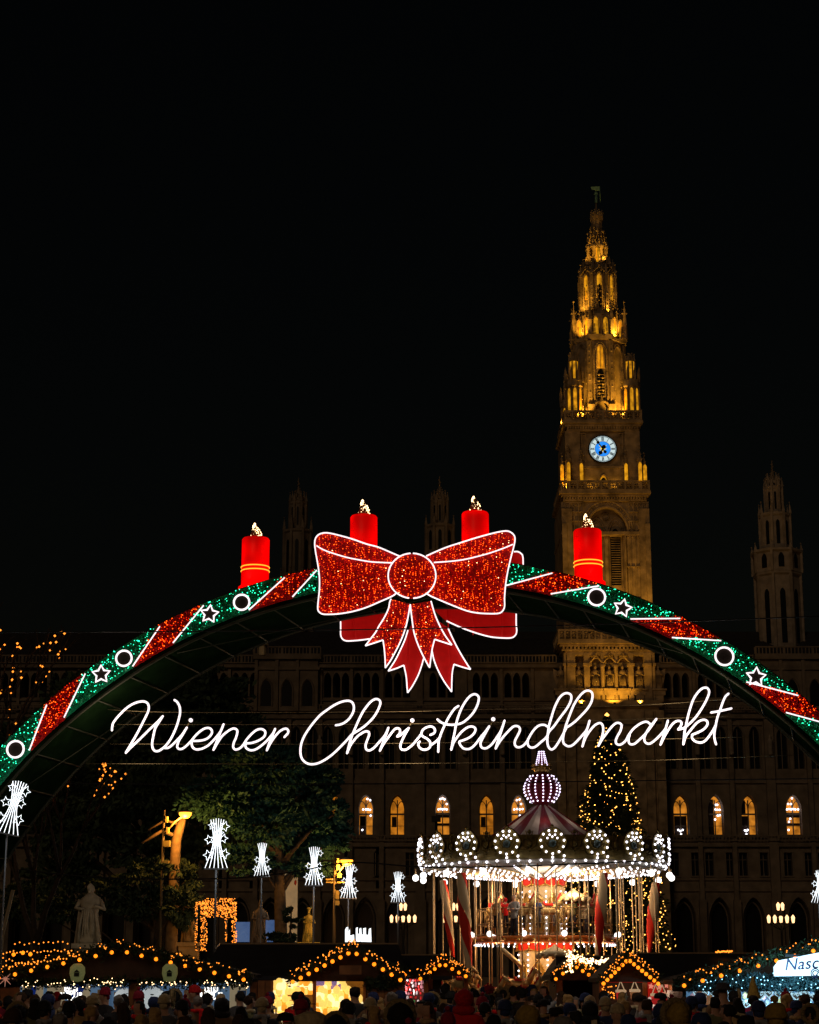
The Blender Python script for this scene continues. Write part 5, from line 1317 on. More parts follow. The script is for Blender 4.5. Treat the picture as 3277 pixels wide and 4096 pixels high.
# horses
def horse_mesh():
    m = MB()
    def loft(pts, n=8): 
        vs = []; 
        for (x, y, z, r, rz_) in pts:
            for k in range(n):
                a = 2 * math.pi * k / n; vs.append((x + (r * math.sin(a) * .15), y + r * math.cos(a), z + rz_ * math.sin(a)))
        fs = [(i * n + k, i * n + (k + 1) % n, (i + 1) * n + (k + 1) % n, (i + 1) * n + k) for i in range(len(pts) - 1) for k in range(n)]
        fs += [tuple(range(n - 1, -1, -1)), tuple(range((len(pts) - 1) * n, len(pts) * n))]; m.add(vs, fs, True)
    loft([(-.62, 0, .98, .05, .07), (-.55, 0, 1.0, .16, .2), (-.3, 0, 1.0, .19, .24), (0, 0, .95, .18, .21), (.3, 0, 1.0, .18, .24), (.45, 0, 1.08, .13, .2), (.52, 0, 1.1, .06, .1)])
    m.tube([(.38, 0, 1.1), (.55, 0, 1.35), (.68, 0, 1.58)], .15, 8, r1=.09); m.tube([(.64, 0, 1.62), (.85, 0, 1.5), (.98, 0, 1.42)], .1, 8, r1=.055)
    for s in (-1, 1): m.spike((.63, s * .05, 1.68), .035, .1)
    for (x, s, k1, k2) in ((.38, -1, (.62, .75), (.55, .45)), (.38, 1, (.7, .9), (.52, .68)), (-.48, -1, (-.45, .68), (-.75, .35)), (-.48, 1, (-.55, .66), (-.88, .5))):
        m.tube([(x, s * .1, .95), (k1[0], s * .1, k1[1])], .085, 6, r1=.055); m.tube([(k1[0], s * .1, k1[1]), (k2[0], s * .1, k2[1])], .05, 6, r1=.035); m.box((k2[0] + .03, s * .1, k2[1] - .03), (.1, .08, .07))
    m.tube([(-.6, 0, 1.12), (-.78, 0, 1.05), (-.88, 0, .75), (-.84, 0, .5)], .07, 6, r1=.02)
    return m
HG = mat('gilded_horse', (.5, .34, .14), .4, .3, var=.3, scale=5)
HM = horse_mesh().mesh('carousel_horse', HG)
SAD = MB().box((0, 0, 1.2), (.4, .42, .1)).box((-.2, 0, 1.27), (.08, .36, .12))
SAD.tube([(.36, 0, 1.3), (.52, 0, 1.55), (.62, 0, 1.72)], .05, 5); SM = SAD.mesh('saddle', REDP)
hs = [(5.0, a) for a in (-75, -52, -33, -14, 4, 22, 41, 60, 80, 100, 130, 160, 190, 220, 250)] + [(4.1, a) for a in (-62, -40, -20, 0, 18, 38, 58, 90)]
for i, (r, d) in enumerate(hs):
    a = R_(d); h_ = inst(HM, 'carousel_horse', car, (r * math.sin(a), -r * math.cos(a), .75 + .25 * math.sin(i * 1.9)), (0, 0, a + .1)); inst(SM, 'saddle', h_, (0, 0, 0))
for i, d in enumerate((-70, -48, -28, 0, 30, 50, 72)):
    a = R_(d); h_ = inst(HM, 'carousel_horse', car, (2.5 * math.sin(a), -2.5 * math.cos(a), zd1 + .15), (0, 0, a + .1)); inst(SM, 'saddle', h_, (0, 0, 0))
for a_ in (-.9, -.2, .5, 1.1): point('deck_light', (2.9 * math.sin(a_), -2.9 * math.cos(a_), 3.5), 90, (1, .6, .25), car, .2)

# ================================================================ Christmas tree
YX = 185.0
def conifer(name, label, cat, base, h, rb, ztop, n, size, mt, rng, group=None):
    t = thing(name, label, cat, base, group=group)
    MB().tube([(0, 0, 0), (0, 0, h * .9)], h * .014, 8, r1=.05).build('trunk', BARK, t)
    z = rng.uniform(0.06, 1, n) ** 1.15; a = rng.uniform(0, 2 * math.pi, n)
    lay = (.70 + .30 * np.abs(np.sin(z * 22 + np.sin(a * 3) * 1.6))) * (.86 + .16 * np.sin(a * 5 + z * 19) + .08 * np.sin(a * 9 - z * 31))
    r = rb * (1 - z) ** .8 * lay * np.sqrt(rng.uniform(.25, 1, n)) + .1
    pts = np.stack([r * np.cos(a), r * np.sin(a), z * h - r * .12], 1)
    d = np.stack([np.cos(a), np.sin(a), np.full(n, -.25)], 1)
    cards_obj('crown', pts, size, mt, rng, t, None, .3, d)
    return t
xc_ = P(2440, 3300, YX)
htree = ZZ(2868, YX)
xt = conifer('christmas_tree', 'tall dark fir hung with hundreds of golden lights behind the carousel', 'christmas tree', (xc_.x, YX, 0), htree, 8.2, 0, 36000, .55, mat('fir_needles', (.022, .04, .016), .8, var=.4, scale=1.5), NPR)
m = MB(); r2_ = random.Random(5)
for k in range(1600):
    z = .06 + .94 * (k + r2_.random()) / 1600; z = 1 - (1 - z) ** 1.0
    zz = 1 - math.sqrt(1 - (k + .5) / 1600 * .985) if False else 1 - ((1600 - k) / 1600) ** .62
    zz = 1 - (r2_.random()) ** .6 if False else zz
    a = r2_.random() * 2 * math.pi; r = 8.2 * (1 - zz) ** .8 * .97 * (.80 + .14 * r2_.random()) * (.92 + .13 * math.sin(a * 5 + zz * 19))
    m.ball((r * math.cos(a), r * math.sin(a), zz * htree), .062 * r2_.choice((.7, 1, 1.15)), 1)
m.octa((0, 0, htree + .2), .25)
m.build('tree_lights', LED_GOLD if False else glow('tree_light', (1, .46, .08), 4), xt, kind='stuff')

# ================================================================ trees on the left
def crown_tree(label, base, h, blobs, n, size, mt, rng, trunk=True, name='tree', limbs=True, cat='tree'):
    """blobs: (x, y, z, rx, ry, rz) relative to base; leaves on the shells of leaf clumps"""
    t = thing(name, label, cat, base)
    m = MB(); m.tube([(0, 0, 0), (.1, 0, h * .3), (-.1, .1, h * .6), (0, 0, h * .85)], h * .028, 8, r1=h * .008)
    for (x, y, z, rx, ry, rz_) in blobs:
        z0_ = max(h * .2, z - abs(x) * .6 - rz_); m.tube([(0, 0, min(z0_, h * .8)), (x * .5, y * .5, (z0_ + z) / 2 + .3), (x, y, z)], h * .010, 6, r1=h * .003)
    m.build('trunk', BARK, t)
    w = np.array([b[3] * b[5] for b in blobs]); w = w / w.sum(); P_ = []; D_ = []
    for b, q in zip(blobs, w):
        k = int(n * q); nc = max(8, int(k / 75))
        cd = rng.normal(size=(nc, 3)); cd /= np.linalg.norm(cd, axis=1)[:, None]; cd *= rng.uniform(.55, 1.05, nc)[:, None]
        idx = rng.integers(0, nc, k); dv = rng.normal(size=(k, 3)) * .12 * np.array([1.3, 1, .7])
        p = (cd[idx] + dv) * np.array(b[3:6]) + np.array(b[:3]); P_.append(p); D_.append(cd[idx])
    cards_obj('crown', np.concatenate(P_), size, mt, rng, t, None, .45, np.concatenate(D_))
    return t
def blobs_px(Y, L, bx):
    o = []
    for (px, py, rx, ry) in L:
        c = P(px, py, Y); k = MPP(py, Y); o.append((c.x - bx, rnd.uniform(-1.5, 1.5), c.z, rx * k, rx * k * .8, ry * k))
    return o
PINE = mat('pine_needles', (.02, .075, .055), .75, var=.5, scale=.6)
bx_ = P(1120, 3500, 101).x
crown_tree('bushy pine with teal-lit branches in front of the town hall windows', (bx_, 101, 0), 16, blobs_px(101, [(1250, 3330, 130, 70), (1340, 3260, 60, 70), (1190, 3200, 130, 90), (1090, 3080, 170, 90), (960, 3000, 150, 80), (1280, 3120, 90, 60), (1050, 3300, 150, 90), (1180, 3400, 120, 60), (900, 3200, 150, 100), (1000, 3430, 120, 70), (1230, 3460, 90, 50), (1330, 3360, 70, 50)], bx_), 44000, .31, PINE, NPR, name='pine_tree')
bx_ = P(640, 3500, 128).x
crown_tree('huge dark tree filling the left side behind the cursive sign', (bx_, 128, 0), 27, blobs_px(128, [(400, 2790, 190, 110), (650, 2770, 220, 110), (860, 2800, 150, 110), (220, 2880, 150, 110), (90, 2990, 150, 120), (940, 2920, 110, 90), (650, 2900, 190, 80), (450, 2980, 180, 110), (330, 3130, 160, 110), (560, 3180, 220, 120), (800, 3000, 200, 110), (760, 3230, 200, 120), (350, 3320, 180, 100), (200, 3300, 130, 110), (250, 3480, 150, 90), (600, 3420, 180, 80), (420, 3180, 200, 100), (860, 3380, 160, 80)], bx_), 62000, .5, mat('dark_leaves', (.05, .085, .045), .8, var=.5, scale=.4), NPR)
bx_ = P(620, 3600, 99.6).x
crown_tree('low shrubby tree with orange-lit leaves beneath the street lamp', (bx_, 99.6, 0), 8, blobs_px(99.6, [(590, 3490, 110, 50), (700, 3480, 60, 40), (745, 3520, 60, 70), (735, 3620, 80, 90), (690, 3560, 70, 80), (450, 3560, 100, 60), (250, 3620, 150, 70), (600, 3620, 130, 70), (90, 3600, 90, 90)], bx_), 19000, .26, LEAF, NPR, name='small_tree')
bx_ = P(1165, 3640, 84).x
crown_tree('small layered pine in front of the tall pale banner', (bx_, 84, 0), 5.4, [(0, 0, 4.6, .5, .4, .25), (-.5, 0, 4.0, .8, .4, .3), (.15, 0, 3.7, .5, .4, .3), (-.6, 0, 3.4, .8, .5, .3), (0, 0, 5.1, .3, .3, .2)], 2600, .22, LEAF, NPR, name='small_pine')
# bare, light-strung trees at the left edge
def bare_tree(px, Y, h, label, seed, n_l, zlo, col=BARK, spread=.5):
    r = random.Random(seed); b = P(px, 3700, Y); t = thing('bare_tree', label, 'tree', (b.x, Y, 0), group='light-strung bare trees'); m = MB(); tips = []
    def grow(p, d, L, rad, dep):
        q = p + d * L; m.tube([p, p.lerp(q, .5) + Vector((r.uniform(-.1, .1), r.uniform(-.1, .1), 0)) * L * .4, q], rad, 5 if dep < 3 else 4, r1=rad * .6)
        if dep > 1: tips.append((p, q))
        if dep >= 5: return
        for k in range(3 if dep < 4 else 2):
            nd = (d + Vector((r.uniform(-1, 1), r.uniform(-1, 1), r.uniform(-.1, .6))) * spread).normalized(); grow(q, nd, L * r.uniform(.62, .85), rad * .58, dep + 1)
    grow(Vector((0, 0, 0)), Vector((0, 0, 1)), h * .3, h * .02, 0); m.build('branches', col, t)
    l = MB()
    for k in range(n_l):
        p, q = r.choice(tips); c = p.lerp(q, r.random())
        if c.z > zlo * h: l.octa(c + Vector((0, -.03, 0)), .035 * r.choice((.8, 1, 1.2)))
    l.build('string_lights', LED_GOLD, t, kind='stuff'); return t
WARMBARK = mat('warm_bark', (.2, .13, .06), .9, var=.3)
bare_tree(150, 62, 10.5, 'bare tree with golden lights seen through the left leg of the arch', 3, 260, .75, BARK)
bare_tree(-40, 58, 15, 'taller bare tree with golden lights outside the left of the arch', 8, 320, .6, BARK)
# ---- comet lights on poles
def comet_meshes():
    m = MB()
    for k in range(6):
        u = (k - 2.5) / 2.5
        m.tube(catmull([(u * .44, 0, 0), (u * .18, 0, .75), (u * .14, 0, 1.25), (u * .26, 0, 1.95 - .06 * abs(u))], 4), .015, 5)
    return m.mesh('light_rod', NEONW)
CM = comet_meshes()
CS = MB().tube(star_pts((0, 0, 0), .21, 0, .46), .0135, 5, closed=True, smooth=False).mesh('star_light', NEONW)
CBM = MB().box((0, .02, -.03), (.95, .06, .05)).mesh('comet_base', METAL)
def comet(px, py, Y, scale, label, stars, rot=0.0, side=(0, 0)):
    b = P(px, py, Y); t = thing('comet_lamp', label, 'light sculpture', (b.x, Y, 0), group='comet light sculptures on poles')
    MB().tube([(0, .05, 0), (0, .05, b.z)], .055 * scale ** 1.5, 6).build('pole', METAL, t)
    f = inst(CM, 'comet_tail', t, (0, 0, b.z), (0, rot, 0), (scale,) * 3)
    inst(CBM, 'comet_base', t, (0, 0, b.z), (0, rot, 0), (scale,) * 3)
    for (x, z, s) in stars:
        v = Matrix.Rotation(rot, 3, 'Y') @ Vector((x * scale, -.04, z * scale)); inst(CS, 'star_light', t, (v.x, v.y, b.z + v.z), (0, rot + x, 0), (scale * s,) * 3)
    point('comet_glow', (0, -.6, b.z + 1), 55 * scale, (.85, .93, 1), t, .3)
    return t
ST1 = [(-.32, .5, 1), (.32, .55, 1), (-.3, 1.1, .9), (.26, 1.15, .9), (.1, 1.35, .9), (.3, 1.62, 1), (-.2, 1.66, .8)]
ST2 = [(-.32, .4, 1), (.34, .42, 1), (-.26, .95, .9), (.26, .95, .9), (.3, 1.6, .8)]
comet(26, 3332, 34.3, .50, 'large tilted comet light at the left edge beneath the arch', ST1, R_(12))
comet(865, 3472, 74, 1.0, 'tall comet light with six stars just left of the gold light portal', ST1)
comet(1047, 3505, 90, .82, 'comet light on a pole right of the gold light portal', ST2[:4])
comet(1256, 3540, 96, 1.0, 'comet light on a pole in front of the pine tree', ST2)
comet(1394, 3592, 105, .98, 'comet light on a pole beside the orange-capped lamp mast', ST2, R_(2))
comet(1592, 3608, 122, 1.0, 'comet light on a pole just left of the carousel rim', ST2)
comet(3276, 3612, 112, 1.0, 'comet light half cut by the right edge of the photo', ST1, R_(6))
# ---- street lamps and mast
ORL = glow('sodium_lamp', (1, .36, .03), 3)
def street_mast(px_pole, py_top, px_l, py_l, Y, label, boxes, arm_side):
    b = P(px_pole, py_top, Y); L = P(px_l, py_l, Y) - Vector((b.x, Y, 0)); t = thing('street_lamp', label, 'street lamp', (b.x, Y, 0), group='orange street lamps')
    MB().tube([(0, 0, 0), (0, 0, b.z)], .1, 8, r1=.07).build('pole', mat('lamp_pole', (.08, .06, .03), .6), t)
    MB().tube([(0, 0, L.z - 1.2), (L.x * .5, 0, L.z - .5), (L.x, 0, L.z - .08)], .05, 6).build('arm', mat('lamp_arm', (.3, .2, .08), .6), t)
    MB().lathe([(.34, 0), (.33, -.12), (.2, -.26), (.03, -.32)], L, 14).build('lamp_bowl', ORL, t)
    MB().lathe([(.32, 0), (.28, .08), (.1, .16)], L, 14).build('lamp_hood', METAL, t)
    point('lamp_light', L + Vector((0, -.3, -.5)), 900, (1, .42, .07), t, .2)
    for (px, py, w, h) in boxes:
        q = P(px, py, Y) - Vector((b.x, Y, 0)); k = MPP(py, Y); MB().box(q, (w * k, .3, h * k)).build('junction_box', mat('yellow_box', (.4, .3, .08), .6), t)
    return t
street_mast(657, 3240, 742, 3250, 98, 'orange street lamp glowing in front of the dark tree', [(668, 3278, 9, 24), (672, 3322, 10, 26), (668, 3375, 26, 24), (666, 3448, 22, 12)], 1)
street_mast(1340, 3430, 1387, 3440, 100, 'orange capped lamp mast with boxes beside the comet light', [(1353, 3443, 9, 20), (1353, 3470, 14, 22), (1358, 3503, 17, 16), (1318, 3518, 28, 6), (1318, 3530, 28, 6), (1364, 3530, 30, 6), (1350, 3580, 14, 34), (1350, 3612, 16, 18)], 1)
# big lopped trunk lit by the lamp
b = P(728, 3450, 101.5)
m = MB().tube([(0, 0, 0), (-.2, 0, 4), (-.1, 0, b.z + 1), (.2, 0, ZZ(3275, 99.5))], .38, 9, r1=.22)
m.tube([(0, 0, ZZ(3345, 99.5)), (-.9, 0, ZZ(3325, 99.5)), (-1.9, -.2, ZZ(3375, 99.5))], .13, 6, r1=.07); m.tube([(.1, 0, ZZ(3300, 99.5)), (-.7, 0, ZZ(3280, 99.5)), (-1.6, 0, ZZ(3320, 99.5))], .09, 6, r1=.05)
t = thing('tree_stump', 'tall lopped tree trunk lit orange by the street lamp above it', 'tree', (b.x, 99.5, 0)); m.build('trunk', WARMBARK, t)
# candelabra with rows of lanterns
LAN = glow('lantern_glass', (1, .55, .25), 2.4)
LM = MB().lathe([(.05, 0), (.09, .03), (.13, .3), (.03, .42)], n=6).mesh('lantern', LAN)
def candelabra(px, py, Y, label, k=1.0):
    b = P(px, py, Y); t = thing('candelabra_lamp', label, 'street lamp', (b.x, Y, 0), group='candelabra lamps before the town hall')
    MB().tube([(0, 0, 0), (0, 0, b.z + 1.0 * k)], .09, 6).build('pole', BLACKM, t)
    m = MB(); m.tube([(-.95 * k, 0, b.z - .05), (.95 * k, 0, b.z - .05)], .04, 5)
    for i in range(5): m.tube([(0, 0, b.z - .5 * k), ((i - 2) * .42 * k, 0, b.z - .05)], .03, 5)
    m.build('arm', BLACKM, t)
    for i in range(5): inst(LM, 'lantern', t, ((i - 2) * .42 * k, 0, b.z), None, (k, k, k * 1.3))
    for x in (-.15, .15): inst(LM, 'lantern', t, (x * k, 0, b.z + .85 * k), None, (k, k, k * 1.3))
candelabra(1613, 3690, 150, 'candelabra street lamp with seven small lanterns left of the carousel', 1.1)
candelabra(1824, 3690, 150, 'candelabra street lamp seen between the carousel poles', 1.1)
candelabra(3125, 3692, 150, 'candelabra street lamp with small lanterns in front of the dark arcade on the right', 1.15)
# ---- statues on plinths
ST_M = mat('statue_stone', (.42, .36, .26), .85, var=.35, scale=2.5, bump=.4)
def statue(px, pyt, pyb, Y, label, seed, mt=ST_M, wide=1.0, crown=False):
    b = P(px, pyb, Y); h = ZZ(pyt, Y) - b.z; t = thing('statue', label, 'statue', (b.x, Y, 0), group='stone statues on plinths behind the stalls')
    MB().box((0, 0, b.z / 2), (1.0, 1.0, b.z)).box((0, 0, b.z - .1), (1.25, 1.25, .2)).box((0, 0, .2), (1.4, 1.4, .4)).build('plinth', mt, t)
    m = robed(h, seed); m.v = [(x * wide, y, z + b.z) for x, y, z in m.v]; k = h / 2
    # head turned, beard, cloak edge
    m.ball((-.02 * k, -.06 * k, b.z + 1.72 * k), .07 * k, 1, (1, 1, 1.3))
    m.prism([(-.42 * k * wide, .04, b.z), (-.16 * k, .0, b.z), (-.2 * k, .0, b.z + 1.2 * k), (-.3 * k * wide, .04, b.z + 1.4 * k)], .12)
    m.tube([(.1 * k, -.12 * k, b.z), (.13 * k, -.2 * k, b.z + .5 * k), (.1 * k, -.12 * k, b.z + .95 * k)], .09 * k, 7)
    if crown: m.lathe([(.13 * k, b.z + 1.9 * k), (.15 * k, b.z + 2.02 * k), (.12 * k, b.z + 2.0 * k)], n=10)
    crumple(m.build('figure', mt, t).data, .05 * k, 5, seed); return t
statue(355, 3532, 3775, 80, 'pale stone statue of a man in a long cloak above the left stall', 1, wide=1.25)
statue(757, 3580, 3770, 100, 'smaller orange-lit stone statue left of the gold light portal', 2, mat('orange_lit_stone', (.45, .28, .1), .85, var=.3, scale=2.5), wide=.9)  # orange lamplight put into the stone colour
statue(1235, 3632, 3770, 104, 'yellow-lit stone statue right of the tall banner', 3, mat('yellow_lit_stone', (.5, .4, .1), .85, var=.3, scale=2.5), wide=.9, crown=True)  # yellow lamplight put into the stone colour
statue(1040, 3600, 3775, 96, 'dim brown statue between the two blue posters', 4, mat('dim_stone', (.2, .15, .1), .85, var=.3, scale=2.5))
for px, Yq, pw, colr in ((355, 77, 30, (1, .8, .5)), (757, 97, 60, (1, .5, .15)), (1235, 101, 30, (1, .8, .2))):
    q = P(px, 3740, Yq); spot('plinth_spotlight', (q.x + .8, Yq - 1.2, 3.6), (q.x, Yq + 3, 5.6), pw, colr, 70)
# ---- banners and posters
def flat(name, px0, py0, px1, py1, Y, label, mt, cat, th=.06, legs=True):
    a, b = P(px0, py1, Y), P(px1, py0, Y); t = thing(name, label, cat, ((a.x + b.x) / 2, Y, 0)); w = b.x - a.x
    MB().box((0, 0, (a.z + b.z) / 2), (w, th, b.z - a.z)).build('banner_panel' if name == 'banner' else 'poster_panel', mt, t)
    if legs:
        m = MB()
        for s in (-1, 1): m.tube([(s * w / 2, .06, 0), (s * w / 2, .06, b.z + .1)], .05, 6)
        m.build('post', METAL, t)
    return t
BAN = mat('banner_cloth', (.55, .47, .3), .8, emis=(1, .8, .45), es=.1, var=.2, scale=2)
t = flat('banner', 1118, 3490, 1192, 3768, 110, 'tall pale banner with small blue and red marks standing behind the comet lights', BAN, 'banner')
q = P(1140, 3540, 109.9); m = MB().ball((q.x - t.location.x, -.06, q.z), .25, 1, (.8, .1, 1.6)); m.build('banner_print', mat('print_blue', (.05, .25, .4), .7), t)
q = P(1182, 3530, 109.9); m = MB().ball((q.x - t.location.x, -.06, q.z), .12, 1, (.7, .1, 1.4)); m.build('banner_print', mat('print_red', (.5, .04, .02), .7), t)
BLUEP = mat('blue_poster', (.12, .25, .5), .6, emis=(.12, .3, .8), es=.22, var=.5, scale=1.2)
flat('poster', 942, 3688, 1000, 3768, 112, 'backlit blue poster right beside the gold light portal', BLUEP, 'poster')
flat('poster', 1062, 3680, 1112, 3768, 112, 'backlit blue poster left of the tall banner', BLUEP, 'poster')
# ---- gold light portal
b = P(877, 3795, 90); t = thing('light_portal', 'doorway-shaped frame wrapped in gold fairy lights', 'light sculpture', (b.x, 90, 0))
def pp(px, py, Y): q = P(px, py, Y); return Vector((q.x - b.x, Y - 90, q.z))
fr = MB(); lt = MB(); rp = random.Random(4)
for (x0, y0, x1, y1, Y, w, n) in ((817, 3805, 817, 3612, 90, .16, 150), (938, 3805, 938, 3612, 90, .12, 130), (812, 3632, 942, 3632, 90, .45, 330), (785, 3805, 787, 3612, 93, .06, 50), (905, 3770, 905, 3650, 93, .05, 26), (787, 3614, 812, 3614, 91.5, .08, 20)):
    A, B = pp(x0, y0, Y), pp(x1, y1, Y); fr.tube([A, B], .05, 5)
    for k in range(n):
        c = A.lerp(B, rp.random()) + Vector((rp.uniform(-w, w) / (1 if y0 != y1 else 4), -.08, rp.uniform(-w, w) if y0 == y1 else 0)); lt.octa(c, .026)
fr.build('portal_frame', METAL, t); lt.build('fairy_lights', LED_GOLD, t, kind='stuff'); point('portal_glow', (0, -1, 4.0), 18, (1, .6, .15), t, .4)
for k in range(5):
    A, B = pp(893 - k * 6 + 18, 3783 + k * 5, 87), pp(925 - k * 8 + 20, 3772 + k * 4, 87)
sk = MB()
for k in range(4): sk.tube([pp(855 + k * 22, 3803, 80), pp(880 + k * 22, 3775, 84)], .03, 4)
sk.build('portal_step', CREAM, t)
# ---- white city skyline light
b = P(1434, 3775, 75); t = thing('skyline_light', 'white glowing skyline shape with little towers standing above the stall roofs', 'light sculpture', (b.x, 75, 0))
for pts in ([(1381, 3768), (1381, 3718), (1386, 3710), (1392, 3707), (1395, 3735), (1400, 3734), (1400, 3716), (1397, 3738), (1404, 3741), (1416, 3738), (1418, 3768)], [(1424, 3766), (1424, 3712), (1431, 3709), (1431, 3735), (1438, 3735), (1438, 3715), (1445, 3711), (1447, 3738), (1453, 3738), (1453, 3714), (1464, 3711), (1464, 3738), (1474, 3740), (1476, 3716), (1484, 3712), (1486, 3768)]):
    MB().prism([(P(x, y, 75).x - b.x, 0, P(x, y, 75).z) for x, y in pts], .12).build('glowing_panel', NEONW, t)
MB().box((0, .1, 1.8), (1.1, .1, 3.6)).build('support', BLACKM, t)
# hanging lamp pole at far left
b = P(20, 3560, 70); t = thing('lamp_post', 'slim pale lamp post without a lit lamp at the left edge', 'lamp post', (b.x, 70, 0)); MB().tube([(-.15, 0, 0), (0, 0, b.z * .7), (.3, 0, b.z)], .07, 6).build('pole', mat('pale_pole', (.35, .3, .2), .6), t)

# ================================================================ market stalls
BO_M = MB().ball((0, 0, 0), .047, 2).mesh('lamp_bulb', BULB_O)
PURPLE_FLOOR = None
def stall(label, Y, xl, xr, eave, ops, gable, depth=2.6, ridge=None, mt=WOOD, bulbs=True, nb=10, inner=None, ipow=0, icol=(1, .6, .25), counter=True, roof=None, tinsel=1.0, fairy=110, seed=1, fairycol=None):
    """xl, xr: wall edges (px); ops: openings (px0, px1); gable: foot-left, peak, foot-right in px"""
    r = random.Random(seed); rng = np.random.default_rng(seed)
    a, b = P(xl, eave, Y), P(xr, eave, Y); cx = (a.x + b.x) / 2
    t = thing('market_stall', label, 'market stall', (cx, Y, 0), group='market stalls'); ze = a.z
    def L(px, py, dy=0): q = P(px, py, Y + dy); return Vector((q.x - cx, dy, q.z))
    x0, x1 = a.x - cx, b.x - cx
    w = MB(); cur = x0
    for (p0, p1) in ops:
        u, v = L(p0, eave).x, L(p1, eave).x
        w.bx(cur, u, 0, .12, 0, ze)
        if counter: w.bx(u, v, 0, .12, 0, 1.0)
        cur = v
    w.bx(cur, x1, 0, .12, 0, ze); w.bx(x0, x0 + .1, .12, depth, 0, ze); w.bx(x1 - .1, x1, .12, depth, 0, ze)
    w.build('wall', mt, t)
    if counter:
        c = MB()
        for (p0, p1) in ops: c.bx(L(p0, eave).x, L(p1, eave).x, -.25, .35, 1.0, 1.06)
        c.build('counter', mt, t)
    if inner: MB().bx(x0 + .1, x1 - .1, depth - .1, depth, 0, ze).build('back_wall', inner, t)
    # gable board with roof running back
    G = [L(*g_, -.05) for g_ in gable]
    gb = MB().prism([G[0]] + [Vector((G[0].x, -.05, ze - .02)), Vector((G[-1].x, -.05, ze - .02))][::1] + G[:0:-1], .08)
    gb.build('gable_board', WOODD, t)
    pl = MB()
    for i in range(len(G) - 1):
        A, B = G[i], G[i + 1]; up = Vector((0, 0, .1)); bk = Vector((0, depth + .3, 0)); f = Vector((0, -.3, 0))
        pl.add([A + f, B + f, B + bk, A + bk, A + f + up, B + f + up, B + bk + up, A + bk + up], [(3, 2, 1, 0), (4, 5, 6, 7), (0, 1, 5, 4), (1, 2, 6, 5), (2, 3, 7, 6), (3, 0, 4, 7)])
    pl.build('roof', ROOF, t)
    # planks of the front wall
    for s, e in ((x0, L(ops[0][0], eave).x), (L(ops[-1][1], eave).x, x1)):
        n = int((e - s) / .14)
        if n >= 1:
            PM = MB().box((0, 0, ze / 2 + .0), ((e - s) / n - .02, .03, ze - .04)).mesh('plank', mt)
            for k in range(n): inst(PM, 'plank', t, (s + (e - s) * (k + .5) / n, -.018 - .004 * (k % 2), 0))
    # garland along the gable edge
    pts = []; 
    for i in range(len(G) - 1):
        A, B = G[i], G[i + 1]; n = int((B - A).length * 420 * tinsel)
        u = rng.uniform(0, 1, n); pts.append(np.array(A)[None] * (1 - u)[:, None] + np.array(B)[None] * u[:, None] + rng.normal(size=(n, 3)) * np.array([.05, .06, .075]))
    cards_obj('fir_garland', np.concatenate(pts) + np.array([0, -.33, .02]), .11, FIR, rng, t, 'stuff')
    lt = MB(); tot = sum((G[i + 1] - G[i]).length for i in range(len(G) - 1))
    for k in range(int(fairy * .6)):
        i = r.choices(range(len(G) - 1), [(G[i + 1] - G[i]).length for i in range(len(G) - 1)])[0]; u = r.random()
        c = G[i].lerp(G[i + 1], u) + Vector((0, -.42, .10 + .06 * math.sin(u * 60) + r.uniform(-.03, .05)))
        lt.octa(c, .0165 * r.choice((.8, 1, 1.2)))
    lt.build('fairy_lights', fairycol or LED_GOLD, t, kind='stuff')
    if bulbs:
        for i in range(len(G) - 1):
            n = max(1, round(nb * (G[i + 1] - G[i]).length / tot))
            for k in range(n):
                u = (k + .5) / n; c = G[i].lerp(G[i + 1], u) + Vector((0, -.4, -.08)); inst(BO_M, 'lamp_bulb', t, c)
    if ipow:
        for (p0, p1) in ops: point('stall_lamp', ((L(p0, eave).x + L(p1, eave).x) / 2, .9, ze - .25), ipow, icol, t, .15)
    return t, L, ze, cx
# --- stall A: wide one at the left with painted interior
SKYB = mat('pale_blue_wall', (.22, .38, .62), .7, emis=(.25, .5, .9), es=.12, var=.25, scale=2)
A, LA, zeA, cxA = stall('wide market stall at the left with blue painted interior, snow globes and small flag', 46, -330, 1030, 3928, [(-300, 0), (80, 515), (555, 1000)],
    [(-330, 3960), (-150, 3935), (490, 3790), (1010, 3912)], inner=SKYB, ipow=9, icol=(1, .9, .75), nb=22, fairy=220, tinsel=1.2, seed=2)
def part(m, name, mt, t, **k): return m.build(name, mt, t, **k)
DY = 2.45
def rect(L, x0, y0, x1, y1, dy, th=.03, jit=0):
    a, b = L(x0, y1, dy), L(x1, y0, dy); return MB().box(((a.x + b.x) / 2, dy, (a.z + b.z) / 2), (abs(b.x - a.x), th, abs(b.z - a.z)))
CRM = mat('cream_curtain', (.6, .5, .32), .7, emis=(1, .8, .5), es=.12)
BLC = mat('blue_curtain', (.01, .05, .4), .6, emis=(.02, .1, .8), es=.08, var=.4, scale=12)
for x0, x1 in ((85, 175), (185, 262)): part(rect(LA, x0, 3935, x1, 4045, DY - .05), 'curtain', CRM, A)
part(rect(LA, 295, 3935, 362, 4045, DY - .05), 'curtain', CRM, A)
part(rect(LA, 985, 3935, 920, 4040, DY - .05), 'curtain', CRM, A)
for P4 in ([(128, 3938), (145, 3938), (135, 4040), (112, 4040)], [(270, 3936), (348, 3936), (305, 4010), (285, 4045), (272, 4010)]):
    part(MB().prism([LA(x, y, DY - .12) for x, y in P4[::-1]], .04), 'curtain', BLC, A)
PIC = mat('sepia_picture', (.35, .2, .1), .7, var=.6, scale=9)
for q in ((388, 3958, 438, 4028), (455, 3968, 500, 4030), (735, 3960, 790, 4015), (690, 4020, 745, 4060), (800, 3955, 845, 4020)):
    o = part(rect(LA, *q, DY - .1), 'picture', PIC, A)
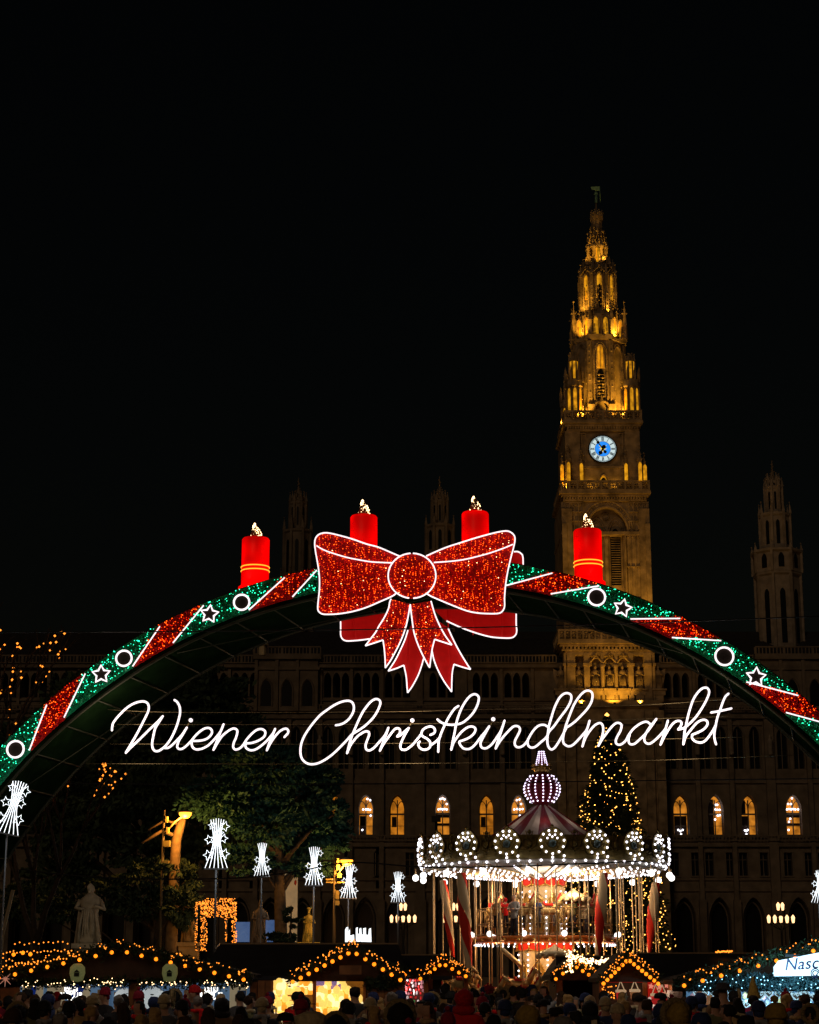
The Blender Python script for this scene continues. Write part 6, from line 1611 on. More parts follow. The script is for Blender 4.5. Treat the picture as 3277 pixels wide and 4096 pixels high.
part(rect(LA, 950, 3962, 985, 4008, DY - .12), 'picture', mat('small_blue_picture', (.05, .15, .45), .6, var=.3, scale=9), A)
GLO = mat('snow_globe', (.75, .8, .82), .15, emis=(.85, .95, 1), es=.35)
for (x, y, r) in ((497, 3995, 42), (610, 4003, 56)):
    c = LA(x, y, DY - .5); rr = r * MPP(y, 48); part(MB().ball(c, rr, 3), 'snow_globe', GLO, A)
# flag
for k, mt_ in enumerate((mat('flag_red', (.6, .01, .01), .6, emis=(1, .02, .02), es=.15), mat('flag_white', (.7, .7, .68), .6, emis=(1, 1, .9), es=.2), bpy.data.materials['flag_red'])):
    vs = []
    for i in range(9):
        x = 663 + 58 * i / 8; y = 3962 + 8 * math.sin(i * .8) + i * 1.2
        vs += [LA(x, y + k * 13, DY - .35), LA(x, y + (k + 1) * 13, DY - .35)]
    part(MB().add(vs, [(2 * i, 2 * i + 1, 2 * i + 3, 2 * i + 2) for i in range(8)]), 'flag_stripe', mt_, A)
def chandelier(L, x, y, dy, parent):
    c = L(x, y, dy); m = MB()
    for ring, (rr, z, n) in enumerate(((.26, 0, 9), (.15, .13, 6))):
        for k in range(n):
            a = 2 * math.pi * k / n; p = c + Vector((rr * math.cos(a), rr * math.sin(a), z)); m.tube([p, p + Vector((0, 0, .09))], .014, 5); m.tube([c + Vector((0, 0, z - .1)), p], .008, 4)
    m.tube([c + Vector((0, 0, -.2)), c + Vector((0, 0, .3))], .012, 5); m.ball(c + Vector((0, 0, -.14)), .035, 1)
    part(m, 'chandelier', glow('crystal_light', (1, .97, .9), 2.2), parent)
chandelier(LA, 283, 3985, .8, A); chandelier(LA, 845, 3985, .8, A)
for x, sd in ((310, 1), (680, 2)):
    c = LA(x, 3890, -.45); m = MB().lathe([(.02, -.22), (.14, -.19), (.19, -.02), (.18, .12), (.1, .2), (.03, .21)], c, 14, squash=.35)
    o = part(m, 'round_ornament', mat('pale_green_ornament', (.33, .36, .16), .6, emis=(.5, .55, .2), es=.10, var=.2, scale=20), A)
    m = MB().box(c + Vector((.0, -.09, -.05)), (.12, .03, .09)); m.add([c + Vector((-.08, -.1, 0)), c + Vector((.08, -.1, 0)), c + Vector((0, -.1, .07))], [(0, 1, 2)]); part(m, 'ornament_hut', BLACKM, o)
rngA = np.random.default_rng(77)
def lintel(L, x0, x1, y, mt, parent, n, leds, ledm=None, dy=-.15, hang=.07):
    a, b = L(x0, y, dy), L(x1, y, dy); u = rngA.uniform(0, 1, n)
    pts = np.array(a)[None] * (1 - u)[:, None] + np.array(b)[None] * u[:, None] + rngA.normal(size=(n, 3)) * np.array([.03, .04, hang])
    cards_obj('fir_garland', pts, .1, mt, rngA, parent, 'stuff'); m = MB()
    for k in range(leds): m.octa(a.lerp(b, rngA.random()) + Vector((0, -.12, rngA.normal() * hang * .8)), .014)
    if leds: part(m, 'garland_lights', ledm or LED_W, parent, kind='stuff')
lintel(LA, 80, 515, 3932, FIR, A, 1400, 45); lintel(LA, 555, 1000, 3932, FIR, A, 1400, 45)
# dark sloping roof edge strings on the far left
m = MB(); rr_ = random.Random(6)
for (x0, y0, x1, y1, n) in ((0, 3812, 300, 3800, 22), (0, 3870, 330, 3820, 26), (60, 3775, 290, 3770, 12), (0, 3835, 150, 3865, 12)):
    for k in range(n): u = k / n; m.octa(LA(x0 + (x1 - x0) * u, y0 + (y1 - y0) * u + rr_.uniform(-6, 6), -.6), .02)
part(m, 'fairy_lights', LED_GOLD, A, kind='stuff')
for (x, y) in ((55, 3818), (92, 3811), (122, 3817)): inst(BO_M, 'lamp_bulb', A, LA(x, y, -.7))
# straw star on the post
c = LA(22, 3915, -.3); m = MB()
for k in range(8): a = k * math.pi / 4; m.tube([c, c + Vector((.19 * math.cos(a), 0, .19 * math.sin(a)))], .018, 4, r1=.006)
part(m, 'straw_star', mat('straw_star', (.6, .3, .2), .6, emis=(1, .45, .3), es=.25), A)
# --- stall B: lantern stall
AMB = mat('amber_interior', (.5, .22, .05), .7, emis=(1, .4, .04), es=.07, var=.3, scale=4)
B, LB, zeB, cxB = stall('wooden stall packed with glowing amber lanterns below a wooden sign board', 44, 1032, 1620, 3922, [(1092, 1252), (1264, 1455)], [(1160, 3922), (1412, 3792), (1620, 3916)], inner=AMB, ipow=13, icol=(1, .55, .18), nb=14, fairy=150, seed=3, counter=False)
LANT = [glow('glass_lantern_%s' % n, c, s, sampling='NONE') for n, c, s in (('honey', (1, .62, .14), 1.0), ('cream', (1, .82, .42), 1.1), ('amber', (1, .38, .03), .8), ('lilac', (.35, .25, .6), .35))]
LMS = [MB().lathe([(.035, 0), (.062, .02), (.068, .09), (.05, .13), (.02, .15)], n=8).mesh('glass_lantern', q) for q in LANT]
rb = random.Random(9)
for (x0, x1, y0, y1) in ((1098, 1250, 3935, 3985), (1098, 1165, 4000, 4090), (1268, 1452, 3933, 4080)):
    y = y0
    while y < y1:
        x = x0 + rb.random() * 6
        while x < x1:
            if not (x > 1370 and y < 3940 + (x - 1370) * .7):
                o = inst(rb.choice((LMS[0], LMS[1], LMS[0], LMS[2], LMS[1], LMS[3] if y < 3960 else LMS[0])), 'glass_lantern', B, LB(x, y + 10, 1.9 + rb.random() * .3)); o.scale = (rb.uniform(.85, 1.35),) * 3
            x += rb.uniform(13, 18)
        y += 17
m = MB()
for y in range(3948, 4095, 17): a, b = LB(1096, y + 1, 2.3), LB(1454, y + 1, 2.3); m.bx(a.x, b.x, 2.1, 2.35, a.z - .012, a.z)
part(m, 'shelf', WOOD, B)
for s0, s1 in ((1082, 1094), (1250, 1266), (1453, 1464)): part(rect(LB, s0, 3925, s1, 4100, -.05, .12), 'post', mat('orange_post', (.45, .15, .03), .6), B)
part(rect(LB, 1358, 3862, 1446, 3898, -.5, .06), 'sign_board', WOOD, B)
lintel(LB, 1460, 1600, 3930, FIR, B, 600, 0)
# --- stall C: small stall with red and white goods, and its gable over the passage
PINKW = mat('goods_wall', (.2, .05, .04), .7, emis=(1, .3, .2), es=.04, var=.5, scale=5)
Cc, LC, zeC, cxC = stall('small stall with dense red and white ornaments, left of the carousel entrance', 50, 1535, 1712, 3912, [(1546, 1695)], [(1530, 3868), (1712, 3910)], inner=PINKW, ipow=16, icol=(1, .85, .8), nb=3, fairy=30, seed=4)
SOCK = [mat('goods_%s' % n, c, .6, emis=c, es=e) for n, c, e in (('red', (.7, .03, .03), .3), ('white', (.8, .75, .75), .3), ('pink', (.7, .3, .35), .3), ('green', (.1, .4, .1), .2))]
BB = [MB().ball((0, 0, 0), .042, 1).mesh('bauble', q) for q in SOCK]
def goods(t, L, x0, x1, y0, y1, dy, st, meshes, name, rr, w=.5, sc=1.0):
    y = y0
    while y < y1:
        x = x0 + rr.random() * st
        while x < x1:
            o = inst(rr.choice(meshes), name, t, L(x, y + rr.uniform(-3, 3), dy + rr.random() * w)); o.scale = (sc * rr.uniform(.7, 1.2), sc, sc * rr.uniform(.8, 1.7)); x += st * rr.uniform(.8, 1.3)
        y += st * 1.1
goods(Cc, LC, 1550, 1692, 3920, 3975, 1.0, 12, BB[:3], 'bauble', rb); goods(Cc, LC, 1550, 1690, 3990, 4020, 1.4, 16, BB, 'bauble', rb)
part(rect(LC, 1696, 3915, 1714, 4020, -.05, .1), 'post', bpy.data.materials['orange_post'], Cc)
D, LD, zeD, cxD = stall('narrow gabled canopy strung with orange bulbs over the passage to the carousel', 50.5, 1716, 1872, 3900, [(1722, 1866)], [(1690, 3900), (1768, 3842), (1875, 3900)], nb=8, fairy=90, seed=5, counter=False, depth=1.5)
# --- stall E: between, with white light shower
E_s, LE, zeE, cxE = stall('small dark stall with tangled white fairy lights on its roof before the carousel', 52, 2225, 2418, 3918, [(2250, 2400)], [(2205, 3915), (2290, 3850), (2410, 3925)], nb=8, fairy=140, seed=6, counter=True, inner=WOODD)
m = MB(); re_ = random.Random(8)
for k in range(170):
    u = re_.random(); x = 2270 + 165 * u; y = 3822 + 32 * math.sin(u * 3) * .4 + u * 18 + re_.gauss(0, 6)
    if k < 50: x = 2282 + re_.gauss(0, 8); y = 3800 + re_.random() * 90
    m.octa(LE(x, y, -.5), .022)
part(m, 'fairy_lights', LED_W, E_s, kind='stuff')
# --- stall F: gabled with stockings
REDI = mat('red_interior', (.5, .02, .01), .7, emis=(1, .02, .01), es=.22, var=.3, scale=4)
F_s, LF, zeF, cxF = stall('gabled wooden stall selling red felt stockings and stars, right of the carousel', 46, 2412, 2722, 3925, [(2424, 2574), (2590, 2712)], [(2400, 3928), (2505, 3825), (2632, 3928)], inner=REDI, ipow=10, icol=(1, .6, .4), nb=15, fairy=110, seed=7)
part(rect(LF, 2425, 3930, 2588, 4060, 2.2), 'curtain', WOODD, F_s)
SKM = []
for q in (SOCK[0], mat('gingerbread', (.35, .15, .05), .7, emis=(.8, .4, .15), es=.12)):
    m = MB().lathe([(.05, -.2), (.1, -.17), (.12, -.02), (.10, .0)], n=10); m.ball((.06, -.02, -.16), .07, 1); SKM.append(m.mesh('felt_bag', q))
CUFF = MB().lathe([(.13, 0), (.135, .03), (.13, .06), (.1, .07)], n=10)
for s in (-1, 1): CUFF.tube([(s * .09, 0, .05), (0, 0, .28)], .012, 4)
CUFFM = CUFF.mesh('bag_cuff', mat('cream_cuff', (.65, .5, .35), .7, emis=(1, .7, .4), es=.3))
for (x, y, k) in ((2484, 3970, 0), (2540, 3968, 1), (2624, 3985, 0), (2650, 3985, 0)):
    o = inst(SKM[k], 'felt_bag', F_s, LF(x, y, .3)); inst(CUFFM, 'bag_cuff', o, (0, 0, 0))
STM = MB().prism(star_pts((0, 0, 0), .08, .2, .5), .03).mesh('felt_star', mat('felt_star', (.6, .2, .15), .7, emis=(1, .4, .3), es=.3))
for (x, y) in ((2605, 3945), (2640, 3948), (2668, 3942), (2690, 3960), (2660, 3975)): inst(STM, 'felt_star', F_s, LF(x, y, 1.5))
goods(F_s, LF, 2595, 2705, 4000, 4050, 1.4, 22, [BB[0], BB[1]], 'bauble', rb, sc=1.5)
part(rect(LF, 2400, 3925, 2416, 4060, -.08, .1), 'post', bpy.data.materials['orange_post'], F_s)
part(rect(LF, 2575, 3930, 2586, 4060, -.05, .08), 'post', bpy.data.materials['orange_post'], F_s)
m = MB()
for k in range(26): m.octa(LF(2405 + re_.random() * 60, 3935 + re_.random() * 60, -.3), .018)
part(m, 'hanging_lights', LED_GOLD, F_s, kind='stuff')
# --- stall G: sweets stall, cold blue light
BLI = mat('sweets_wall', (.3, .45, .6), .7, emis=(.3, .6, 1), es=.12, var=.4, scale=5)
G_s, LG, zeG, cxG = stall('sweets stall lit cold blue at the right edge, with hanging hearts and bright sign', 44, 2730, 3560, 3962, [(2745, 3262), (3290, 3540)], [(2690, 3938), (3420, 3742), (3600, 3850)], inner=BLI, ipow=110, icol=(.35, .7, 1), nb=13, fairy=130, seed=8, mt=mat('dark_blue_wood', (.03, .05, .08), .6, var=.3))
FIRB = mat('blue_lit_fir', (.05, .12, .13), .7, var=.4, scale=12)  # blue stall light put into the colour of plain fir
for y in (3905, 3920, 3935, 3950): lintel(LG, 2745, 3270, y, FIRB, G_s, 1100, 14, glow('cold_led', (.3, .75, 1), 4), dy=-.25, hang=.05)
# lit sign board with lettering
SGN = glow('sign_light', (.62, .88, 1), 1.6)
poly = [(3100, 3905), (3098, 3868), (3118, 3842), (3150, 3836), (3300, 3806), (3420, 3790), (3420, 3900)]
sb = part(MB().prism([LG(x, y, -.62) for x, y in poly], .12), 'sign_board', SGN, G_s)
tcu = bpy.data.curves.new('lettering', 'FONT'); tcu.body = 'Nasch'; tcu.size = .37; tcu.shear = .3; tcu.extrude = .01; tcu.offset = .002; tcu.space_character = 1.05
tcu.materials.append(mat('navy_paint', (.01, .015, .06), .5))
tmp = bpy.data.objects.new('tmp_text', tcu); C.objects.link(tmp)
lme = bpy.data.meshes.new_from_object(tmp.evaluated_get(bpy.context.evaluated_depsgraph_get())); bpy.data.objects.remove(tmp)
to = bpy.data.objects.new('lettering', lme); C.objects.link(to); to.parent = sb; q = LG(3138, 3882, -.66); to.location = q; to.rotation_euler = (R_(90), R_(-4), 0); to.scale = (1.0, 1, 1)
m = MB(); c = LG(3262, 3893, -.66)
for rr_q in (.06, .1): m.tube([c + Vector((rr_q * math.cos(a), 0, rr_q * math.sin(a))) for a in np.linspace(.4, 5.6, 14)], .012, 4)
m.tube([c + Vector((-.05, 0, -.12)), c + Vector((.16, 0, .12))], .012, 4); part(m, 'sign_emblem', bpy.data.materials['navy_paint'], sb)
MB().box(LG(3170, 3822, -.7), (.35, .12, .05)).build('sign_lamp', BLACKM, G_s)
point('sign_fill', LG(3180, 3880, -1.3), 70, (.35, .72, 1), G_s, .2)  # added blue fill in front of the sign board, tints the garland
# gingerbread hearts
def heart(s): return [(s * .062 * 16 * math.sin(t) ** 3 / 6, 0, s * .062 * (13 * math.cos(t) - 5 * math.cos(2 * t) - 2 * math.cos(3 * t) - math.cos(4 * t)) / 6) for t in np.linspace(0, 2 * math.pi, 21)[:-1]]
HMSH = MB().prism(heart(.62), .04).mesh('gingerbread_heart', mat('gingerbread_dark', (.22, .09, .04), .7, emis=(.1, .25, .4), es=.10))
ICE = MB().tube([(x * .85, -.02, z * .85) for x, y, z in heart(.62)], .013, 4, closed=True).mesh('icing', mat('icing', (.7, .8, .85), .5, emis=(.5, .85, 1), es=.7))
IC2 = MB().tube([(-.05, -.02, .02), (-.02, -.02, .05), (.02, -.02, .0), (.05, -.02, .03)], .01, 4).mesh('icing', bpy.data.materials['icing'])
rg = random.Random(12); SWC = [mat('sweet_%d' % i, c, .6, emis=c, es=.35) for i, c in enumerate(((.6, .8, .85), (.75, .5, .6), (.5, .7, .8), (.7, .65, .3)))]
for (x, y) in [(2790, 3972), (2822, 3974), (2858, 3976), (2905, 3975), (2945, 3972), (3075, 3975), (3115, 3978), (3150, 3972), (3185, 3985), (3220, 3976), (3248, 3988), (2915, 4010), (2960, 4015), (3010, 3978), (3040, 3982), (3200, 4015), (2985, 4018)]:
    o = inst(HMSH, 'gingerbread_heart', G_s, LG(x, y, .15 + rg.random() * .3)); o.scale = (rg.uniform(.8, 1.25),) * 3; inst(ICE, 'icing', o, (0, 0, 0)); inst(IC2, 'icing', o, (0, 0, 0))
SWM = [MB().ball((0, 0, 0), .06, 1).mesh('sweet_bag', q) for q in SWC]
goods(G_s, LG, 2755, 3255, 3985, 4050, 1.3, 26, SWM, 'sweet_bag', rg, sc=1.3)
for x, y, q in ((2815, 4010, 0), (2838, 4012, 0), (2858, 4005, 1), (2800, 3990, 1)):
    m = MB().ball((0, 0, 0), .09, 2).ball((0, 0, .11), .065, 2).ball((-.05, 0, .16), .025, 1).ball((.05, 0, .16), .025, 1).ball((-.08, -.03, .03), .03, 1).ball((.08, -.03, .03), .03, 1).ball((-.05, -.05, -.08), .04, 1).ball((.05, -.05, -.08), .04, 1)
    o = part(m, 'plush_bear', mat('plush_%d' % x, (.5, .22, .08) if q == 0 else (.6, .3, .35), .9, emis=(1, .5, .25), es=.12), G_s); o.location = LG(x, y, .2)
for (p4, mt_) in (([(2860, 3985), (2870, 4030), (2895, 4035), (2905, 3990)], SWC[1]), ([(2790, 3985), (2800, 4040), (2850, 4040), (2850, 3990)], SWC[0]), ([(3140, 4030), (3160, 3990), (3230, 4030), (3225, 4048)], SWC[0])):
    part(MB().prism([LG(x, y, .6) for x, y in p4], .05), 'sweet_sack', mt_, G_s)
# --- big plain roofs of the stall rows behind
def row_roof(label, Y, x0, x1, py_ridge, py_eave, dep=5):
    a = P(x0, py_ridge, Y); b = P(x1, py_ridge, Y); ze_ = ZZ(py_eave, Y); t = thing('stall_row', label, 'market stall', ((a.x + b.x) / 2, Y, 0), group='dark roofed stall rows'); w = (b.x - a.x) / 2; z = a.z
    MB().add([(-w - .3, -1.2, ze_), (w + .3, -1.2, ze_), (w, dep / 2, z), (-w, dep / 2, z), (w + .3, dep, ze_), (-w - .3, dep, ze_), (-w - .3, -1.2, ze_ - .1), (w + .3, -1.2, ze_ - .1), (w + .3, dep, ze_ - .1), (-w - .3, dep, ze_ - .1)],
             [(0, 1, 2, 3), (3, 2, 4, 5), (0, 3, 5), (1, 4, 2), (6, 7, 1, 0), (9, 5, 4, 8), (0, 5, 9, 6), (1, 7, 8, 4), (6, 9, 8, 7)]).build('roof', ROOF, t)
    MB().bx(-w, w, -.6, dep - .5, 0, ze_ - .1).build('wall', WOODD, t)
    MB().bx(-w, w, dep / 2 - .05, dep / 2 + .05, z - .03, z + .03).build('ridge_cap', mat('ridge_cap', (.25, .18, .1), .7), t)
    return t
row_roof('long dark stall roof behind the lantern stall, flat ridge below the skyline light', 54, 850, 1590, 3768, 3905)
row_roof('dark stall roof left of the carousel poles', 56, 1555, 1765, 3815, 3905)
row_roof('dark stall roof under the right half of the carousel', 58, 2250, 2560, 3820, 3905)
row_roof('long dark stall roof between the stocking stall and the sweets stall', 56, 2590, 3240, 3808, 3905)
t_ = bpy.data.objects['stall_row.003']; m = MB()
for k in range(16): q = P(2865 + k * 4.2, 3806 + re_.uniform(-3, 3), 57.5) - t_.location; m.octa(q, .03)
m.build('fairy_lights', LED_GOLD, t_, kind='stuff')

# ================================================================ people
def skin_body(verts, edges, radii, sub=1, name='b'):
    me = bpy.data.meshes.new(name); me.from_pydata(verts, edges, []); o = bpy.data.objects.new(name, me); C.objects.link(o)
    o.modifiers.new('s', 'SKIN'); sk_ = me.skin_vertices[0].data
    for i, r in enumerate(radii): sk_[i].radius = r if isinstance(r, tuple) else (r, r)
    sk_[0].use_root = True
    sm_ = o.modifiers.new('u', 'SUBSURF'); sm_.levels = sub; sm_.render_levels = sub
    dg = bpy.context.evaluated_depsgraph_get(); ev = o.evaluated_get(dg); out = bpy.data.meshes.new_from_object(ev)
    bpy.data.objects.remove(o); bpy.data.meshes.remove(me)
    out.polygons.foreach_set('use_smooth', [True] * len(out.polygons)); out.name = name
    return out
def person_meshes(pose):
    """facing +y (away from the camera); 1.75 m tall"""
    V = [(0, 0, .95), (0, 0, 1.15), (0, -.01, 1.38), (0, 0, 1.5), (0, .01, 1.60), (0, .02, 1.68)]
    Rr_ = [(.15, .12), (.14, .11), (.15, .11), .055, .082, .075]; E_ = [(0, 1), (1, 2), (2, 3), (3, 4), (4, 5)]
    def chain(start, pts, rad):
        prev = start
        for p, r in zip(pts, rad): V.append(p); Rr_.append(r); E_.append((prev, len(V) - 1)); prev = len(V) - 1
        return prev
    cV, cR, cE = [(0, 0, .98), (0, 0, 1.18), (0, 0, 1.40), (0, 0, 1.50)], [(.20, .16), (.185, .145), (.175, .135), (.075, .075)], [(0, 1), (1, 2), (2, 3)]
    for s in (-1, 1):
        chain(0, [(s * .09, 0, .86), (s * .1, .02, .48), (s * .1, 0, .08), (s * .11, .13, .04)], [.09, .062, .045, .04])
        if pose == 'down': el, ha = (s * .27, -.02, 1.12), (s * .27, .08, .86)
        elif pose == 'front': el, ha = (s * .27, .04, 1.14), (s * .1, .28, 1.16)
        elif pose == 'phone': el, ha = (s * .30, .16, 1.36), (s * .09, .30, 1.62)
        else: el, ha = ((s * .27, -.02, 1.12), (s * .27, .08, .86)) if s < 0 else ((s * .29, .08, 1.2), (s * .16, .3, 1.3))
        h_ = chain(2, [(s * .17, 0, 1.40), el, ha], [.06, .045, .03])
        d = (Vector(ha) - Vector(el)).normalized()
        side = Vector((s, 0, 0)) - d * d.dot(Vector((s, 0, 0))); side.normalize(); 
        palm = Vector(ha) + d * .05; V.append(tuple(palm)); Rr_.append((.038, .02)); E_.append((h_, len(V) - 1)); pi = len(V) - 1
        for f in range(4):
            off = side * ((f - 1.5) * .019); L_ = (.07, .085, .08, .06)[f]; p1 = palm + off + d * .04; p2 = p1 + d * L_ * .5 + Vector((0, .01, -.012)); chain(pi, [tuple(p1), tuple(p2)], [.009, .008])
        chain(pi, [tuple(palm - side * .035 + d * .01), tuple(palm - side * .045 + d * .045)], [.011, .009])
        k0 = len(cV); cV += [(s * .19, 0, 1.40), el, tuple(Vector(el).lerp(Vector(ha), .92))]; cR += [.085, .07, .055]; cE += [(2, k0), (k0, k0 + 1), (k0 + 1, k0 + 2)]
    kk = len(cV); cV += [(0, 0, .72)]; cR += [(.215, .175)]; cE += [(0, kk)]
    return skin_body(V, E_, Rr_, 1, 'person_body'), skin_body(cV, cE, cR, 1, 'coat')
SKIN = mat('skin', (.45, .25, .16), .6)
POSES = {p: person_meshes(p) for p in ('down', 'front', 'phone', 'mixed')}
for b_, c_ in POSES.values(): b_.materials.append(SKIN)
COATS = {}
def coat_mesh(pose, cname, col, plaid=False):
    k = (pose, cname)
    if k not in COATS:
        me = crumple(POSES[pose][1].copy(), .030, 7, len(COATS) * 1.7); me.materials.append(bpy.data.materials.get('coat_' + cname) or mat('coat_' + cname, col, .8, var=.7 if plaid else .25, scale=9 if plaid else 6, bump=.3)); COATS[k] = me
    return COATS[k]
hm = MB(); hm.ball((0, .0, 1.69), .108, 2, (1, 1.08, 1.05)); HAIR_PROTO = hm
def fn_mesh(fn, name):
    m = MB(); fn(m); return m
def hair(m, long=False):
    m.ball((0, -.015, 1.69), .103, 3, (.9, 1.0, 1.02))
    if long: m.ball((0, -.06, 1.56), .105, 3, (1.05, .6, 1.6)); m.ball((.05, -.04, 1.5), .06, 2, (1, .7, 1.8)); m.ball((-.05, -.05, 1.48), .06, 2, (1, .7, 1.8))
def face(m):
    N = 11; vs = []
    for j in range(N):
        for i in range(N):
            x = -.07 + .14 * i / (N - 1); z = 1.585 + .15 * j / (N - 1)
            y = .098 - 5.5 * x * x - 2.2 * (z - 1.66) ** 2
            y += .026 * math.exp(-(x / .011) ** 2) * (1 if 1.632 < z < 1.685 else 0) * (1.685 - z + .02) / .06
            y += .010 * math.exp(-(x / .026) ** 2 - ((z - 1.612) / .009) ** 2) - .012 * (math.exp(-((x - .032) / .012) ** 2 - ((z - 1.683) / .009) ** 2) + math.exp(-((x + .032) / .012) ** 2 - ((z - 1.683) / .009) ** 2))
            vs.append((x, y, z))
    m.add(vs, [(j * N + i, j * N + i + 1, (j + 1) * N + i + 1, (j + 1) * N + i) for j in range(N - 1) for i in range(N - 1)], True)
def beanie(m, pom=False):
    m.lathe([(.106, 1.67), (.112, 1.69), (.106, 1.71), (.102, 1.75), (.08, 1.80), (.04, 1.825), (.01, 1.83)], (0, -.005, 0), 14); m.ball((0, -.03, 1.64), .092, 1, (.95, .8, 1))
    if pom: m.ball((0, 0, 1.865), .045, 1)
def hood(m): m.ball((0, -.02, 1.67), .125, 2, (1, 1.05, 1.12)); m.ball((0, -.05, 1.52), .13, 2, (1.2, .8, .6))
def furring(m): m.tube([(.135 * math.cos(a), .085, 1.67 + .15 * math.sin(a)) for a in np.linspace(0, 2 * math.pi, 14)[:-1]], .04, 6, closed=True)
def cap(m): m.lathe([(.115, 1.69), (.12, 1.72), (.1, 1.78), (.02, 1.8)], n=14); m.box((0, .15, 1.70), (.17, .13, .015))
def brim(m): m.lathe([(.2, 1.70), (.2, 1.71), (.115, 1.72), (.105, 1.8), (.06, 1.82)], n=16)
def scarf(m): m.tube([(.1 * math.cos(a), .09 * math.sin(a), 1.5 + .01 * math.sin(3 * a)) for a in np.linspace(0, 2 * math.pi, 12)[:-1]], .04, 6, closed=True); m.box((.05, -.13, 1.38), (.08, .03, .26))
def cone_hat(m): m.lathe([(.15, 1.66), (.14, 1.72), (.07, 1.95), (.02, 2.12)], n=14)
def furhat(m): m.lathe([(.12, 1.66), (.155, 1.7), (.155, 1.8), (.1, 1.84), (.02, 1.85)], n=14)
HEADGEAR = {'hair': ('hair', lambda m: hair(m)), 'long': ('hair', lambda m: hair(m, True)), 'beanie': ('hat', beanie), 'pom': ('hat', lambda m: beanie(m, True)), 'hood': ('hood', hood), 'fur': ('hood', lambda m: (hood(m), None)), 'cap': ('hat', cap), 'brim': ('hat', brim), 'cone': ('hat', cone_hat), 'furhat': ('hat', furhat)}
GM = {}
def gear_mesh(k, cname, col):
    key = (k, cname)
    if key not in GM:
        m = MB(); HEADGEAR[k][1](m); GM[key] = m.mesh(HEADGEAR[k][0], bpy.data.materials.get('wear_' + cname) or mat('wear_' + cname, col, .85, var=.3, scale=25, bump=.4))
        crumple(GM[key], .026 if k in ('hair', 'long', 'fur', 'furhat', 'hood') else .012, 14, len(GM) * 2.3)
    return GM[key]
FACE_M = fn_mesh(face, 'f').mesh('face', SKIN)
SCARF_M = {}
TROU = MB()
for s in (-1, 1): TROU.tube([(s * .095, 0, .9), (s * .1, .02, .48), (s * .1, 0, .09)], .105, 8, r1=.07)
TROU_M = TROU.mesh('trousers', mat('dark_trousers', (.02, .02, .03), .85))
SHOE = MB()
for s in (-1, 1): SHOE.box((s * .105, .06, .05), (.11, .29, .1), 0, .8)
SHOE_M = SHOE.mesh('shoes', mat('shoe', (.015, .012, .01), .6))
FURM = fn_mesh(furring, 'f').mesh('fur_trim', mat('fur_trim', (.3, .22, .1), .95, var=.4, scale=40, bump=1))
CC_ = {'black': (.025, .025, .028), 'charcoal': (.06, .06, .065), 'navy': (.025, .04, .12), 'brown': (.16, .09, .04), 'olive': (.14, .14, .06), 'red': (.7, .01, .01), 'grey': (.25, .25, .25), 'tan': (.4, .26, .11), 'cream': (.6, .5, .3), 'wine': (.3, .015, .04), 'pink': (.4, .03, .12), 'yellow': (.3, .22, .04), 'checked': (.16, .15, .12)}
HC_ = {'dark': (.012, .008, .006), 'brown': (.05, .025, .01), 'blond': (.4, .25, .09), 'grey': (.2, .18, .16), 'black': (.015, .015, .015), 'red': (.5, .01, .01), 'cream': (.45, .35, .2), 'mustard': (.34, .22, .04), 'navy': (.02, .035, .12), 'wine': (.28, .01, .03)}
GEARNAME = {'hair': 'short %s hair', 'long': 'long %s hair', 'beanie': 'a %s knit hat', 'pom': 'a %s bobble hat', 'hood': 'a %s hood up', 'fur': 'a %s fur-edged hood up', 'cap': 'a %s peaked cap', 'brim': 'a %s brimmed hat', 'cone': 'a pointed %s hat', 'furhat': 'a %s fur hat'}
ZONES = [(-400, 555, 'the painted stall'), (555, 1040, 'the small flag'), (1040, 1500, 'the lantern stall'), (1500, 1720, 'the ornament stall'), (1720, 2230, 'the carousel'), (2230, 2420, 'the fairy-lit roof'), (2420, 2740, 'the stocking stall'), (2740, 3700, 'the sweets stall')]
placed = []; labels = {}
def person(px, Y, h, pose, coat, gear, gcol, rz=0.0, scarf_c=None, label=None, force=False, pos_z=0.0):
    b = P(px, 3990, Y); x = b.x
    if not force and any(math.hypot(x - a, Y - c) < .52 for a, c in placed): return None
    placed.append((x, Y))
    if label is None:
        z = next(n for a, c, n in ZONES if a <= px < c)
        dist = 'close to' if Y > 38 else 'halfway to' if Y > 27 else 'well before'
        label = 'person in %s coat with %s, %s %s' % (coat, GEARNAME[gear] % gcol, dist, z)
        if rz > 1.2 or rz < -1.2: label = label.replace('person in', 'sideways person in')
    t = thing('person', label, 'person', (x, Y, pos_z), rz, 'people in the market crowd'); k = h / 1.75; t.scale = (k * rnd.uniform(.98, 1.16), k * rnd.uniform(.95, 1.1), k)
    inst(POSES[pose][0], 'body', t, (0, 0, 0)); inst(coat_mesh(pose, coat, CC_[coat], coat == 'checked'), 'coat', t, (0, 0, 0))
    inst(gear_mesh(gear, gcol, HC_[gcol]), HEADGEAR[gear][0], t, (0, 0, 0)); inst(TROU_M, 'trousers', t, (0, 0, 0)); inst(SHOE_M, 'shoes', t, (0, 0, 0)); inst(FACE_M, 'face', t, (0, 0, 0))
    if gear == 'fur': inst(FURM, 'fur_trim', t, (0, 0, 0))
    if pose == 'phone' and not pos_z: inst(PHONE, 'phone', t, (0, .34, 1.70)); inst(SCREEN, 'phone_screen', t, (0, .334, 1.70))
    if scarf_c:
        if scarf_c not in SCARF_M: SCARF_M[scarf_c] = fn_mesh(scarf, 's').mesh('scarf', mat('scarf_' + scarf_c, CC_[scarf_c], .9, var=.4, scale=20))
        inst(SCARF_M[scarf_c], 'scarf', t, (0, 0, 0))
    return t
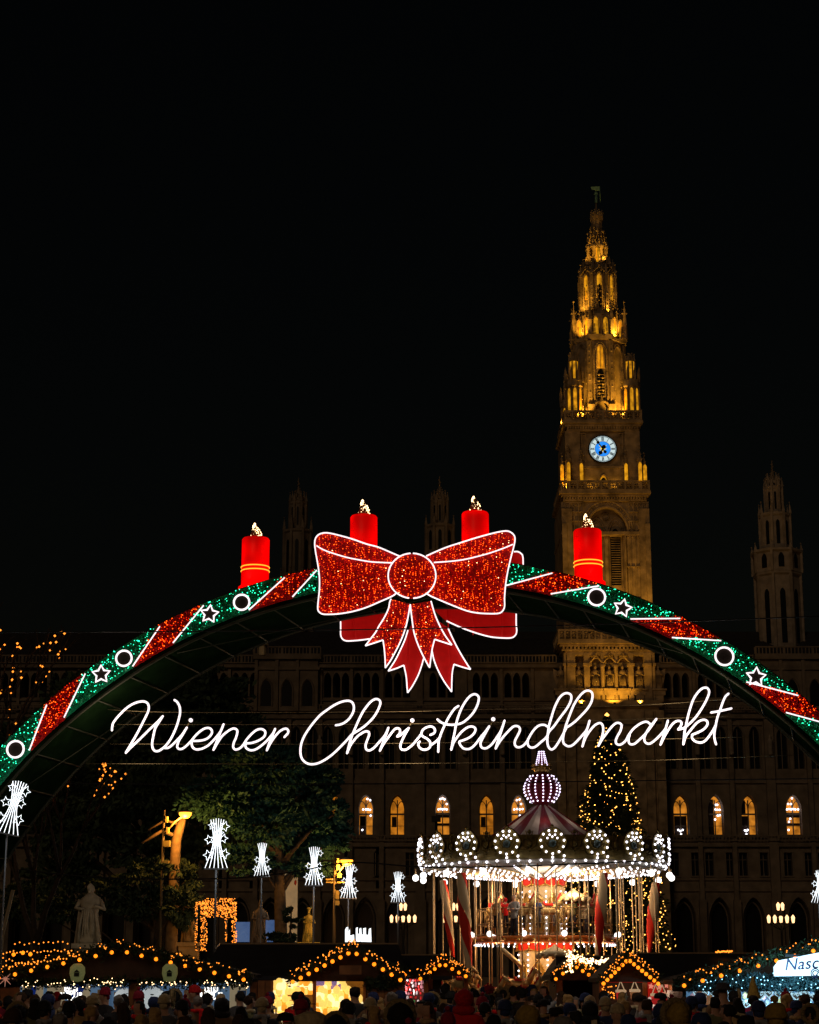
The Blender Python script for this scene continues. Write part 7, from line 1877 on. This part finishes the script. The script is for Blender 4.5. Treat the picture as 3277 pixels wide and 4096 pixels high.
PHONE = MB().box((0, 0, 0), (.15, .009, .075)).mesh('phone', BLACKM); SCREEN = MB().box((0, 0, 0), (.14, .002, .066)).mesh('phone_screen', glow('phone_screen', (.8, .75, .7), .6))
# people the photograph singles out
person(1190, 38, 1.75, 'front', 'red', 'hair', 'dark', -.5, label='person in a bright red jacket standing before the lantern stall')
person(1855, 27, 1.80, 'down', 'red', 'hood', 'red', 0, label='person with a bright red hood up in front of the carousel')
person(1600, 19, 1.68, 'phone', 'olive', 'fur', 'dark', 0, label='person in a fur-edged hood raising both hands with a phone')
person(1245, 19, 1.56, 'down', 'cream', 'furhat', 'cream', 0, label='person in a big cream fur hat low at the front, before the lantern stall')
person(3015, 40, 1.72, 'down', 'pink', 'cone', 'mustard', 0, label='person in a pink cape and pointed mustard hat at the sweets stall')
person(2895, 36, 1.88, 'front', 'brown', 'brim', 'dark', 0, label='tall person in a dark brimmed hat before the sweets stall')
person(1790, 19, 1.55, 'down', 'checked', 'beanie', 'cream', 0, label='person in cream knit hat and checked coat at the bottom edge')
person(1420, 38, 1.84, 'down', 'black', 'hair', 'dark', .2, label='tall dark silhouette against the right window of the lantern stall')
person(1280, 38, 1.78, 'down', 'black', 'hair', 'black', -.1, label='dark silhouette with rounded hair between the two lantern stall windows')
person(778, 38, 1.84, 'mixed', 'charcoal', 'beanie', 'red', 2.6, label='person in a red knit hat facing the viewer below the flag')
person(420, 38, 1.80, 'front', 'black', 'beanie', 'wine', 2.2, label='person in a wine red knit hat turned back from the painted stall')
person(230, 42, 1.72, 'front', 'olive', 'hair', 'red', 0, label='person with reddish hair at the counter of the painted stall')
person(110, 38, 1.76, 'down', 'black', 'brim', 'black', -.4, label='person in a black brimmed hat at the left post of the painted stall')
person(55, 20, 1.60, 'down', 'tan', 'beanie', 'brown', .5, label='person in a brown knit hat at the lower left corner')
person(2110, 20, 1.66, 'down', 'cream', 'hood', 'mustard', .4, label='person in a cream coat with mustard hood below the carousel')
person(2250, 19, 1.54, 'down', 'grey', 'beanie', 'grey', .2, label='person in pale grey hat and coat at the bottom edge')
person(2430, 19, 1.62, 'down', 'tan', 'long', 'blond', 2.9, label='long-haired blond person facing the viewer below the stocking stall')
person(2710, 20, 1.68, 'down', 'wine', 'fur', 'mustard', .2, label='person in a mustard fur-edged hood below the stocking stall')
person(3100, 19, 1.66, 'down', 'navy', 'pom', 'mustard', 0, label='person in a mustard bobble hat before the sweets stall')
person(2950, 19, 1.54, 'down', 'grey', 'long', 'grey', .8, label='grey-haired person with a hood down near the bottom right')
combo = [(c, g, k) for c in ('black', 'charcoal', 'navy', 'brown', 'olive', 'grey', 'tan', 'wine', 'black', 'charcoal', 'black') for g, k in (('hair', 'dark'), ('beanie', 'black'), ('long', 'brown'), ('beanie', 'navy'), ('pom', 'wine'), ('fur', 'black'), ('hood', 'black'), ('hair', 'brown'), ('long', 'blond'), ('cap', 'dark'), ('beanie', 'cream'), ('hair', 'grey'), ('hood', 'navy'), ('hair', 'black'), ('long', 'dark'))]
rc = random.Random(31); rc.shuffle(combo); used = set(); ci_ = 0
def next_combo(px, Y):
    global ci_
    ci_ += 1; return combo[ci_ % len(combo)]
for (Ya, Yb, spacing, hlo, hhi) in ((17.5, 19.5, 330, 1.46, 1.53), (21, 24, 180, 1.50, 1.58), (26, 29, 105, 1.54, 1.64), (31, 33, 80, 1.58, 1.69), (35, 37.5, 68, 1.62, 1.75), (38.5, 41.5, 64, 1.62, 1.76)):
    px = -60 + rc.random() * spacing
    while px < 3340:
        Y = rc.uniform(Ya, Yb)
        if 1080 < px < 1460 and Y > 24 and rc.random() < .6: px += spacing; continue
        if Y > 30 and (px < 1000 or 1530 < px < 1720 or px > 2420) and rc.random() < .12: px += spacing; continue
        c, g_, k = next_combo(px, Y)
        z = next(n for a, c2, n in ZONES if a <= px < c2); key = (c, g_, k, z, Y > 38, Y > 27)
        tries = 0
        while key in used and tries < 60:
            c, g_, k = next_combo(px, Y); key = (c, g_, k, z, Y > 38, Y > 27); tries += 1
        rz = rc.choice((0, 0, .3, -.3, .7, -.7, 1.6, -1.6, 2.7))
        if person(px, Y, rc.uniform(hlo, hhi), rc.choice(('down', 'down', 'front', 'mixed', 'mixed', 'phone' if rc.random() < .35 else 'down')), c, g_, k, rz, rc.choice((None, None, 'red', 'grey', 'tan', 'cream'))): used.add(key)
        px += spacing * rc.uniform(.75, 1.3)
# farther crowd around the carousel
for (Ya, Yb, x0, x1, spacing) in ((48, 52, 1730, 2230, 44), (55, 60, 1720, 2420, 40), (64, 72, 1720, 2440, 36)):
    px = x0
    while px < x1:
        Y = rc.uniform(Ya, Yb); c, g_, k = next_combo(px, Y); 
        c = rc.choice(('tan', 'olive', 'brown', c, 'black'))
        dist = {48: 'beyond stalls', 55: 'nearing carousel', 64: 'beside carousel'}[Ya]
        side = 'left of drum' if px < 2080 else 'right of drum' if px > 2230 else 'below drum'
        key = (c, g_, k, dist, side); tries = 0
        while key in used and tries < 80: c, g_, k = next_combo(px, Y); key = (c, g_, k, dist, side); tries += 1
        used.add(key)
        person(px, Y, rc.uniform(1.6, 1.9), rc.choice(('down', 'front')), c, g_, k, rc.choice((0, .4, -.4, 2.8)), None, 'person in %s coat with %s, %s %s' % (c, GEARNAME[g_] % k, dist, side))
        px += spacing * rc.uniform(.8, 1.3)
# riders on the upper deck
for i, (px, dy, c, g_, k, lab) in enumerate(((1990, -2.4, 'tan', 'hair', 'blond', 'child in tan coat riding left on the upper deck of the carousel'), (2027, -2.1, 'red', 'beanie', 'red', 'child in a red coat on the upper deck of the carousel'), (2062, -2.7, 'grey', 'hair', 'grey', 'grown-up with grey hair at the railing of the upper deck'),
        (2095, -2.2, 'tan', 'long', 'blond', 'fair-haired rider in tan on the upper deck left of the drum'), (2158, -2.8, 'navy', 'hair', 'brown', 'child in a navy coat before the drum of the upper deck'), (2300, -2.4, 'olive', 'beanie', 'mustard', 'rider in an olive coat right of the drum on the upper deck'),
        (2345, -2.1, 'cream', 'pom', 'cream', 'grown-up in a cream bobble hat right on the upper deck'), (2370, -1.5, 'tan', 'hair', 'dark', 'rider in tan coat furthest right on the upper deck'))):
    person(px, YC0 + dy, 1.7 if 'grown' in lab else 1.25, 'front', c, g_, k, (0.0 if i % 2 else 2.6), None, lab, True, zd1 + (.02 if 'grown' in lab else .35))
